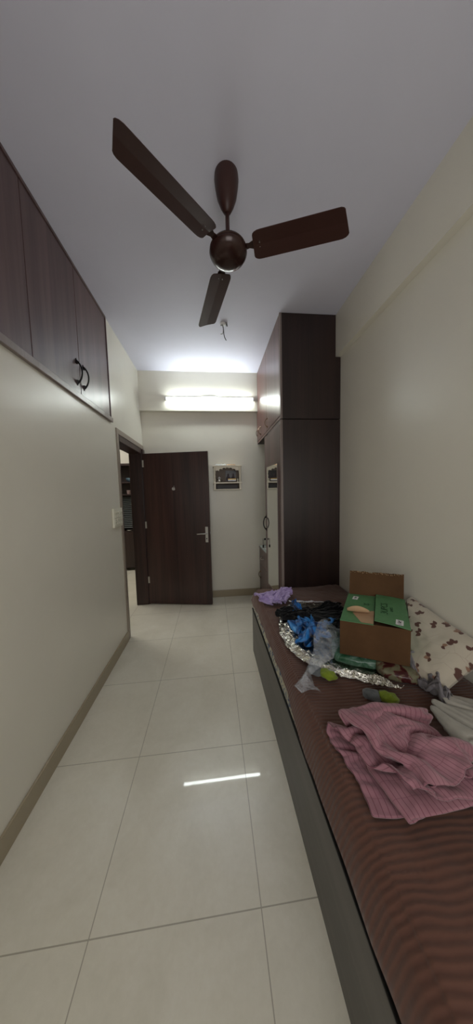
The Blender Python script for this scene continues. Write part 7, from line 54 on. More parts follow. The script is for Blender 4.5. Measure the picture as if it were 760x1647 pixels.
3,2,7,0,-6,-4,3,-1,7,0,-1,3,-11,9,5,0,-2,-4,4,-3,-9,-4,5,8,1,-3,0,0,-7,1,9,-7,4,6,-13,15,-20,17,3,-3,0,-2,-8,1,6,3,-3,2,4,-1,-4,-6,3,4,-4,8,-2,-9,1,1,9,-4,4,1,-9,-7,3,5,7,1,-7,4,-6,-2,9,-5,-2,9,0,1,-15,3,10,-5,-2,0,-3,-2,7,7,-7,-2,8,1,-3,1,0,1,-5,0,6,1,0,-1,5,0,-10,6,-5,-3,-5,-2,4,10,1,-1,-1,-5,6,0,10,-3,-4,5,-7,9,0,-2,-4,-3,0,-6,8,5,-7,-4,7,4,-6,-3,2,3,5,0,-8,0,-5,7,-9,19,-4,1,-4,0,-3,-7,-2,4,10,-3,1,1,3,-5,5,3,0,-1,-11,9,4,1,-4,0,-3,-1,1,6,-4,-6,9,1,1,-2,-2,-7,-1,11,1,-6,-12,13,0,-4,10,-4,0,2,0,-4,-9,-1,8,5,-2,4,-1,-6,4,1,5,-4,-11,9,1,6,0,-2,-7,5,2,2,-5,-5,9,-3,-2,2,1,-1,-5,-3,11,-2,-9,-2,7,-6,10,1,-4,1,2,2,-8,-4,-2,11,1,2,7,0,-2,-1,1,-8,-8,4,7,1,6,0,-2,-5,2,3,-5,0,4,-3,2,-2,0,3,-2,-4,9,-3,-2,1,-2,-3,3,5,1,-3,0,2,-8,-2,-5,6,-1,-4,1,-1,3,-1,5,-8,5,-2,2,2,1,0,0,1,-4,4,-12,4,1,-1,7,1,-6,2,2,-10,11,-2,-1,3,-5,-1,-5,1,7,3,0,0,2,-3,-1,1,-2,4,-3,1,5,-3,6,-1,-7,-2,1,-3,-2,13,-8,9,-5,7,-8,4,-10,1,6,2,2,-1,-1,1,1,1,0,1,-10,1,-1,-5,1,5,8,-1,2,-9,2,3,-1,7,2,1,3,1,-1,-2,-7,-4,3,3,-7,11,2,1,0,1,-2,2,-13,-5,8,2,1,6,-8,4,4,0,1,2,-7,-3,-1,3,-7,-2,8,-4,-6,-4,0,1,-1,0,2,15,1,-1,2,3,-3,1,0,-1,-4,-3,7,-10,4,7,0,0,-9,-12,0,4,7,3,-8,6,2,-3,2,8,0,-5,2,0,1,-13,-2,0,2,-9,3,2,2,-7,-4,11,4,0,0,4,-4,4,2,-1,-9,3,7,-14,6,7,-1,2,-4,-6,-4,-4,0,7,-2,4,-1,-1,3,2,5,-4,1,-1,3,-15,24,2,0,-4,6,-4,-9,1,-2,-3,-1,4,3,-5,3,-11,2,-1,7,4,6,-10,-3,10,-9,4,-9,6,-7,13,2,-8,4,7,7,7,5,0,-13,-1,17,-9,-5,-9,2,1,4,-6,7,4,5,-8,3,-5,-8,0,3,2,16,-8,4,-6,-1,6,2,-6,-11,16,-5,6,-10,2,-9,-2,3,3,0,0,1,3,6,5,-9,-1,11,-3,-9,-2,1,0,0,-1,3,8,12,-4,0,-7,-5,3,-4,3,13,-7,5,-5,-3,7,-1,-9,2,5,1,1,-6,7,-8,-1,-7,1,1,-1,0,2,13,-1,-19,12,13,1,-2,4,-2,2,-9,4,-4,12,5,-3,3,0,3,-5,-6,1,4,-6,2,-6,-2,12,-2,-12,4,9,-5,-1,5,2,-1,-7,-5,-2,-1,-1,-2,10,11,-10,-10,3,6,-5,4,2,2,-1,1,3,-18,-2,-4,6,11,2,-4,4,-5,6,0,-1,1,-2,-2,3,1,-14,4,9,1,-5,3,1,-1,-4,-2,3,0,-7,-6,7,13,-5,-5,-5,12,-4,7,-1,1,-1,-5,-4,-12,14,-7,-5,-1,18,2,-11,3,7,1,0,1,-5,-1,5,-5,-11,3,-2,-2,11,1,4,3,-1,1,0,-9,-8,-4,13,7,-1,-1,-1,7,1,2,4,-8,-10,-7,14,-8,8,0,7,-3,-4,12,-3,-4,-8,0,1,9,-4,
-3,8,-6,-7,3,-10,1,11,4,3,2,-8,-1,10,-11,2,-9,8,3,9,-13,-6,8,-6,6,-10,4,3,-6,10,2,5,-2,-1,1,5,-4,-11,14,-12,0,3,11,-9,6,0,-5,5,-9,-8,-3,0,7,2,2,-7,11,9,-2,-8,-10,6,8,4,-3,-19,16,-14,4,-8,21,-3,-2,4,-2,-7,5,2,-1,-2,-2,-6,12,2,-11,-4,16,-9,6,1,-4,5,-1,-10,7,-12,-3,-1,4,-1,16,-1,4,-8,-13,-4,11,2,3,-10,5,0,-4,-14,20,-3,1,-4,4,-6,5,-7,2,-3,-8,4,6,8,-5,-4,8,-6,-2,8,0,-7,4,-4,3,-1,0,-1,-4,-3,10,4,3,-14,9,-2,-4,0,-12,7,12,-1,-6,-12,16,-3,1,4,-1,-5,-9,5,7,-6,-11,2,7,10,-7,2,5,0,-8,2,6,1,0,-3,1,3,0,-1,-15,-1,11,-6,10,-3,5,-11,-2,7,-5,10,9,0,-3,-8,10,-3,-1,-6,0,-6,-3,11,10,-7,-12,-1,9,5,-5,2,7,1,-2,0,-3,-1,2,2,-5,12,0,-6,-1,-15,-5,3,-1,-5,10,-14,0,2,3,7,7,0,-2,-4,-2,0,-9,-2,12,-11,0,13,8,-9,-12,1,2,-1,3,5,6,3,-8,2,5,2,0,-1,-2,-5,10,-3,-11,2,-6,-5,1,4,10,-9,-6,-3,4,5,8,-8,0,1,-3,-2,-5,3,-2,-3,0,11,11,-12,-8,-3,4,0,2,6,-5,11,-1,3,2,-1,3,-28,5,9,2,7,0,-7,-10,1,1,7,11,-9,-10,-3,3,6,5,-5,5,-2,5,-14,-1,3,9,-8,-8,13,13,-1,-7,0,-5,-4,-1,12,-5,-2,-5,3,3,-4,5,-9,0,2,8,-1,3,4,-13,-1,2,9,10,-1,-16,-3,0,0,-2,1,4,3,0,-5,11,-2,11,-14,-11,8,8,7,-1,1,-10,-8,2,7,9,-10,-5,-4,3,15,-8,-9,-1,5,-4,1,10,-7,-7,-5,-5,19,2,1,-3,-15,1,1,-1,0,4,0,6,5,3,-9,0,-6,-3,-2,6,2,-1,9,-6,-7,0,8,10,-15,-2,-1,8,13,-15,-2,1,8,-4,3,7,-2,-8,-7,-5,1,21,1,-3,-2,1,1,-10,-6,16,-5,4,-2,-7,9,-5,-11,-1,1,1,0,3,12,-7,-4,-4,6,12,-16,0,-2,10,5,-7,-5,6,3,-8,7,8,3,-2,-11,-5,-1,14,5,-1,0,-2,-11,2,-4,8,-3,-1,-8,11,4,0,-16,1,5,-6,3,1,15,1,-12,-6,9,5,-10,-2,0,-2,3,-2,6,0,-3,-4,-2,13,-4,11,-3,-16,-2,14,3,1,-9,12,0,-4,2,-2,-9,0,-8,5,2,10,-12,1,11,-17,3,-2,9,8,-8,-11,1,14,6,-7,-3,-4,-3,2,11,-4,2,-5,0,6,-5,12,-3,-11,-1,8,0,5,-1,7,3,-1,-9,-10,0,-5,4,-1,6,-6,0,6,11,-18,1,0,6,11,-4,-1,-10,-2,5,13,-12,-6,-2,9,-10,2,3,-1,1,-2,0,17,-6,-14,3,1,-3,-3,6,7,-3,-6,0,0,0,-2,3,-3,19,-19,4,4,10,-14,-2,0,2,12,4,-8,-10,-2,4,12,-2,-9,-6,5,-5,-3,-5,2,4,-3,-2,13,-5,-12,2,1,6,-7,0,2,1,-2,2,12,-4,5,-2,3,-3,-14,1,12,3,-7,-8,0,1,9,10,-16,-5,-2,0,4,0,-3,3,-2,0,-2,-2,-4,-1,-1,3,14,-7,-9,5,12,-8,-10,-1,5,0,10,-2,0,0,1,-8,0,0,-2,-3,14,2,-7,-8,1,-2,6,14,-16,-3,-3,0,-1,
6,8,1,0,-3,-2,-2,-1,-5,-6,3,13,-4,-5,2,10,-11,-6,6,1,6,-15,3,-2,0,11,2,-7,-2,3,-6,7,10,-9,-8,2,-2,4,12,-12,3,-6,1,-3,8,-1,-2,-1,3,-2,-2,4,-9,-5,2,13,-9,-10,10,4,-7,-4,7,7,-1,-6,-1,2,-1,9,-7,-1,-6,3,-5,8,10,-12,-5,-1,0,3,16,-13,5,9,-13,8,0,-1,-3,0,0,3,-2,4,-2,-8,-4,15,-16,-1,17,0,-16,3,4,8,-2,2,-6,-14,12,4,-6,0,-4,1,-3,6,10,-12,-3,-4,0,5,12,3,-5,-3,-4,10,-3,4,-1,-1,4,-12,-4,1,0,-3,5,15,-23,2,17,5,-13,-1,0,12,0,-2,-4,-3,4,6,-3,-5,-6,-4,0,8,8,-8,-4,-4,-3,3,-4,8,13,9,-11,9,4,-10,7,-4,3,-1,-13,-1,0,-1,2,17,-20,-3,21,1,-20,19,0,1,3,-5,-14,14,2,0,1,-5,-7,-6,-1,14,2,-5,-2,-8,-4,7,-4,10,5,4,-4,-1,5,-1,-5,5,-2,3,-9,-2,-7,-2,1,20,-16,-6,14,-5,-11,12,2,-5,12,7,-6,2,0,0,0,-2,-6,-5,3,7,1,-3,-3,-2,8,2,-18,4,-3,-11,3,17,0,-2,-2,2,-2,1,-6,-2,4,-6,-2,15,-15,-3,16,-6,-14,9,14,0,0,2,-3,0,-3,4,-1,-2,0,-19,12,5,0,-2,-2,-9,4,10,-10,7,13,-9,-12,5,13,-2,-1,3,0,-1,-8,2,10,0,-1,1,-7,-9,0,1,-7,3,6,-2,-1,-6,8,10,3,0,2,-7,-1,-14,6,5,8,-3,-4,-12,14,-8,-3,11,6,-1,-2,1,0,3,-2,0,2,-3,-12,0,7,1,9,3,0,-2,0,-11,-7,-6,2,-2,6,-3,5,9,6,-3,2,2,-3,-12,-5,6,13,0,-10,-10,-14,4,1,18,0,0,-1,2,-1,-1,0,-4,3,-8,-7,1,3,5,5,-4,2,2,7,0,-6,-3,0,-1,-4,-4,-4,11,6,3,-2,-1,4,-5,-13,0,6,8,-7,9,-11,0,-6,12,3,-9,5,-1,3,-4,6,-2,2,-6,-10,2,0,6,-9,-2,1,4,5,5,8,1,-4,2,-3,-9,-9,7,-6,16,2,-2,3,1,-9,-10,2,11,1,10,-6,-5,-7,3,-3,2,6,2,1,-7,11,0,0,-8,-8,0,5,13,-9,-5,-4,-4,6,1,6,10,-3,2,-2,5,-15,-2,-4,4,5,6,0,1,1,-8,-11,-6,10,2,0,1,-4,-11,0,3,0,10,0,-9,12,1,0,-8,-9,-1,11,8,2,-2,-13,-5,0,2,5,8,0,4,-2,-2,-1,-11,-3,-2,1,11,7,0,-2,-3,-6,0,3,2,2,-1,1,-8,1,-3,6,7,-3,1,1,5,4,-9,-12,0,10,-6,6,7,-1,-8,-5,0,5,2,5,-6,8,0,-1,-6,-3,-4,-3,0,16,1,-5,0,-7,-2,0,0,2,16,-11,-6,1,0,5,5,-7,0,-3,10,9,-10,-12,1,-1,0,12,0,6,1,-12,-3,1,0,-2,8,5,-1,1,1,-1,-7,-3,-3,3,9,-10,0,0,1,0,0,10,8,-5,-6,-8,-1,1,1,0,2,-2,11,10,-10,-11,11,-10,-2,1,2,4,10,-15,0,8,-1,-3,7,2,0,0,-1,3,1,-8,-1,-2,-1,-3,-3,0,-1,1,1,1,13,-2,-11,-5,2,-1,0,2,1,0,9,2,-4,-5,3,-7,4,-7,0,0,11,-4,-4,11,-2,-3,2,5,1,1,-1,3,-2,0,-1,4,-4,-2,2,0,-2,-10,2,8,9,-2,-6,-2,1,0,-1,-5,2,2,15,-2,-10,3,-1,-9,7,-3,-2,-3,
1,3,-6,3,-1,-1,7,4,4,-3,-3,7,1,0,-6,8,-3,-5,-2,-1,2,6,-11,8,13,0,-5,6,-4,-4,1,-12,-2,9,11,2,-9,3,-4,-8,-2,0,5,4,-7,1,-4,1,4,-4,1,9,4,-9,-1,6,-1,])}
HALL_E=26.0; FILL_E=15.0; EXPO=0.6


# ------------------------------------------------------------------ helpers
class MB:
    def __init__(s): s.v=[]; s.f=[]; s.m=[]; s.uv={}
    def add(s, vs, fs, mi=0):
        b=len(s.v); s.v+= [Vector(v) for v in vs]
        for f in fs: s.f.append(tuple(b+i for i in f)); s.m.append(mi)
        return s
    def box(s, x0,x1,y0,y1,z0,z1, mi=0):
        v=[(x0,y0,z0),(x1,y0,z0),(x1,y1,z0),(x0,y1,z0),(x0,y0,z1),(x1,y0,z1),(x1,y1,z1),(x0,y1,z1)]
        return s.add(v,[(0,3,2,1),(4,5,6,7),(0,1,5,4),(1,2,6,5),(2,3,7,6),(3,0,4,7)],mi)
    def prism(s, poly, axis, a, b, mi=0):
        """poly: 2-D outline in the two other axes (kept in x,y,z order), extruded along axis from a to b"""
        def P(p,t):
            l=list(p); l.insert(axis,t); return tuple(l)
        n=len(poly)
        vs=[P(p,a) for p in poly]+[P(p,b) for p in poly]
        fs=[tuple(range(n)),tuple(range(2*n-1,n-1,-1))]+[(i,i+n,(i+1)%n+n,(i+1)%n) for i in range(n)]
        return s.add(vs,fs,mi)
    def lathe(s, prof, c=(0,0,0), n=32, mi=0, axis=2):
        vs=[]; fs=[]
        for (r,z) in prof:
            for k in range(n):
                t=2*math.pi*k/n; p=[r*math.cos(t),r*math.sin(t),z]
                if axis==0: p=[z,p[0],p[1]]
                if axis==1: p=[p[0],z,p[1]]
                vs.append(tuple(p[i]+c[i] for i in range(3)))
        for j in range(len(prof)-1):
            for k in range(n): fs.append((j*n+k,j*n+(k+1)%n,(j+1)*n+(k+1)%n,(j+1)*n+k))
        fs.append(tuple(range(n-1,-1,-1))); b=(len(prof)-1)*n; fs.append(tuple(range(b,b+n)))
        return s.add(vs,fs,mi)
    def tube(s, pts, r, n=8, mi=0):
        pts=[Vector(p) for p in pts]; rs=r if isinstance(r,(list,tuple)) else [r]*len(pts)
        vs=[];fs=[]; up=None
        for i,p in enumerate(pts):
            t=(pts[min(i+1,len(pts)-1)]-pts[max(i-1,0)]).normalized()
            if up is None: up=Vector((0,0,1)) if abs(t.z)<.9 else Vector((1,0,0))
            a=t.cross(up).normalized(); b=a.cross(t).normalized(); up=b
            for k in range(n):
                q=2*math.pi*k/n; vs.append(p+(a*math.cos(q)+b*math.sin(q))*rs[i])
        for j in range(len(pts)-1):
            for k in range(n): fs.append((j*n+k,j*n+(k+1)%n,(j+1)*n+(k+1)%n,(j+1)*n+k))
        fs.append(tuple(range(n-1,-1,-1))); b=(len(pts)-1)*n; fs.append(tuple(range(b,b+n)))
        return s.add(vs,fs,mi)
    def grid(s, n, m, fn, mi=0, uvf=None):
        b=len(s.v); vs=[fn(i/n,j/m) for j in range(m+1) for i in range(n+1)]
        fs=[(j*(n+1)+i,j*(n+1)+i+1,(j+1)*(n+1)+i+1,(j+1)*(n+1)+i) for j in range(m) for i in range(n)]
        s.add(vs,fs,mi)
        for j in range(m+1):
            for i in range(n+1): s.uv[b+j*(n+1)+i]=(i/n,j/m)
        return s
    def xf(s, M):
        s.v=[M@v for v in s.v]; return s

def root_loc(p):
    while p is not None and p.parent is not None: p=p.parent
    return Vector(p.location) if p is not None else Vector((0,0,0))
def build(name, mb, mat, parent=None, smooth=False, bevel=0, loc=None, solid=0, sub=0):
    """mesh coordinates are world coordinates; the origin goes to loc (a top-level mesh) or to the thing's base"""
    off = root_loc(parent) if parent else Vector(loc if loc else (0,0,0))
    me=bpy.data.meshes.new(name)
    me.from_pydata([tuple(v-off) for v in mb.v],[],mb.f)
    for m in (mat if isinstance(mat,(list,tuple)) else [mat]): me.materials.append(m)
    for p,mi in zip(me.polygons,mb.m): p.material_index=mi; p.use_smooth=smooth
    if mb.uv:
        L=me.uv_layers.new(name='UVMap')
        for l in me.loops: L.data[l.index].uv=mb.uv.get(l.vertex_index,(0,0))
    me.validate(); me.update()
    o=bpy.data.objects.new(name,me); COL.objects.link(o)
    if parent: o.parent=parent
    else: o.location=off
    if solid: d=o.modifiers.new('thickness','SOLIDIFY'); d.thickness=solid; d.offset=0
    if bevel:
        d=o.modifiers.new('bevel','BEVEL'); d.width=bevel; d.segments=2; d.limit_method='ANGLE'
    if sub: d=o.modifiers.new('smooth','SUBSURF'); d.levels=sub; d.render_levels=sub
    if smooth=='auto' or (smooth and bevel): pass
    return o
def autosmooth(o, ang=35):
    for p in o.data.polygons: p.use_smooth=True
    o.data.set_sharp_from_angle(angle=R(ang)); return o
def tag(o, label, cat, group=None, kind=None):
    o['label']=label; o['category']=cat
    if group: o['group']=group
    if kind: o['kind']=kind
    return o
def thing(name, loc, label, cat, group=None, kind=None):
    o=bpy.data.objects.new(name,None); o.empty_display_size=.05; COL.objects.link(o); o.location=loc
    return tag(o,label,cat,group,kind)

# ------------------------------------------------------------------ materials
class NT:
    def __init__(s,name):
        s.mat=bpy.data.materials.new(name); s.mat.use_nodes=True; s.t=s.mat.node_tree
        s.b=s.t.nodes['Principled BSDF']
    def n(s,typ,**k):
        x=s.t.nodes.new(typ)
        for a,v in k.items():
            if a.startswith('i_'):
                key=a[2:].replace('_',' ')
                x.inputs[int(key) if key.isdigit() else key].default_value=v
            else: setattr(x,a,v)
        return x
    def l(s,a,b): s.t.links.new(a,b)
    def set(s,**k):
        for a,v in k.items(): s.b.inputs[a.replace('_',' ')].default_value=v
        return s
    def ramp(s,src,stops):
        r=s.n('ShaderNodeValToRGB'); e=r.color_ramp.elements
        while len(e)<len(stops): e.new(.5)
        for q,(p,c) in zip(e,stops): q.position=p; q.color=(*c,1)
        s.l(src,r.inputs[0]); return r.outputs[0]
    def coord(s,scale=(1,1,1),kind='Object',rot=(0,0,0)):
        c=s.n('ShaderNodeTexCoord'); m=s.n('ShaderNodeMapping'); m.inputs['Scale'].default_value=scale; m.inputs['Rotation'].default_value=rot
        s.l(c.outputs[kind],m.inputs[0]); return m.outputs[0]
    def noise(s,vec,scale=5,detail=3,rough=.5,dist=0):
        x=s.n('ShaderNodeTexNoise'); x.inputs['Scale'].default_value=scale; x.inputs['Detail'].default_value=detail
        x.inputs['Roughness'].default_value=rough; x.inputs['Distortion'].default_value=dist
        s.l(vec,x.inputs['Vector']); return x.outputs[0]
    def bump(s,h,strength=.2,dist=.01):
        x=s.n('ShaderNodeBump'); x.inputs['Strength'].default_value=strength; x.inputs['Distance'].default_value=dist
        s.l(h,x.inputs['Height']); s.l(x.outputs[0],s.b.inputs['Normal']); return x
    def math(s,op,a,b=None):
        x=s.n('ShaderNodeMath',operation=op)
        for i,v in enumerate((a,b)):
            if v is None: continue
            if isinstance(v,(int,float)): x.inputs[i].default_value=v
            else: s.l(v,x.inputs[i])
        return x.outputs[0]
def lin(r,g,b):
    f=lambda c:(c/255/12.92) if c/255<=.04045 else ((c/255+.055)/1.055)**2.4
    return (f(r),f(g),f(b))
def plain(name,c,rough=.5,metal=0,**k):
    m=NT(name); m.set(Base_Color=(*c,1),Roughness=rough,Metallic=metal,**k); return m.mat
def painted(name,c,rough=.45,bump=.06,spec=.5,var=.05):
    m=NT(name); v=m.coord(); n1=m.noise(v,1.7,4,.6); n2=m.noise(v,55,3)
    m.l(m.ramp(n1,[(.3,tuple(q*(1-var) for q in c)),(.7,c)]),m.b.inputs['Base Color'])
    m.set(Roughness=rough,Specular_IOR_Level=spec); 
    n3=m.noise(v,6,3); h=m.math('ADD',m.math('MULTIPLY',n3,3.0),n2)
    m.bump(h,bump,.004); return m.mat
def wood(name,c0,c1,rough=.35,scale=1.0,coat=.0,axis=2):
    m=NT(name); sc=[9*scale]*3; sc[axis]=.35*scale; v=m.coord(tuple(sc)); n1=m.noise(v,1.0,5,.6,.3)
    sc2=[70*scale]*3; sc2[axis]=1.5*scale; v2=m.coord(tuple(sc2)); n2=m.noise(v2,1.0,4,.6)
    h=m.math('ADD',m.math('MULTIPLY',n1,.7),m.math('MULTIPLY',n2,.3))
    m.l(m.ramp(h,[(.36,c0),(.5,tuple((a+b)/2 for a,b in zip(c0,c1))),(.64,c1)]),m.b.inputs['Base Color'])
    m.set(Roughness=rough); m.bump(n2,.05,.002)
    if coat: m.set(Coat_Weight=coat,Coat_Roughness=.12)
    return m.mat
def fabric(name,c,c2=None,rough=.9,weave=250,sheen=.3):
    m=NT(name); v=m.coord(); n=m.noise(v,7,4,.6); c2=c2 or tuple(q*.8 for q in c)
    m.l(m.ramp(n,[(.35,c2),(.65,c)]),m.b.inputs['Base Color']); m.set(Roughness=rough,Sheen_Weight=sheen,Specular_IOR_Level=.2)
    w=m.noise(v,weave,2); m.bump(w,.25,.002); return m.mat

M={}
M['wall']=painted('cream_wall_paint',lin(222,218,205),.33,.10)
M['ceil']=painted('white_ceiling_paint',lin(216,216,231),.7,.08)
M['skirt']=painted('tan_skirting_tile',lin(158,146,122),.35,.02)
M['wood']=wood('dark_laminate',lin(30,20,18),lin(50,34,31),.36)
M['doorwood']=wood('door_laminate',lin(32,20,19),lin(68,43,39),.34)
M['cabwood']=wood('cabinet_laminate',lin(70,51,50),lin(104,82,80),.33,.9)
M['redwood']=wood('loft_laminate',lin(74,48,44),lin(112,78,72),.30,.9)
M['bedwood']=wood('bed_side_laminate',lin(60,56,54),lin(82,77,74),.4,.9,axis=1)
M['edge']=wood('edge_laminate',lin(112,100,96),lin(140,128,122),.35)
M['taupe']=painted('taupe_architrave',lin(148,136,124),.4,.02)
M['black']=plain('black_metal',(.01,.009,.009),.35,.6)
M['steel']=plain('brushed_steel',(.55,.54,.52),.32,1)
M['brass']=plain('antique_bronze',(.18,.12,.08),.3,1)
M['mirror']=plain('mirror_glass',(.86,.88,.86),.015,1)
M['plastic']=plain('ivory_plastic',lin(226,223,206),.35)
M['plastic2']=plain('grey_plastic',lin(120,118,110),.4)
M['shadowgap']=plain('dark_gap',(.01,.008,.008),.8)
def mfan():
    m=NT('fan_brown_enamel'); m.set(Base_Color=(*lin(58,34,29),1),Roughness=.42,Specular_IOR_Level=.35); return m.mat
M['fan']=mfan()
M['fanhub']=plain('fan_hub_brown',lin(52,31,27),.22,.2)
M['white']=plain('white_enamel',(.8,.8,.8),.4)
def mtube():
    m=NT('lit_tube'); m.set(Base_Color=(.9,.95,.92,1),Emission_Color=(*TUBE_COL,1),Emission_Strength=TUBE_E); return m.mat
TUBE_COL=(.92,1.0,.98); TUBE_E=31.0
M['tube']=mtube()
def mfloor():
    m=NT('glossy_floor_tiles'); c=m.n('ShaderNodeTexCoord'); sp=m.n('ShaderNodeSeparateXYZ'); m.l(c.outputs['Object'],sp.inputs[0])
    def line(o,off,per):
        q=m.math('DIVIDE',m.math('ADD',o,-off+per*50),per); fr=m.math('FRACT',q)
        d=m.math('ABSOLUTE',m.math('SUBTRACT',fr,.5)); return m.math('GREATER_THAN',d,.5-.0032),q
    gx,qx=line(sp.outputs[0],-.462,.588); gy,qy=line(sp.outputs[1],1.345,.580)
    g=m.math('MAXIMUM',gx,gy)
    v=m.coord(); n=m.noise(v,3.2,5,.62,.6); n2=m.noise(v,38,4,.7)
    mixn=m.math('ADD',m.math('MULTIPLY',n,.7),m.math('MULTIPLY',n2,.3))
    base=m.ramp(mixn,[(.32,lin(208,203,186)),(.5,lin(216,211,195)),(.68,lin(224,220,206))])
    mx=m.n('ShaderNodeMix',data_type='RGBA'); m.l(m.math('MULTIPLY',g,.6),mx.inputs[0]); m.l(base,mx.inputs[6]); mx.inputs[7].default_value=(*lin(120,112,96),1)
    m.l(mx.outputs[2],m.b.inputs['Base Color'])
    m.set(Roughness=.30,Specular_IOR_Level=.55,Coat_Weight=.42,Coat_Roughness=.03,Coat_IOR=1.5); m.bump(n,.02,.01); return m.mat
M['floor']=mfloor()

# ------------------------------------------------------------------ measurements of the room
A=-.914; D=3.469; H=3.10; XR=1.232; XB=1.183; Y0=-1.25; TH=.15
JN=2.575; JF=3.405; DT=2.11           # door opening
CY1=2.422; CZ0=2.195; CY0=-.52        # high cupboards in the left wall
W=.649; WY=2.285; WY2=2.822

def struct(name,mb,mat,label,cat,**k): return tag(build(name,mb,mat,**k),label,cat,kind='structure')
m=MB(); m.box(-3.6,1.45,Y0-.15,5.6,-.1,0); struct('floor',m,M['floor'],'glossy beige tiled floor of the narrow room','floor')
m=MB(); m.box(-3.6,1.45,Y0-.15,5.6,H,H+.1); struct('ceiling',m,M['ceil'],'pale lavender-white painted ceiling','ceiling')
m=MB()
m.box(A-TH,A,Y0,JN,0,CZ0); m.box(A-TH,A,Y0,CY0,CZ0,H); m.box(A-TH,A,CY1,JN,CZ0,H)
m.box(A-TH,A,JN,JF,DT,H); m.box(A-TH,A,JF,5.5,0,H)
struct('wall_left',m,M['wall'],'cream painted left wall with the doorway','wall')
m=MB(); m.box(XR,XR+TH,Y0,D+.1,0,H); struct('wall_right',m,M['wall'],'cream painted right wall beside the bed','wall')
m=MB(); m.box(A,XR,D,D+.1,0,H); struct('wall_back',m,M['wall'],'cream painted end wall behind the open door','wall')
m=MB(); m.box(-3.6,-.62,Y0-.15,Y0,0,H); m.box(.98,XR+TH,Y0-.15,Y0,0,H); m.box(-.62,.98,Y0-.15,Y0,0,.85); m.box(-.62,.98,Y0-.15,Y0,2.25,H); struct('wall_front',m,M['wall'],'cream painted wall behind the viewer','wall')
m=MB(); m.box(-3.6,A,5.5,5.6,0,H); struct('wall_outer',m,M['wall'],'cream wall of the outer room seen through the doorway','wall')
m=MB(); m.box(-3.6,-3.5,Y0,5.5,0,H); struct('wall_side',m,M['wall'],'cream side wall of the outer room','wall')
m=MB(); m.box(XB,XR-.0005,Y0,D,2.731,H); struct('trim_1',m,M['wall'],'cream ceiling beam running along the right wall','beam')
m=MB(); m.box(A,XB-.001,D-.066,D-.0005,2.596,H); struct('trim_2',m,M['wall'],'cream ceiling beam across the end wall above the tube light','beam')
t=thing('window_1',(.18,Y0-.08,.85),'sliding window in the wall behind the viewer','window',kind='structure')  # window added out of view to let in fill light
m=MB()
for (a,b,c,d) in((-.62,-.57,.85,2.25),(.93,.98,.85,2.25),(-.57,.93,.85,.90),(-.57,.93,2.20,2.25),(.155,.205,.90,2.20)): m.box(a,b,Y0-.11,Y0-.06,c,d)
build('window_frame',m,M['white'],t,bevel=.002)
for (a,b) in((-.57,.155),(.205,.93)):
    m=MB(); m.box(a,b,Y0-.088,Y0-.083,.90,2.20); build('pane',m,plain('window_glass',(.8,.85,.85),.02,0,Transmission_Weight=1.0),t)
def skirt(name,x0,x1,y0,y1,lab):
    m=MB(); m.box(x0,x1,y0,y1,0,.1); struct(name,m,M['skirt'],lab,'skirting',bevel=.002)
skirt('baseboard_left',A,A+.012,Y0,JN-.045,'tan tile skirting along the left wall')
skirt('baseboard_back',A+.05,W,D-.012,D,'tan tile skirting along the end wall')
skirt('baseboard_right',XR-.012,XR,Y0,.27,'tan tile skirting along the right wall')

# ------------------------------------------------------------------ door
t=thing('door_1',(A,JF,0),'dark laminate door standing open against the end wall','door',kind='structure')
m=MB()
m.box(A-.0005,A+.010,JN-.042,JN+.004,0,DT-.013); m.box(A-.0005,A+.010,JN-.042,D-.003,DT-.012,DT+.04)
build('architrave',m,M['taupe'],t,bevel=.002)
m=MB()
m.box(A-TH-.006,A+.003,JN+.002,JN+.035,0,DT-.002); m.box(A-TH-.006,A+.003,JF-.04,JF-.002,0,DT-.002); m.box(A-TH-.006,A+.003,JN+.035,JF-.04,DT-.075,DT-.002)
build('door_frame',m,M['doorwood'],t,bevel=.003)
m=MB(); m.box(A+.003,A+.02,JF-.02,D-.003,.0,DT-.014); build('jamb_filler',m,M['doorwood'],t)
L0=Vector((-.897,3.372,0)); L1=Vector((-.047,3.208,0)); ld=(L1-L0).normalized(); ln=Vector((ld.y,-ld.x,0)) # ln towards camera
LW=(L1-L0).length
LM=Matrix(((ld.x,ln.x,0,L0.x),(ld.y,ln.y,0,L0.y),(0,0,1,0),(0,0,0,1)))
m=MB().box(0,LW,-.034,0,.010,2.035).xf(LM); leaf=build('door_leaf',m,M['doorwood'],t,bevel=.002)
m=MB(); m.box(LW-.062,LW-.026,0,.006,.855,1.06); build('handle_plate',m.xf(LM),M['steel'],leaf,bevel=.002)
m=MB(); m.lathe([(.011,0),(.011,.045)],(LW-.044,0,.975),16,axis=1); m.tube([(LW-.044,.048,.975),(LW-.075,.052,.975),(LW-.12,.05,.974),(LW-.165,.046,.970)],[.009,.0085,.008,.0075],10)
h=build('lever_handle',m.xf(LM),M['steel'],leaf,smooth=True)
m=MB(); m.lathe([(.008,0),(.008,.008),(.003,.0085)],(LW-.044,.006,.905),14,axis=1); build('keyhole',m.xf(LM),M['black'],leaf)
m=MB(); m.box(LW-.002,LW+.012,-.022,-.010,.965,.99); build('latch',m.xf(LM),M['steel'],leaf,bevel=.001)
for z in (.30,1.05,1.86):
    m=MB(); m.lathe([(.006,z),(.006,z+.09)],(-.004,.004,0),10); m.box(-.001,.012,-.001,.002,z,z+.09); build('hinge',m.xf(LM),M['steel'],leaf)
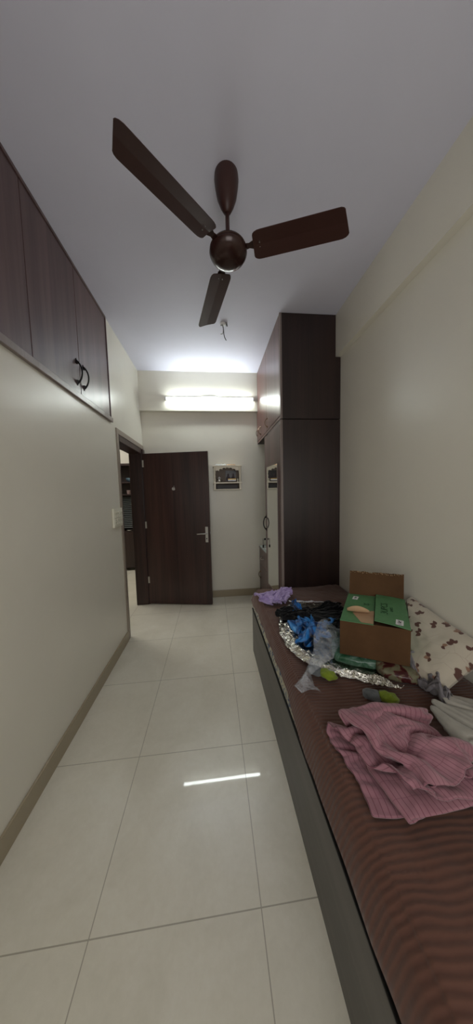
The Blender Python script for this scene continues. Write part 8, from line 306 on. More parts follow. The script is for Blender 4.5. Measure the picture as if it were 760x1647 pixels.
# small silver sticker: bitten apple with a leaf
cx,cz,s=.40,1.566,.023
out=[]
for k in range(48):
    a=2*math.pi*k/48; r=1.0+.06*math.cos(2*a)-.22*math.exp(-((a-math.pi/2)/.28)**2)-.10*math.exp(-((a-3*math.pi/2)/.25)**2)
    x,z=r*math.cos(a)*.95,r*math.sin(a)
    dx,dz=x-1.28,z-.12; dd=math.hypot(dx,dz)
    if dd<.55: x,z=1.28+dx/dd*.55,.12+dz/dd*.55
    out.append((cx+x*s,cz+z*s))
m=MB().prism([(p[0],p[1]) for p in out],1,.0003,.0016)
lf=[(cx+s*(.05+.42*q*.9+.12*math.sin(math.pi*q)*sg),cz+s*(1.05+.62*q-.14*math.sin(math.pi*q)*sg)) for sg,qs in ((1,(0,.25,.5,.75,1)),(-1,(.75,.5,.25))) for q in qs]
m.prism(lf,1,.0003,.0016); st=build('sticker',m.xf(LM),M['steel'],leaf); st['label']='small silver bitten apple sticker on the door'

# ------------------------------------------------------------------ arc handle used on the cupboards
def arc_handle(name, x, y, zc, hl, bow, sx, parent, mat, rad=.0052, ends=True):
    """handle on a face x=const; bows out in direction sx"""
    m=MB(); pts=[]
    for k in range(17):
        q=-1+k/8; pts.append((x+sx*(.004+bow*(1-q*q)**.72),y,zc+q*hl*.80))
    m.tube(pts,[rad*(1.5 if k in(0,16) else 1.15 if k in(1,15) else 1) for k in range(17)],10)
    if ends:
        for sg in(-1,1):
            z0=zc+sg*hl*.62; z1=zc+sg*hl
            v=[(x,y-.011,z0),(x,y+.011,z0),(x+sx*.013,y+.008,z0),(x+sx*.013,y-.008,z0),(x,y,z1),(x+sx*.004,y,z1)]
            m.add(v,[(0,1,2,3),(0,4,1),(1,4,5,2),(2,5,3),(3,5,4,0)])
    return build(name,m,mat,parent,smooth=False)

# ------------------------------------------------------------------ high cupboards recessed in the left wall
t=thing('wall_cupboard',(A,CY1,CZ0),'dark laminate cupboard row set high in the left wall under the ceiling','cupboard')
m=MB()
m.box(A-.145,A-.135,CY0+.004,CY1-.004,CZ0+.004,H-.004); 
m.box(A-.135,A-.002,CY1-.016,CY1-.004,CZ0+.004,H-.004); m.box(A-.135,A-.002,CY0+.004,CY0+.016,CZ0+.004,H-.004)
m.box(A-.135,A-.002,CY0+.016,CY1-.016,H-.018,H-.004); m.box(A-.135,A-.002,CY0+.016,CY1-.016,CZ0+.004,CZ0+.018)
build('carcass',m,M['shadowgap'],t)
m=MB(); m.box(A+.001,A+.022,CY0-.01,CY1+.012,CZ0-.028,CZ0+.012); build('bottom_trim',m,M['edge'],t,bevel=.003)
m=MB(); m.box(A+.001,A+.010,CY0-.01,CY1+.012,H-.022,H-.002); build('top_trim',m,M['cabwood'],t,bevel=.002)
m=MB(); m.box(A+.001,A+.010,CY1-.002,CY1+.012,CZ0+.013,H-.023); build('side_trim',m,M['cabwood'],t,bevel=.002)
seams=[2.419,1.915,1.435,.95,.46,-.03,-.50]
for k in range(6):
    m=MB(); m.box(A-.016,A+.004,seams[k+1]+.0025,seams[k]-.0025,CZ0+.015,H-.024); d=build('door',m,M['cabwood'],t,bevel=.0015)
    yh=seams[k+1]+.045 if k%2==0 else seams[k]-.045
    if k<4: arc_handle('handle',A+.004,yh,2.352,.092,.034,1,d,M['black'],rad=.0055)

# ------------------------------------------------------------------ switch board
t=thing('switch_board',(A,2.42,1.28),'ivory electrical switch board on the left wall beside the doorway','switch')
m=MB(); m.box(A+.001,A+.020,2.318,2.528,1.197,1.373); build('plate',m,M['plastic'],t,bevel=.004)
m=MB(); m.box(A+.020,A+.0215,2.334,2.512,1.213,1.357); build('module_frame',m,M['plastic'],t,bevel=.001)
for r_,z in enumerate((1.318,1.25)):
    for k in range(4):
        y=2.352+k*.0465
        if r_==1 and k==0:
            m=MB(); m.box(A+.0215,A+.024,y-.018,y+.018,z-.026,z+.026)
            o=build('socket',m,M['plastic'],t,bevel=.002); m=MB()
            for dy,dz in((0,.012),(-.009,-.008),(.009,-.008)): m.lathe([(.0035,A+.0225),(.0035,A+.0246)],(0,y+dy,z+dz),10,axis=0)
            build('pin_hole',m,M['black'],o); continue
        m=MB(); m.prism([(A+.0215,z-.026),(A+.0275,z-.026),(A+.0235,z+.002),(A+.028,z+.026),(A+.0215,z+.026)],1,y-.017,y+.017)
        build('switch',m,M['plastic'],t,bevel=.001)
        m=MB(); m.box(A+.0215,A+.0224,y+.0172,y+.0205,z-.024,z+.024); build('gap',m,M['plastic2'],t)  # grey strip puts the shading between switches into colour

# ------------------------------------------------------------------ tube light
ty=3.366; tz=2.735
t=thing('tube_light',(.03,D-.066,tz),'lit fluorescent tube light on the beam of the end wall','light')
m=MB(); m.box(-.585,.605,ty+.011,D-.0665,tz-.004,tz+.032); build('batten',m,M['white'],t,bevel=.004)
m=MB(); m.box(-.10,.10,ty+.011,D-.0665,tz+.0325,tz+.042); build('choke_cover',m,M['white'],t,bevel=.004)
m=MB(); m.lathe([(.0140,-.552),(.0148,-.548),(.0148,.572),(.0140,.576)],(0,ty-.006,tz),20,axis=0); build('tube',m,M['tube'],t,smooth=True)
for x0,x1 in((-.575,-.552),(.576,.599)):
    m=MB(); m.box(x0,x1,ty-.022,ty+.0105,tz-.015,tz+.022); build('lamp_holder',m,M['white'],t,bevel=.004)

# ------------------------------------------------------------------ loft cabinet and wardrobe (right, far)
t=thing('loft_cabinet',(.9,2.9,2.16),'reddish-brown laminate loft cabinet reaching the ceiling above the wardrobe','cabinet')
m=MB()
Z0=2.165
m.prism([(W+.020,Z0),(XR-.003,Z0),(XR-.003,2.728),(XB-.003,2.728),(XB-.003,H-.003),(W+.020,H-.003)],1,WY,WY+.02)
build('side_panel',m,M['wood'],t,bevel=.0015)
m=MB(); m.box(W+.022,XB-.004,WY+.021,D-.070,Z0+.02,H-.004); m.box(W+.022,XB-.004,D-.070,D-.004,Z0+.02,2.59); build('carcass',m,M['wood'],t)
m=MB(); m.box(W+.003,XR-.004,WY+.021,D-.003,Z0,Z0+.02); build('bottom_panel',m,M['wood'],t)
m=MB(); m.box(W-.001,W+.020,WY-.001,WY+.018,Z0+.001,H-.004); build('edge_strip',m,M['edge'],t,bevel=.001)
m=MB(); m.box(W+.001,W+.020,WY+.018,D-.004,Z0,Z0+.028); build('face_rail',m,M['redwood'],t,bevel=.001)
m=MB(); m.box(W+.001,W+.020,WY+.018,D-.070,H-.024,H-.004); build('face_rail',m,M['redwood'],t,bevel=.001)
for (y0,y1,z1,yh,zz) in ((WY+.022,2.852,H-.026,2.812,2.275),(2.857,D-.071,H-.026,3.20,2.285)):
    m=MB(); m.box(W-.002,W+.018,y0,y1,Z0+.031,z1); d=build('door',m,M['redwood'],t,bevel=.0015)
    arc_handle('handle',W-.002,yh,zz,.058,.026,-1,d,M['brass'],rad=.0042)
m=MB(); m.box(W-.002,W+.018,D-.068,D-.005,Z0+.031,2.590); d=build('filler_door',m,M['redwood'],t,bevel=.001)
arc_handle('handle',W-.002,D-.03,2.31,.045,.012,-1,d,M['brass'],rad=.004)

t=thing('wardrobe',(.94,2.55,0),'tall dark laminate wardrobe with a mirror door beyond the bed','wardrobe')
ZT=2.158
m=MB(); m.box(W+.020,XR-.003,WY+.001,WY+.021,0,ZT); build('side_panel',m,M['wood'],t,bevel=.0015)
m=MB(); m.box(W+.022,XR-.004,WY+.022,WY2,.0,ZT); build('carcass',m,M['wood'],t)
m=MB(); m.box(W-.001,W+.020,WY,WY+.019,0,ZT); build('edge_strip',m,M['edge'],t,bevel=.001)
m=MB(); m.box(W-.002,W+.019,WY+.024,WY2-.003,.07,2.115); wd=build('door',m,M['cabwood'],t,bevel=.0015)
m=MB(); m.box(W+.001,W+.020,WY+.021,WY2,2.12,ZT); build('top_rail',m,M['cabwood'],t)
MY0,MY1,MZ0,MZ1=2.385,2.742,.44,1.765
m=MB(); m.box(W-.006,W-.0022,MY0,MY1,MZ0,MZ1); build('mirror',m,M['mirror'],wd)
m=MB()
m.box(W-.008,W-.0021,MY0-.008,MY0-.0003,MZ0-.008,MZ1+.008); m.box(W-.008,W-.0021,MY1+.0003,MY1+.008,MZ0-.008,MZ1+.008)
m.box(W-.008,W-.0021,MY0,MY1,MZ1+.0003,MZ1+.008); m.box(W-.008,W-.0021,MY0,MY1,MZ0-.008,MZ0-.0003); build('mirror_frame',m,M['edge'],wd)
arc_handle('handle',W-.002,2.790,1.135,.095,.032,-1,wd,M['black'],rad=.0055)
m=MB(); m.lathe([(.012,W-.010),(.012,W-.002)],(0,2.795,.945),16,axis=0); lk=build('lock',m,M['steel'],wd)
m=MB(); m.box(W-.034,W-.010,2.794,2.796,.935,.955); m.tube([(W-.036,2.795,.945+.0),(W-.046,2.795,.952),(W-.050,2.795,.94),(W-.044,2.795,.93),(W-.036,2.795,.938)],.002,6)
m.tube([(W-.045,2.795,.93),(W-.044,2.797,.90),(W-.043,2.794,.875)],.0025,6); m.box(W-.052,W-.036,2.792,2.797,.845,.878)
build('key',m,M['black'],lk)

Rd=Matrix.Translation((W+.02,WY+.024,0))@Matrix.Rotation(R(4.2),4,'Z')@Matrix.Translation((-W-.02,-WY-.024,0))   # the door stands slightly ajar
rl=Matrix.Translation(root_loc(wd))
for o in [wd]+list(wd.children_recursive): o.data.transform(rl.inverted()@Rd@rl)

# ------------------------------------------------------------------ chest of drawers beyond the wardrobe
t=thing('drawer_chest',(.92,3.13,0),'low dark laminate chest of drawers with glass top beside the mirror wardrobe','drawers')
CZ=.725
m=MB(); m.box(W+.020,XR-.004,WY2+.004,D-.014,0,CZ-.02); build('carcass',m,M['wood'],t)
m=MB(); m.box(W-.006,XR-.004,WY2+.003,D-.014,CZ-.02,CZ); build('worktop',m,M['cabwood'],t,bevel=.003)
m=MB(); m.box(W-.004,XR-.006,WY2+.005,D-.016,CZ+.0005,CZ+.006); build('glass_top',m,plain('glass_sheet',(.55,.62,.6),.04,0,Specular_IOR_Level=.9),t)
for k,(z0,z1) in enumerate(((.485,.70),(.065,.480))):
    m=MB(); m.box(W,W+.0195,WY2+.008,D-.018,z0,z1); d=build('drawer' if k==0 else 'door',m,M['cabwood'],t,bevel=.0015)
    mm=MB(); zc=(z0+z1)/2 if k==0 else .30; yc=3.22
    if k==0:
        mm.tube([(W-.002-.026*(1-q*q)**.7,yc+q*.07,zc+.012*(q*q)) for q in [-1+i/8 for i in range(17)]],.0045,8)
        build('handle',mm,M['steel'],d,smooth=True)
    else: arc_handle('handle',W,3.38,.33,.06,.026,-1,d,M['brass'],rad=.0045)
def crumple_sheet(name,corners,n,amp,freq,seed,mat,label,cat,solid=.0008,parent=None,zfun=None):
    c=[Vector(q) for q in corners]; m=MB()
    def f(u,v):
        p=(c[0]*(1-u)+c[1]*u)*(1-v)+(c[3]*(1-u)+c[2]*u)*v
        q=Vector((p.x*freq,p.y*freq,seed)); p=p+Vector((noise.noise(q+Vector((5,1,0)))*amp*.6,noise.noise(q+Vector((1,7,0)))*amp*.6,abs(noise.noise(q))*amp+abs(noise.noise(q*2.3))*amp*.5))
        if zfun: p.z+=zfun(u,v)
        return p
    m.grid(n,n,f); o=build(name,m,mat,parent,smooth=True,solid=solid,loc=tuple(sum(c,Vector())/4) if not parent else None)
    if label: tag(o,label,cat)
    return o
crumple_sheet('paper_sheet',[(.67,2.93,CZ+.008),(.90,2.90,CZ+.008),(.92,3.22,CZ+.008),(.68,3.25,CZ+.008)],10,.006,9,3,plain('paper',lin(225,228,224),.6),'white papers lying on the glass top of the low drawer chest','paper')

# ------------------------------------------------------------------ prayer shelf on the end wall
X0,X1=.023,.391; F=D-.155
t=thing('shrine_shelf',(.207,D,1.70),'small white carved shrine shelf hung on the end wall right of the door','shelf')
mw=plain('ivory_marble',lin(232,224,205),.4)
def board(nm,z0,z1,ex): 
    m=MB(); m.box(X0-ex,X1+ex,F-ex,D-.002,z0,z1); return build(nm,m,mw,t,bevel=.003)
board('top_board',1.846,1.862,.010); board('shelf_board',1.622,1.640,.010); board('bottom_board',1.536,1.549,.006)
m=MB(); m.box(X0+.01,X1-.01,D-.008,D-.003,1.549,1.846); build('back_panel',m,plain('shrine_back',lin(120,108,98),.6),t)
m=MB()
pts=[(X0+.03,1.846),(X0+.03,1.780)]
xa,xb=X0+.03,X1-.03; ns=7
for k in range(ns):
    for q in range(1,7):
        a=math.pi*q/6; xx=xa+(xb-xa)*(k+.5)/ns-math.cos(a)*(xb-xa)/ns/2
        rise=.050*math.sin(math.pi*(k+.5)/ns)
        pts.append((xx,1.772+rise+.014*math.sin(a)))
pts+=[(xb,1.780),(xb,1.846)]
m.prism(pts,1,F+.004,F+.012); build('scalloped_arch',m,mw,t)
for x in (X0+.014,X1-.014):
    prof=[(.017,1.640),(.017,1.652),(.011,1.658),(.015,1.675),(.010,1.70),(.014,1.72),(.010,1.745),(.015,1.77),(.011,1.79),(.017,1.81),(.017,1.846)]
    m=MB(); m.lathe(prof,(x,F+.012,0),16); autosmooth(build('pillar',m,mw,t))
    m=MB(); m.box(x-.012,x+.012,F+.004,F+.02,1.549,1.622); build('bracket',m,mw,t,bevel=.002)
    m=MB(); m.box(x-.004,x+.004,F+.02,D-.008,1.549,1.622); m.box(x-.004,x+.004,F+.026,D-.008,1.640,1.846); build('side_panel',m,mw,t)
# what stands in and on it
m=MB(); m.box(.19,.335,D-.022,D-.010,1.662,1.805); o=build('picture',m,plain('dark_picture',(.012,.010,.014),.3),loc=(.26,D-.01,1.66)); tag(o,'dark framed picture of two figures leaning at the back of the white shrine shelf','picture')
mp=plain('picture_figure',lin(72,60,66),.6)
for x in(.225,.295):
    m=MB(); m.lathe([(.004,.09),(.013,.082),(.015,.07),(.010,.058),(.022,.048),(.030,.028),(.034,0)],(0,0,0),14)
    m.xf(Matrix.Translation((x,D-.0225,1.672))@Matrix.Diagonal((1,.06,1,1))); build('figure',m,mp,o)
m=MB(); z=1.640; m.lathe([(.020,0),(.030,.006),(.037,.022),(.036,.036),(.026,.048),(.019,.052)],(.098,F+.045,z),24); 
t2=thing('urn',(.098,F+.045,z),'little silver urn with a white lid on the left of the shrine shelf','urn'); autosmooth(build('pot',m,M['steel'],t2))
m=MB(); m.lathe([(.021,.052),(.021,.057),(.012,.066),(.004,.070),(.006,.076),(.002,.080)],(.098,F+.045,z),20); autosmooth(build('lid',m,M['white'],t2))
t2=thing('incense_box',(.27,F+.04,z),'small white and gold box on the right of the shrine shelf','box')
m=MB(); m.box(.215,.325,F+.02,F+.07,z+.014,z+.034); build('body',m,M['white'],t2,bevel=.002)
m=MB(); m.box(.213,.327,F+.018,F+.072,z+.034,z+.046); build('lid',m,plain('gold_board',lin(190,160,100),.35,.6),t2,bevel=.002)
for x in(.225,.315):
    for y in(F+.028,F+.062): m=MB(); m.lathe([(.006,0),(.004,.014)],(x,y,z),10); build('foot',m,M['brass'],t2)
m=MB(); m.lathe([(.010,0),(.013,.006),(.007,.012),(.006,.030),(.010,.038),(.003,.046)],(.347,F+.03,z),14); tag(autosmooth(build('figurine',m,M['plastic'],loc=(.347,F+.03,z))),'tiny ivory figurine at the right pillar of the shrine shelf','figurine')
m=MB(); m.lathe([(.012,0),(.020,.007),(.018,.010),(.012,.004)],(.165,F+.03,z),18); tag(autosmooth(build('dish',m,M['brass'],loc=(.165,F+.03,z))),'tiny brass dish between urn and white box on the shrine shelf','dish')
m=MB(); m.box(.06,.345,F+.03,D-.02,1.5495,1.607); tag(build('book',m,plain('dark_cover',(.014,.011,.012),.5),loc=(.2,D-.06,1.55),bevel=.004),'dark covered book in the lower compartment of the shrine shelf','book')  # near-black block takes up most of the lower compartment
mo=fabric('orange_cloth',lin(206,164,124),lin(190,146,108))
m=MB()
def fo(u,v):
    x=.20+.125*u; y=F+.01+.09*v; q=Vector((x*22,y*22,4)); e=min(u,1-u,v,1-v)*6; return (x+noise.noise(q)*.008,y,1.8635+min(1,e)*(.010+.02*abs(noise.noise(q*1.5))))
m.grid(24,16,fo); tag(build('cloth',m,mo,smooth=True,solid=.002,loc=(.26,F+.05,1.864)),'crumpled orange cloth on top of the white shrine shelf','cloth')
def fo2(u,v):
    x=.045+.15*u; y=F+.01+.08*v; q=Vector((x*25,y*25,9)); e=min(u,1-u,v,1-v)*6; return (x,y+noise.noise(q)*.008,1.8635+min(1,e)*(.006+.03*abs(noise.noise(q))))
m=MB(); m.grid(24,16,fo2); tag(build('plastic_wrapper',m,plain('white_wrapper',(.75,.78,.8),.25,0,Alpha=.75),smooth=True,solid=.0015,loc=(.12,F+.05,1.864)),'crumpled white wrapper on top of the shrine shelf left of the orange cloth','wrapper')

# ------------------------------------------------------------------ ceiling hook with wires
t=thing('ceiling_rose',(.155,2.46,H),'white ceiling outlet with two bare dark wires hanging beyond the fan','ceiling outlet')
m=MB(); m.lathe([(.020,-.018),(.026,-.012),(.028,-.0005)],(.150,2.46,H),20); build('cap',m,M['white'],t,smooth=True)
m=MB(); m.box(.128,.190,2.447,2.473,H-.010,H-.001); build('mount_strip',m,M['plastic2'],t,bevel=.002)
m=MB(); m.tube([(.142,2.455,H-.012),(.150,2.452,H-.035),(.154,2.45,H-.06),(.156,2.45,H-.10),(.163,2.45,H-.135),(.177,2.448,H-.162)],.0038,8); build('wire',m,M['black'],t,smooth=True)
m=MB(); m.tube([(.150,2.458,H-.012),(.153,2.453,H-.05),(.150,2.45,H-.085),(.144,2.45,H-.103),(.126,2.449,H-.107)],.0028,8); build('wire',m,M['plastic2'],t,smooth=True)
m=MB(); m.tube([(.135,2.458,H-.004),(.134,2.455,H-.028)],.004,8); build('screw',m,M['black'],t)
m=MB(); m.tube([(.186,2.458,H-.004),(.188,2.455,H-.03)],.005,8); build('screw',m,M['black'],t)

# ------------------------------------------------------------------ ceiling fan
FX,FY,FZ=.122,1.372,2.730
t=thing('ceiling_fan',(FX,FY,H),'brown three-blade ceiling fan hanging from the ceiling','fan')
m=MB(); m.lathe([(.012,2.922),(.020,2.928),(.036,2.958),(.050,2.995),(.058,3.04),(.062,3.075),(.060,H-.001)],(FX,FY,0),32); autosmooth(build('canopy',m,M['fan'],t))
m=MB(); m.lathe([(.0105,2.765),(.0105,2.94)],(FX,FY,0),16); build('downrod',m,M['fan'],t,smooth=True)
m=MB(); m.lathe([(.050,2.764),(.048,2.776),(.034,2.790),(.024,2.818),(.014,2.826)],(FX,FY,0),28); autosmooth(build('rod_cup',m,plain('grey_brown_cup',lin(84,76,70),.4),t))
prof=[(.015,FZ-.046),(.040,FZ-.044),(.068,FZ-.036),(.086,FZ-.021),(.096,FZ-.006),(.098,FZ+.001),(.093,FZ+.004),(.092,FZ+.012),(.096,FZ+.015),(.093,FZ+.022),(.072,FZ+.033),(.045,FZ+.036)]
m=MB(); m.lathe(prof,(FX,FY,0),48); autosmooth(build('motor_housing',m,M['fanhub'],t),50)
for k,ang in enumerate((-18.5,102.5,-137.5)):
    a=R(ang); Rz=Matrix.Translation((FX,FY,FZ+.008))@Matrix.Rotation(a,4,'Z')
    m=MB()
    r0,r1=.132,.578; n=20
    def half(r):   # (leading, trailing) half widths with rounded ends
        e0=min(1,(r-r0)/.035); e1=min(1,(r1-r)/.03)
        g=lambda e:math.sqrt(max(0,1-(1-e)**2))
        c=min(g(e0)*.30+.70,g(e1)*.30+.70)
        return c
    up=[];dn=[]
    pitch=R(-11)
    def outline(r,sg):
        w=.063+.0*(r-r0)/(r1-r0)
        return sg*w*half(r)
    cols=[]
    for i in range(n+1):
        r=r0+(r1-r0)*(.5-.5*math.cos(math.pi*i/n))
        cols.append([(r+.016*s_*(max(0,(r-r0)/(r1-r0)-.7)/.3),s_*outline(r,1)) for s_ in (1,.45,0,-.45,-1)])
    rows=5; vs=[]
    for dz in(.0015,-.0015):
        for c in cols:
            for q,(r,y) in enumerate(c):
                z=-abs(y)*.06+dz; vs.append((r,y*math.cos(pitch),z+y*math.sin(pitch)))
    N=(n+1)*rows; fs=[]
    for i in range(n):
        for j in range(rows-1):
            p=i*rows+j; fs.append((p,p+rows,p+rows+1,p+1)); p+=N; fs.append((p,p+1,p+rows+1,p+rows))
    for i in range(n):
        fs.append((i*rows,N+i*rows,N+(i+1)*rows,(i+1)*rows)); p=i*rows+rows-1; fs.append((p,p+rows,N+p+rows,N+p))
    for j in range(rows-1):
        fs.append((j,j+1,N+j+1,N+j)); p=n*rows+j; fs.append((p,N+p,N+p+1,p+1))
    m.add(vs,fs); bl=build('blade',m.xf(Rz),M['fan'],t,smooth=False,bevel=.0006)
    m=MB(); m.prism([(.080,-.018),(.112,-.013),(.134,-.022),(.190,-.020),(.190,.020),(.134,.022),(.112,.013),(.080,.018)],2,.002,.006); br=build('blade_bracket',m.xf(Rz),M['fanhub'],bl,bevel=.001)
    for (x,y) in((.165,-.012),(.165,.012)):
        m=MB(); m.lathe([(.0035,-.0045),(.0035,.008)],(x,y,0),10); build('screw',m.xf(Rz),M['steel'],bl)

# ------------------------------------------------------------------ the bed
BX=.335; BY1=2.20; BY0=.30
t=thing('bed',(.78,1.25,0),'low dark laminate box bed along the right wall','bed')
m=MB(); m.box(BX,BX+.022,BY0,BY1,0,.405); build('side_board',m,M['bedwood'],t,bevel=.002)
m=MB(); m.box(BX-.003,BX+.013,BY0,BY1+.002,.405,.417); build('top_lipping',m,M['black'],t,bevel=.003)
for y in(BY1-.022,BY0): m=MB(); m.box(BX+.022,XR-.014,y,y+.022,0,.405); build('end_board',m,M['bedwood'],t,bevel=.002)
m=MB(); m.box(BX+.024,XR-.014,BY0+.024,BY1-.024,.32,.34); build('slat_deck',m,M['wood'],t)
MX0,MX1,MY0_,MY1_=BX+.019,XR-.016,BY0+.03,2.262; MTOP=.545
def mfloral():
    m=NT('blue_floral_ticking'); v=m.coord(); n=m.noise(v,24,5,.75,1.2); n2=m.noise(v,60,3,.6,.6)
    h=m.math('ADD',m.math('MULTIPLY',n,.7),m.math('MULTIPLY',n2,.3))
    m.l(m.ramp(h,[(.42,lin(66,78,104)),(.47,lin(110,118,130)),(.52,lin(176,172,150)),(.7,lin(196,190,164))]),m.b.inputs['Base Color']); m.set(Roughness=.8); return m.mat
m=MB(); 
def rbox(m,x0,x1,y0,y1,z0,z1,r,n=6):
    pts=[]
    for (cx,cy,a0) in((x1-r,y1-r,0),(x0+r,y1-r,90),(x0+r,y0+r,180),(x1-r,y0+r,270)):
        for k in range(n+1): a=R(a0+90*k/n); pts.append((cx+r*math.cos(a),cy+r*math.sin(a)))
    m.prism(pts,2,z0,z1); return m
rbox(m,MX0,MX1,MY0_,BY1-.03,.341,.36,.03); m.prism([(.342,.418),(.338,.432),(.341,.450),(.350,.475),(.360,.500),(.375,.525),(.40,MTOP-.006),(MX1,MTOP-.006),(MX1,.418)],1,MY0_,MY1_)
mt=build('mattress',m,mfloral(),loc=(.78,1.25,.341),bevel=.004); tag(mt,'cream mattress with blue floral ticking showing above the bed side board','mattress')
# bed sheet: top, rounded edge and side drape, one cloth
def msheet():
    m=NT('brown_ribbed_sheet'); c=m.n('ShaderNodeTexCoord'); sp=m.n('ShaderNodeSeparateXYZ'); m.l(c.outputs['Object'],sp.inputs[0])
    v=m.coord(); n=m.noise(v,4.0,3,.5)
    ph=m.math('ADD',m.math('MULTIPLY',sp.outputs[1],2*math.pi/.0165),m.math('ADD',m.math('MULTIPLY',n,16.0),m.math('MULTIPLY',sp.outputs[0],18.0)))
    s_=m.math('SINE',ph); s2=m.math('MULTIPLY',m.math('ADD',s_,1.0),.5)
    n2=m.noise(v,10,4,.6)
    k=m.math('ADD',m.math('MULTIPLY',s2,.55),m.math('MULTIPLY',n2,.45))
    m.l(m.ramp(k,[(.1,lin(84,54,43)),(.9,lin(97,64,51))]),m.b.inputs['Base Color'])
    m.set(Roughness=.72,Sheen_Weight=.25,Specular_IOR_Level=.25); m.bump(m.math('ADD',s2,m.math('MULTIPLY',n2,1.5)),.40,.004); return m.mat
m=MB()
MPROF=[(.418,.342),(.432,.338),(.450,.341),(.475,.350),(.500,.360),(.525,.375),(.539,.40)]
def mside(z):
    for (a,b),(c,d) in zip(MPROF,MPROF[1:]):
        if z<=c: return b+(d-b)*max(0,(z-a))/(c-a)
    return .40
def bedtop(x,y):
    q=Vector((x*5,y*4,1.3)); z=MTOP+.004+.010*noise.noise(q)+.006*abs(noise.noise(q*2.7+Vector((4,4,0))))
    return z
lowz=[(.0,.43),(.66,.436),(.92,.428),(1.15,.474),(1.45,.474),(1.98,.470),(2.15,.455),(2.3,.45)]
def lowest(y):
    for (a,b),(c,d) in zip(lowz,lowz[1:]):
        if a<=y<=c: return b+(d-b)*(y-a)/(c-a)
    return .45
def sheet(u,v):
    y=MY0_-.012+(WY-.004-MY0_+.012)*v
    # u: 0 = low hem of side drape, .16 edge, 1 = at wall
    if u<.22:
        q=u/.22; zl=lowest(y)+.010*noise.noise(Vector((3,y*9,2)))
        zt=bedtop(.41,y); a=q**1.15; z=zl+(zt-zl)*math.sin(a*math.pi/2)
        x=mside(z)-.0045+.003*noise.noise(Vector((q*3,y*12,8))); x+=(.41-x)*max(0,(q-.75)/.25)**2
        return (x,y,z)
    q=(u-.22)/.78; x=.41+(MX1-.002-.41)*q
    return (x,y,bedtop(x,y) if q<.98 else bedtop(x,y)-.006)
m.grid(90,150,sheet)
sh=build('bed_sheet',m,msheet(),smooth=True,loc=(.78,1.25,.545)); tag(sh,'brown ribbed bed sheet spread over the mattress and hanging over its edge','sheet')

# ------------------------------------------------------------------ clothes (draped shapes)
def cloth_mb(key, loc, rot=0, scale=(1,1,1), tilt=(0,0)):
    n,mm,raw=CLOTH[key]; A_=n+1; tot=len(raw)//3; C=[]
    for i in range(3):
        q=[0]*tot
        for k in range(tot):
            r,c=divmod(k,A_)
            pr = q[(r-1)*A_+c]+q[r*A_+c-1]-q[(r-1)*A_+c-1] if (r and c) else (q[k-1] if c else (q[(r-1)*A_+c] if r else 0))
            q[k]=raw[i*tot+k]+pr
        C.append(q)
    m=MB(); P=[Vector((C[0][k]*.001,C[1][k]*.001,C[2][k]*.001)) for k in range(tot)]
    fs=[(j*A_+i,j*A_+i+1,(j+1)*A_+i+1,(j+1)*A_+i) for j in range(mm) for i in range(n)]
    T=Matrix.Translation(loc)@Matrix.Rotation(R(tilt[0]),4,'X')@Matrix.Rotation(R(tilt[1]),4,'Y')@Matrix.Rotation(R(rot),4,'Z')@Matrix.Diagonal((*scale,1))
    m.add([T@p for p in P],fs)
    for k in range(tot): r,c=divmod(k,A_); m.uv[k]=(c/n,r/mm)
    return m
def cloth(key,name,loc,rot,scale,mat,label,cat='clothes',solid=.0025,tilt=(0,0),sub=1,group=None):
    o=build(name,cloth_mb(key,loc,rot,scale,tilt),mat,smooth=True,loc=loc,sub=sub)
    d=o.modifiers.new('thickness','SOLIDIFY'); d.thickness=solid; d.offset=0
    return tag(o,label,cat,group)
def mpink():
    m=NT('pink_checked_cotton'); c=m.n('ShaderNodeTexCoord'); sp=m.n('ShaderNodeSeparateXYZ'); m.l(c.outputs['UV'],sp.inputs[0])
    def ln(o,n,w):
        fr=m.math('FRACT',m.math('MULTIPLY',o,n)); return m.math('LESS_THAN',fr,w)
    a=ln(sp.outputs[0],64,.12); b=ln(sp.outputs[1],15,.035)
    g=m.math('MAXIMUM',a,m.math('MULTIPLY',b,.45)); v=m.coord(); n=m.noise(v,9,4,.6)
    base=m.ramp(n,[(.3,lin(142,98,108)),(.7,lin(162,118,127))])
    mx=m.n('ShaderNodeMix',data_type='RGBA'); m.l(m.math('MULTIPLY',g,.72),mx.inputs[0]); m.l(base,mx.inputs[6]); mx.inputs[7].default_value=(*lin(92,40,54),1)
    m.l(mx.outputs[2],m.b.inputs['Base Color']); m.set(Roughness=.85,Sheen_Weight=.3,Specular_IOR_Level=.2); m.bump(m.noise(v,300,2),.2,.001); return m.mat
BT=MTOP+.012
cloth('pink','blanket',(.610,.708,BT),166,(-1.16,.83,.74),mpink(),'folded pink blanket with dark red check lines at the near end of the bed','blanket',solid=.004)
cloth('shirtA','clothing',(.520,2.055,BT),12,(.85,1.0,.62),fabric('lilac_cotton',lin(184,166,210),lin(168,148,196)),'crumpled lilac garment at the far corner of the bed','clothes')
mblk=fabric('black_cotton',lin(20,20,24),lin(12,12,14),sheen=.15)
cloth('shirtD','clothing',(.70,1.72,BT+.012),-14,(1.20,1.05,1.3),mblk,'crumpled black garment lying behind the blue one on the bed','clothes')
cloth('shirtC','clothing',(.76,1.53,BT+.020),60,(.95,1.15,.75),mblk,'crumpled black garment between the blue one and the carton','clothes')
def mblue():
    m=NT('blue_satin_print'); v=m.coord(); n=m.noise(v,9,2,.5,1.0)
    m.l(m.ramp(n,[(.36,lin(8,10,22)),(.43,lin(10,60,120)),(.52,lin(20,112,186)),(.7,lin(34,138,206))]),m.b.inputs['Base Color']); m.set(Roughness=.38,Sheen_Weight=.1); return m.mat
cloth('shirtB','clothing',(.590,1.50,BT+.014),205,(1.05,1.15,.58),mblue(),'crumpled shiny bright blue and black garment on the silver foil','clothes')
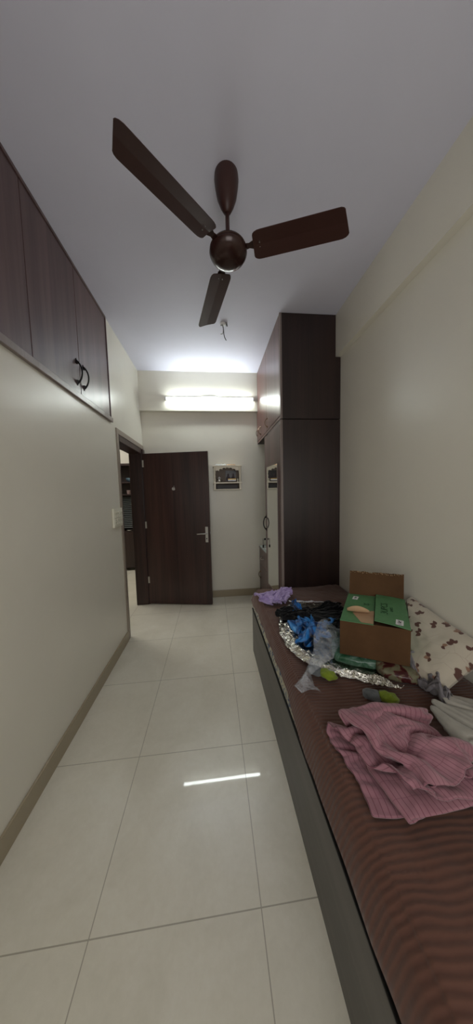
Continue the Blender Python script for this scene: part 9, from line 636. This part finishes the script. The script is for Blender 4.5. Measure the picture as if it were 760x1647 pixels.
cloth('shirtA','clothing',(.600,1.77,BT+.03),60,(.35,.38,.5),mblue(),'small blue garment poking out of the black clothes','clothes')
mgrey=fabric('grey_white_cotton',lin(170,165,155),lin(150,146,136))
cloth('shirtC','clothing',(.955,.785,BT),25,(1.25,1.15,.55),mgrey,'crumpled off-white garment lying between pink blanket and wall','clothes')
cloth('shirtD','clothing',(.955,1.005,BT+.004),74,(.60,.50,1.7),fabric('grey_lilac_cotton',lin(128,124,126),lin(104,100,104)),'crumpled grey garment squeezed between carton and pillow','clothes')
# socks
def sock(loc,rot,label):
    t=thing('sock',loc,label,'sock',group=None)
    def blob(cx,cy,rx,ry,rz,seed):
        m=MB(); 
        prof=[(max(.02,math.sin(math.pi*i/12)),-math.cos(math.pi*i/12)) for i in range(13)]
        m.lathe(prof,(0,0,0),24)
        for i,v in enumerate(m.v):
            q=v*2.2+Vector((seed,0,0)); s=1+.32*noise.noise(q)+.12*noise.noise(q*2.5); v=v*s
            m.v[i]=Vector((cx+v.x*rx,cy+v.y*ry,max(-.95,v.z)*rz+rz))
        return m.xf(Matrix.Translation(loc)@Matrix.Rotation(R(rot),4,'Z'))
    build('foot_part',blob(-.032,0,.040,.030,.018,2),fabric('grey_knit',lin(112,116,118),lin(86,90,92)),t,smooth=True,sub=1)
    build('heel_part',blob(.030,0,.042,.030,.021,5),fabric('lime_knit',lin(128,146,44),lin(100,118,32)),t,smooth=True,sub=1)
sock((.705,.955,BT),-24,'rolled grey and lime-green sock beside the pink blanket')
sock((.515,1.125,BT),-38,'rolled grey and lime-green sock under the edge of the silver foil')
m=MB()

# ------------------------------------------------------------------ foil sheet under the clothes
def mfoil():
    m=NT('silver_foil'); v=m.coord(); nz=m.noise(v,26,3,.6,1.5); n2=m.noise(v,70,2,.5,.8)
    m.set(Base_Color=(*lin(205,203,193),1),Metallic=1,Roughness=.20); m.bump(m.math('ADD',nz,m.math('MULTIPLY',n2,.2)),.4,.02); return m.mat
M['foil']=mfoil()
def path_sheet(pl,pr,n,m_,amp,freq,seed,hfun,af=None):
    """sheet between two polylines (left, right)"""
    def at(pl,t):
        k=t*(len(pl)-1); i=min(int(k),len(pl)-2); f=k-i; f2=f*f*(3-2*f)*.5+f*.5; return Vector(pl[i]).lerp(Vector(pl[i+1]),f2)
    mb=MB()
    def f(u,v):
        p=at(pl,v).lerp(at(pr,v),u); q=Vector((p.x*freq,p.y*freq,seed))
        a=abs(noise.noise(q))+.5*abs(noise.noise(q*2.1+Vector((3,3,3))))+.3*abs(noise.noise(q*4.3))
        wv=Vector((noise.noise(q*.8+Vector((9,0,0))),noise.noise(q*.8+Vector((0,9,0))),0))*amp*.5
        k_=af(u,v) if af else 1
        return p+wv+Vector((0,0,a*amp*k_+hfun(u,v)))
    mb.grid(n,m_,f); return mb
pl=[(.60,1.93),(.47,1.74),(.405,1.52),(.415,1.34),(.47,1.21),(.57,1.12),(.68,1.06),(.76,1.02)]
pr=[(1.02,1.90),(1.00,1.74),(.95,1.56),(.88,1.42),(.80,1.34),(.78,1.27),(.82,1.18),(.84,1.12)]
pl=[(*p,BT-.004) for p in pl]; pr=[(*p,BT-.004) for p in pr]
mb=path_sheet(pl,pr,56,88,.020,20,3,lambda u,v:.004+(.026*math.exp(-((u-.10)/.07)**2) if v>.45 else .026*math.exp(-((u-.10)/.07)**2)*max(0,(v-.25)/.2)),lambda u,v:1 if u<.25 else max(.3,1-(u-.25)*5))
o=build('foil_sheet',mb,M['foil'],smooth=False,solid=.0006,loc=(.7,1.4,BT)); tag(o,'crumpled silver foil sheet spread under the clothes and carton','foil')
mb=path_sheet([(.70,1.06,BT),(.72,1.02,BT),(.735,.985,BT+.02)],[(.80,1.05,BT),(.80,1.00,BT+.005),(.83,.965,BT+.02)],26,26,.020,45,8,lambda u,v:.012+.02*math.sin(math.pi*u)*(1-v))
o=build('foil_scrap',mb,M['foil'],smooth=False,solid=.0006,loc=(.76,1.02,BT)); tag(o,'small crumpled silver foil end beside the lime-green sock near the pink blanket','foil')
# clear plastic bag
def mclear(name,tint,al,rough=.12):
    m=NT(name); v=m.coord(); n=m.noise(v,13,4,.6,1.6); tr=m.n('ShaderNodeBsdfTransparent'); tr.inputs[0].default_value=(*tint,1)
    m.set(Base_Color=(*tuple(.8*q for q in tint),1),Roughness=rough,Specular_IOR_Level=.9); m.bump(n,.9,.03)
    mx=m.n('ShaderNodeMixShader'); rp=m.n('ShaderNodeValToRGB'); m.l(n,rp.inputs[0]); rp.color_ramp.elements[0].position=.35; rp.color_ramp.elements[0].color=(al*.55,)*3+(1,); rp.color_ramp.elements[1].position=.72; rp.color_ramp.elements[1].color=(min(1,al*1.9),)*3+(1,)
    m.l(rp.outputs[0],mx.inputs[0]); m.l(tr.outputs[0],mx.inputs[1]); m.l(m.b.outputs[0],mx.inputs[2])
    m.l(mx.outputs[0],m.t.nodes['Material Output'].inputs['Surface']); return m.mat
mc=mclear('clear_plastic',(.92,.94,.97),.20,.12)
pl=[(.640,1.46,.640),(.565,1.33,.642),(.500,1.20,.622),(.425,1.115,.585),(.352,1.060,.566),(.372,1.02,.562)]
pr=[(.745,1.44,.625),(.745,1.31,.640),(.600,1.17,.605),(.450,1.11,.580),(.445,1.045,.562),(.465,1.015,.561)]
mb=path_sheet(pl,pr,30,60,.022,11,6,lambda u,v:.022*math.sin(math.pi*u)*(1-.3*v))
o=build('plastic_bag',mb,mc,smooth=True,solid=.0004,loc=(.55,1.2,BT)); tag(o,'clear crumpled plastic bag trailing from the foil towards the bed edge','plastic bag')
mb=path_sheet([(.60,1.95,BT+.01),(.78,1.90,BT+.014),(.95,1.85,BT+.02)],[(.60,1.88,BT+.03),(.78,1.84,BT+.035),(.93,1.77,BT+.05)],14,40,.014,30,11,lambda u,v:.006)
o=build('plastic_wrap',mb,plain('milky_plastic',(.75,.76,.8),.25,0,Alpha=.85),smooth=True,solid=.0006,loc=(.8,1.87,BT)); tag(o,'strip of milky plastic wrap behind the black clothes','plastic wrap')

# ------------------------------------------------------------------ carton with open flaps
kraft=NT('kraft_board'); v=kraft.coord((1,1,1)); n=kraft.noise(v,6,4,.6); kraft.l(kraft.ramp(n,[(.3,lin(78,55,34)),(.7,lin(92,66,42))]),kraft.b.inputs['Base Color']); kraft.set(Roughness=.8,Specular_IOR_Level=.2)
sp=kraft.coord((1,1,140)); n2=kraft.noise(sp,1.2,1); kraft.bump(n2,.12,.002); kraft=kraft.mat
green=NT('green_printed_board'); v=green.coord(); n=green.noise(v,9,5,.7); n2=green.noise(v,60,4,.7)
green.l(green.ramp(green.math('ADD',green.math('MULTIPLY',n,.5),green.math('MULTIPLY',n2,.5)),[(.3,lin(72,118,76)),(.55,lin(82,130,86)),(.8,lin(108,150,108))]),green.b.inputs['Base Color']); green.set(Roughness=.5); green=green.mat
P0=Vector((.648,1.196)); ex=Vector((.931-.648,1.055-1.196)); BW=ex.length; ex.normalize(); ey=Vector((.228,.314)).normalized(); BL=.388; BZ=.617; BH=.185
ct=thing('cardboard_box',(P0.x+ex.x*BW/2+ey.x*BL/2,P0.y+ex.y*BW/2+ey.y*BL/2,BZ),'open cardboard carton with green printed flaps on the bed','box')
CM=Matrix(((ex.x,ey.x,0,P0.x),(ex.y,ey.y,0,P0.y),(0,0,1,BZ),(0,0,0,1)))
tk=.004
def cpart(name,mb,mat,parent=ct,**k): return build(name,mb.xf(CM),mat,parent,**k)
# outer faces: front and inside kraft; the sides carry green print
cpart('front_wall',MB().box(0,BW,0,tk,0,BH),kraft,bevel=.001)
cpart('back_wall',MB().box(0,BW,BL-tk,BL,0,BH),[kraft],bevel=.001)
cpart('side_wall',MB().box(0,tk,tk,BL-tk,0,BH),green,bevel=.001)
cpart('side_wall',MB().box(BW-tk,BW,tk,BL-tk,0,BH),green,bevel=.001)
cpart('bottom_panel',MB().box(tk,BW-tk,tk,BL-tk,0,tk),kraft)
cpart('inner_flap',MB().prism([(tk+.002,BH-.004),(.15,BH-.028),(.15,BH-.031),(tk+.002,BH-.008)],0,.01,BW-.01),kraft)
# back flap raised, torn upper edge
random.seed(4)
FLp=.150
def flapM(o,d,nrm): # o origin, d direction of flap out from hinge, along x hinge
    return o,d
th=R(14)
m=MB(); N=60; fr=[];
front=[];back=[]
for i in range(N+1):
    x=BW*(.015+.97*i/N)-0.0; tear=.004*noise.noise(Vector((x*40,1,1)))+.003*noise.noise(Vector((x*160,5,1)))
    L_=FLp+tear+(-.006 if .35<i/N<.42 else 0)
    for (dst,dy) in((front,-tk/2),(back,tk/2)):
        pass
    front.append((x,L_)); 
vs=[];fs=[]
for i,(x,L_) in enumerate(front):
    for q,(tt,dy) in enumerate(((0,-tk/2),(L_,-tk/2),(L_-.004*abs(noise.noise(Vector((x*90,2,7)))),tk/2),(0,tk/2))):
        vs.append((x,BL-tk/2+tt*math.sin(th)+dy*math.cos(th),BH+.001+tt*math.cos(th)-dy*math.sin(th)))
for i in range(N):
    for q in range(4): a=i*4+q; b=i*4+(q+1)%4; fs.append((a,b,b+4,a+4))
fs+=[(0,3,2,1),(N*4,N*4+1,N*4+2,N*4+3)]
m.add(vs,fs); bf=cpart('back_flap',m,kraft); bf['label']='raised brown flap with a torn upper edge'
m=MB()
for k in range(26):
    x=BW*(.03+.94*k/26)+random.uniform(-.003,.003); L_=FLp+random.uniform(-.006,.004); w_=random.uniform(.004,.009)
    y0=BL-tk/2+L_*math.sin(th)-.004; z0=BH+L_*math.cos(th)
    m.add([(x,y0,z0-.006),(x+w_,y0-.002,z0-.005),(x+w_*.8,y0-.007,z0+random.uniform(-.002,.005)),(x+w_*.1,y0-.004,z0+random.uniform(0,.004))],[(0,1,2,3)])
cpart('torn_edge',m,plain('torn_paper',lin(168,140,108),.9),bf,solid=.0012)
# left flap, nearly closed, slightly bent
HF=BW/2
def flap(u0,hinge_x,sgn,rise,front_cut=0,sag=0):
    m=MB(); n_=14
    vs=[];fs=[]
    for i in range(n_+1):
        q=i/n_; x=hinge_x+sgn*HF*.99*q
        for (yy) in (-.004,BL*.25,BL*.5,BL*.75,BL-.002-tk):
            z=BH+.003+rise*q+sag*math.sin(math.pi*q)*.5
            y=yy+ (front_cut*q if yy<0 else 0)
            vs.append((x,y,z))
    N=len(vs); vs+= [(x,y,z-.0035) for x,y,z in vs]
    for i in range(n_):
        for j in range(4):
            a=i*5+j; fs.append((a,a+5,a+6,a+1)); fs.append((N+a,N+a+1,N+a+6,N+a+5))
        a=i*5; fs.append((a,N+a,N+a+5,a+5)); a=i*5+4; fs.append((a,a+5,N+a+5,N+a))
    for j in range(4):
        fs.append((j,j+1,N+j+1,N+j)); a=n_*5+j; fs.append((a,N+a,N+a+1,a+1))
    m.add(vs,fs); return m
lfp=cpart('left_flap',flap(0,0,1,-.001),green,bevel=.0006); lfp['label']='green flap with a torn curled patch'
rfp=cpart('right_flap',flap(0,BW,-1,.013,front_cut=.022,sag=.004),green,bevel=.0006); rfp['label']='lifted green flap printed with a piece count'
# torn bare patch and curled paper on the left flap
z=BH+.0034
m=MB(); m.add([(.050,.105,z),(.100,.002,z),(HF*.985,.002,z),(HF*.985,.155,z),(.10,.140,z)],[(0,1,2,3,4)]); cpart('bare_patch',m,kraft if False else plain('bare_brown_paper',lin(176,144,112),.85),lfp,solid=.0006)
m=MB()
def curl(u,v):
    # strip peeled off the flap, rolling up towards the far side; widest in the middle
    bx=.022+.122*u; by=.118+.010*u; w_=.052*math.sin(math.pi*min(1,.12+.80*u))**.8
    a=v*1.9; r_=w_/1.9*1.25
    return (bx-.012*math.sin(a)*u,by-r_*math.sin(a)+.0,z+.0015+r_*(1-math.cos(a))*1.0)
m.grid(20,14,curl); cpart('curled_paper',m,plain('curled_brown_paper',lin(184,152,118),.8),lfp,smooth=True,solid=.0006)
# white stickers with dark marks, and the printed count
mst=plain('sticker_white',lin(216,214,214),.5); ink=plain('black_ink',(.012,.012,.012),.6); dgi=plain('dark_green_ink',lin(32,72,42),.6)
def label_on(parent,x,y,w_,h_,z0,slope,rot=0):
    T=CM@Matrix.Translation((x,y,z0))@Matrix.Rotation(slope,4,'Y')@Matrix.Rotation(R(rot),4,'Z')
    m=MB(); m.box(-w_/2,w_/2,-h_/2,h_/2,0,.0006); o=build('label_sticker',m.xf(T),mst,parent)
    m=MB(); 
    for (a,b,c,d) in((-.2,.05,.15,.32),(-.05,.2,-.10,.10),(-.25,-.08,-.12,.0),(-.15,.25,-.36,-.30),(.1,.3,.2,.26)): m.box(a*w_,b*w_,c*h_,d*h_,.0006,.0009)
    build('marking',m.xf(T),ink,o)
label_on(lfp,.048,.315,.030,.050,BH+.0042,0,-6)
sl=math.atan2(.013,HF)
def rz(x): q=(BW-x)/HF; return BH+.003+.013*q+.002*math.sin(math.pi*q)+.0008
label_on(rfp,BW-.045,.045,.034,.056,rz(BW-.045)+.0006,sl,-4)
def text_on(parent,s,size,x,y,z0,slope,rot,mat):
    cu=bpy.data.curves.new('t','FONT'); cu.body=s; cu.size=size; cu.extrude=.0002; cu.align_x='CENTER'; cu.align_y='CENTER'
    o=bpy.data.objects.new('t',cu); COL.objects.link(o); dg=bpy.context.evaluated_depsgraph_get(); me=bpy.data.meshes.new_from_object(o.evaluated_get(dg))
    T=CM@Matrix.Translation((x,y,z0))@Matrix.Rotation(slope,4,'Y')@Matrix.Rotation(R(rot),4,'Z')
    me.transform(Matrix.Translation(-root_loc(parent))@T); bpy.data.objects.remove(o); me.name='printed_text'; me.materials.clear(); me.materials.append(mat)
    q=bpy.data.objects.new('printed_text',me); COL.objects.link(q); q.parent=parent
text_on(rfp,'3UPCS',.050,BW-.110,.185,rz(BW-.110)+.0006,sl,90,dgi)
text_on(rfp,'(SHOE)' if False else '(20x6)' if False else 'UNITS',.020,BW-.075,.185,rz(BW-.075)+.0006,sl,90,dgi)
text_on(lfp,'30',.034,.112,.235,BH+.0042,0,0,dgi)

# packs under the carton
def bundle(name,c,dims,rot,seed,mat,label,cat,sub=1,par=None):
    m=MB(); n1,n2=26,14
    def f(u,v):
        a=2*math.pi*u; b=math.pi*(v-.5); e=.55
        sg=lambda w,p:math.copysign(abs(w)**p,w)
        p=Vector((sg(math.cos(b),e)*sg(math.cos(a),e)*dims[0]/2,sg(math.cos(b),e)*sg(math.sin(a),e)*dims[1]/2,sg(math.sin(b),e)*dims[2]/2))
        q=p*14+Vector((seed,0,0)); p+=p.normalized()*(.010*noise.noise(q)+.006*noise.noise(q*2.4)); p.z=max(p.z,-dims[2]/2)
        return Matrix.Translation(c)@(Matrix.Rotation(R(rot),4,'Z')@p)
    m.grid(n1*2,n2*2,f); o=build(name,m,mat,smooth=True,loc=c); return tag(o,label,cat)
gp=NT('green_tinted_plastic'); v=gp.coord(); n=gp.noise(v,16,4,.7,.7); gp.l(gp.ramp(n,[(.35,lin(42,84,58)),(.55,lin(84,116,98)),(.68,lin(150,164,158))]),gp.b.inputs['Base Color']); gp.set(Roughness=.22); gp.bump(n,.5,.01); gp=gp.mat
fp=NT('maroon_flower_print'); v=fp.coord(); n=fp.noise(v,20,3,.6,.8); fp.l(fp.ramp(n,[(.42,lin(64,24,26)),(.47,lin(92,48,44)),(.52,lin(110,108,84)),(.75,lin(128,124,100))]),fp.b.inputs['Base Color']); fp.set(Roughness=.3); fp.bump(n,.3,.01); fp=fp.mat
tb=BZ-BT-.003
bundle('wrapped_pack',(.76,1.24,BT+tb/2),(.25,.20,tb),-26,1,gp,'green plastic-wrapped pack squashed under the left side of the carton','pack')
bundle('wrapped_pack',(.905,1.12,BT+tb/2),(.19,.22,tb),-26,4,fp,'maroon flower-print pack in plastic under the right side of the carton','pack')
bundle('wrapped_pack',(1.00,1.36,BT+tb/2),(.26,.22,tb),-26,6,gp,'green plastic-wrapped pack under the far end of the carton','pack')

# ------------------------------------------------------------------ pillow with leaf print (leaves are part of the weave)
def pillow(name,c,ax,ay,az,Lx,Ly,T_,mat,label):
    m=MB(); n=56
    ax,ay,az=Vector(ax).normalized(),Vector(ay).normalized(),Vector(az).normalized()
    for side in(1,-1):
        def f(u,v):
            x=(u*2-1); y=(v*2-1); cx=x*(1-.07*(1-y*y)*0-.05*y*y*0); 
            pin=1-.07*(1-abs(x))**0*0
            xx=x*(1-.06*(1-y*y)*-1*0)*Lx/2*(1-.07*(1-y**2)**1*abs(x)); yy=y*Ly/2*(1-.07*(1-x**2)*abs(y))
            h=T_/2*((1-x**4)**.6*(1-y**4)**.6)**.8
            h*=1+.14*noise.noise(Vector((x*2.1,y*2.1,side*3)))
            h+=.006*noise.noise(Vector((x*6,y*6,side)))*(1-max(abs(x),abs(y)))
            p=Vector(c)+ax*xx+ay*yy+az*h*side
            q=CM.inverted()@p                      # the carton's side dents the pillow
            if q.x<BW+.006 and -.02<q.y<BL+.02 and q.z>-.02: q.x=BW+.006+.004*u; p=CM@q
            p.x=min(p.x,XR-.006-.02*abs(v-.5)*0); p.z=max(p.z,MTOP+.022)
            return p
        b=len(m.f); m.grid(n,n,f)
        if side<0: m.f[b:]=[tuple(reversed(q)) for q in m.f[b:]]
    o=build(name,m,mat,smooth=True,loc=c); return tag(o,label,'pillow')
def mpillow():
    m=NT('leaf_print_cotton')
    # leaves as real mesh-painted colours are stored per corner below
    a=m.n('ShaderNodeAttribute',attribute_name='print'); v=m.coord(); n=m.noise(v,260,2); m.l(a.outputs['Color'],m.b.inputs['Base Color']); m.set(Roughness=.85,Sheen_Weight=.2,Specular_IOR_Level=.2); m.bump(n,.2,.001); return m.mat
px=Vector((0,1,.12)).normalized(); py=Vector((.72,.20,.62)); py=(py-px*py.dot(px)).normalized(); pz=-(px.cross(py))
pc=Vector((1.085,1.165,.668))
po=pillow('pillow',pc,px,py,pz,.48,.36,.14,mpillow(),'cream pillow with brown leaf print leaning on the right wall')
po.modifiers.new('smooth','SUBSURF').render_levels=2
# print the pattern
random.seed(11); motifs=[]
for k in range(34):
    for tr in range(60):
        q=(random.uniform(0,.60),random.uniform(0,.42))
        if all((q[0]-w[0])**2+(q[1]-w[1])**2>.0040 for w in motifs): motifs.append((*q,random.uniform(0,6.28))); break
leaves=[];stems=[]
for (x,y,a) in motifs:
    kind=random.random()
    for k,(da,d) in enumerate(((0,.022),(.9,.020),(-.9,.020))[:2 if kind<.35 else 3]):
        s_=random.uniform(.8,1.25); leaves.append((x+math.cos(a+da)*d,y+math.sin(a+da)*d,a+da,.015*s_,.0085*s_,random.choice((0,0,0,1))))
    stems.append((x,y,x-math.cos(a+.3)*.05,y-math.sin(a+.3)*.05)); stems.append((x-math.cos(a+.3)*.05,y-math.sin(a+.3)*.05,x-math.cos(a-.3)*.10,y-math.sin(a-.3)*.10))
def printcol(u,v):
    x=u*.60;y=v*.42; base=lin(186,177,160); c=base
    for (a,b,d,e) in stems:
        dx,dy=d-a,e-b; t_=max(0,min(1,((x-a)*dx+(y-b)*dy)/(dx*dx+dy*dy))); 
        if math.hypot(x-a-t_*dx,y-b-t_*dy)<.0014: c=lin(176,164,150)
    for (lx,ly,a,l_,w_,kd) in leaves:
        dx,dy=x-lx,y-ly; p=(dx*math.cos(a)+dy*math.sin(a))/l_; q=(-dx*math.sin(a)+dy*math.cos(a))/w_
        if abs(p)<1 and abs(q)<(1-p*p)**.8*(1.15-.35*p): c=lin(92,64,57) if kd==0 else lin(140,108,90)
    return (*c,1)
# finer grid so the print is crisp: store at corners of a twice divided mesh
bpy.context.view_layer.update()
me=po.data
def refine(o,times):
    d=o.modifiers[-1]; d.levels=times; dg=bpy.context.evaluated_depsgraph_get(); dg.update(); nm=bpy.data.meshes.new_from_object(o.evaluated_get(dg)); o.modifiers.clear(); nm.name=o.name; o.data=nm
    for p in nm.polygons: p.use_smooth=True
refine(po,2)
me=po.data; ca=me.color_attributes.new('print','FLOAT_COLOR','POINT'); uvl=me.uv_layers[0].data; vuv={}
for l in me.loops:
    if l.vertex_index not in vuv: vuv[l.vertex_index]=tuple(uvl[l.index].uv)
for i in range(len(me.vertices)):
    u,v=vuv.get(i,(0,0)); p_=me.vertices[i].co
    ca.data[i].color=printcol(u,v)

# ------------------------------------------------------------------ outer room seen through the doorway
t=thing('display_cabinet',(-1.85,5.05,0),'dark laminate display cabinet in the outer room seen through the doorway','cabinet')
SX0,SX1,SY=-2.45,-1.25,5.0
m=MB(); m.box(SX0,SX1,SY+.30,SY+.32,0,2.12); m.box(SX0,SX0+.02,SY,SY+.30,0,2.12); m.box(SX1-.02,SX1,SY,SY+.30,0,2.12); m.box(SX0+.02,SX1-.02,SY,SY+.30,2.08,2.12)
build('carcass',m,M['wood'],t)
for z in(1.76,1.525,.80):
    m=MB(); m.box(SX0+.02,SX1-.02,SY+.004,SY+.30,z-.02,z); build('shelf',m,M['wood'],t,bevel=.001)
m=MB(); m.box(SX0+.022,SX1-.022,SY,SY+.016,.06,.778); build('door',m,M['wood'],t,bevel=.002)
for k in range(17):
    z=.86+k*.037
    m=MB(); m.prism([(SY+.05,z),(SY+.072,z+.022),(SY+.070,z+.024),(SY+.048,z+.002)],0,SX0+.03,SX1-.03); build('louvre_slat',m,plain('frosted_slat',lin(62,66,64),.3) if k==0 else bpy.data.materials['frosted_slat'],t)
m=MB(); m.lathe([(.02,0),(.05,.01),(.085,.05),(.095,.085),(.088,.083),(.05,.02),(.01,.012)],(-1.62,SY+.14,1.761),28); tag(autosmooth(build('bowl',m,plain('blue_grey_steel',lin(120,150,170),.25,.7),loc=(-1.62,SY+.14,1.761))),'blue-grey steel bowl on the upper shelf of the display cabinet beyond the doorway','bowl')
m=MB(); m.lathe([(.03,0),(.034,.01),(.042,.08),(.039,.08),(.032,.012),(.005,.01)],(-1.66,SY+.12,1.526),24); m.tube([(-1.62,SY+.12,1.59),(-1.60,SY+.12,1.585),(-1.598,SY+.12,1.56),(-1.625,SY+.12,1.548)],.005,8); tag(autosmooth(build('cup',m,plain('pink_ceramic',lin(150,128,124),.3),loc=(-1.66,SY+.12,1.526))),'pale pink cup on the middle shelf of the display cabinet beyond the doorway','cup')
m=MB(); m.lathe([(.018,0),(.022,.02),(.02,.09),(.01,.11),(.011,.13)],(-1.56,SY+.12,1.526),18); tag(autosmooth(build('bottle',m,M['plastic2'],loc=(-1.56,SY+.12,1.526))),'small grey bottle beside the pale cup in the display cabinet','bottle')
m=MB(); m.lathe([(.02,0),(.05,.008),(.058,.02),(.052,.019),(.01,.006)],(-1.66,SY+.03,.801),24); tag(autosmooth(build('dish',m,M['steel'],loc=(-1.66,SY+.03,.801))),'small steel dish at the foot of the louvres in the display cabinet','dish')

# ------------------------------------------------------------------ outer room lamp and added window fill
def area(name,loc,rot,sx,sy,e,col):
    l=bpy.data.lights.new(name,'AREA'); l.shape='RECTANGLE'; l.size=sx; l.size_y=sy; l.energy=e; l.color=col
    o=bpy.data.objects.new(name,l); COL.objects.link(o); o.location=loc; o.rotation_euler=rot; return o
area('window_daylight',(.18,Y0-.03,1.55),(R(90),0,0),1.5,1.3,FILL_E,(1.0,.985,.97))  # added fill light, brightens the surfaces that face the camera
area('outer_room_lamp',(-2.5,3.9,H-.05),(0,0,0),1.4,1.4,HALL_E,(1,.97,.9))
w=bpy.data.worlds.new('world'); S.world=w; w.use_nodes=True; w.node_tree.nodes['Background'].inputs[0].default_value=(0,0,0,1); w.node_tree.nodes['Background'].inputs[1].default_value=0

# ------------------------------------------------------------------ camera
Fp,yaw,pitch,roll,hc=395.43,.09511,-.07386,-.02536,1.4802
cy_,sy_=math.cos(yaw),math.sin(yaw); cp,sp_=math.cos(pitch),math.sin(pitch)
f=Vector((sy_*cp,cy_*cp,sp_)); r=Vector((cy_,-sy_,0)); u=r.cross(f)
r2=math.cos(roll)*r+math.sin(roll)*u; u2=-math.sin(roll)*r+math.cos(roll)*u
cam=bpy.data.cameras.new('camera'); co=bpy.data.objects.new('camera',cam); COL.objects.link(co)
co.matrix_world=Matrix(((r2.x,u2.x,-f.x,0),(r2.y,u2.y,-f.y,0),(r2.z,u2.z,-f.z,hc),(0,0,0,1)))
cam.sensor_fit='HORIZONTAL'; cam.sensor_width=36; cam.lens=36*Fp/760; cam.clip_start=.02
S.camera=co
S.view_settings.view_transform='Standard'; S.view_settings.look='None'; S.view_settings.gamma=1; S.view_settings.use_curve_mapping=False
S.view_settings.exposure=EXPO
S.cycles.use_denoising=True; S.cycles.max_bounces=10; S.cycles.diffuse_bounces=6; S.cycles.sample_clamp_indirect=6
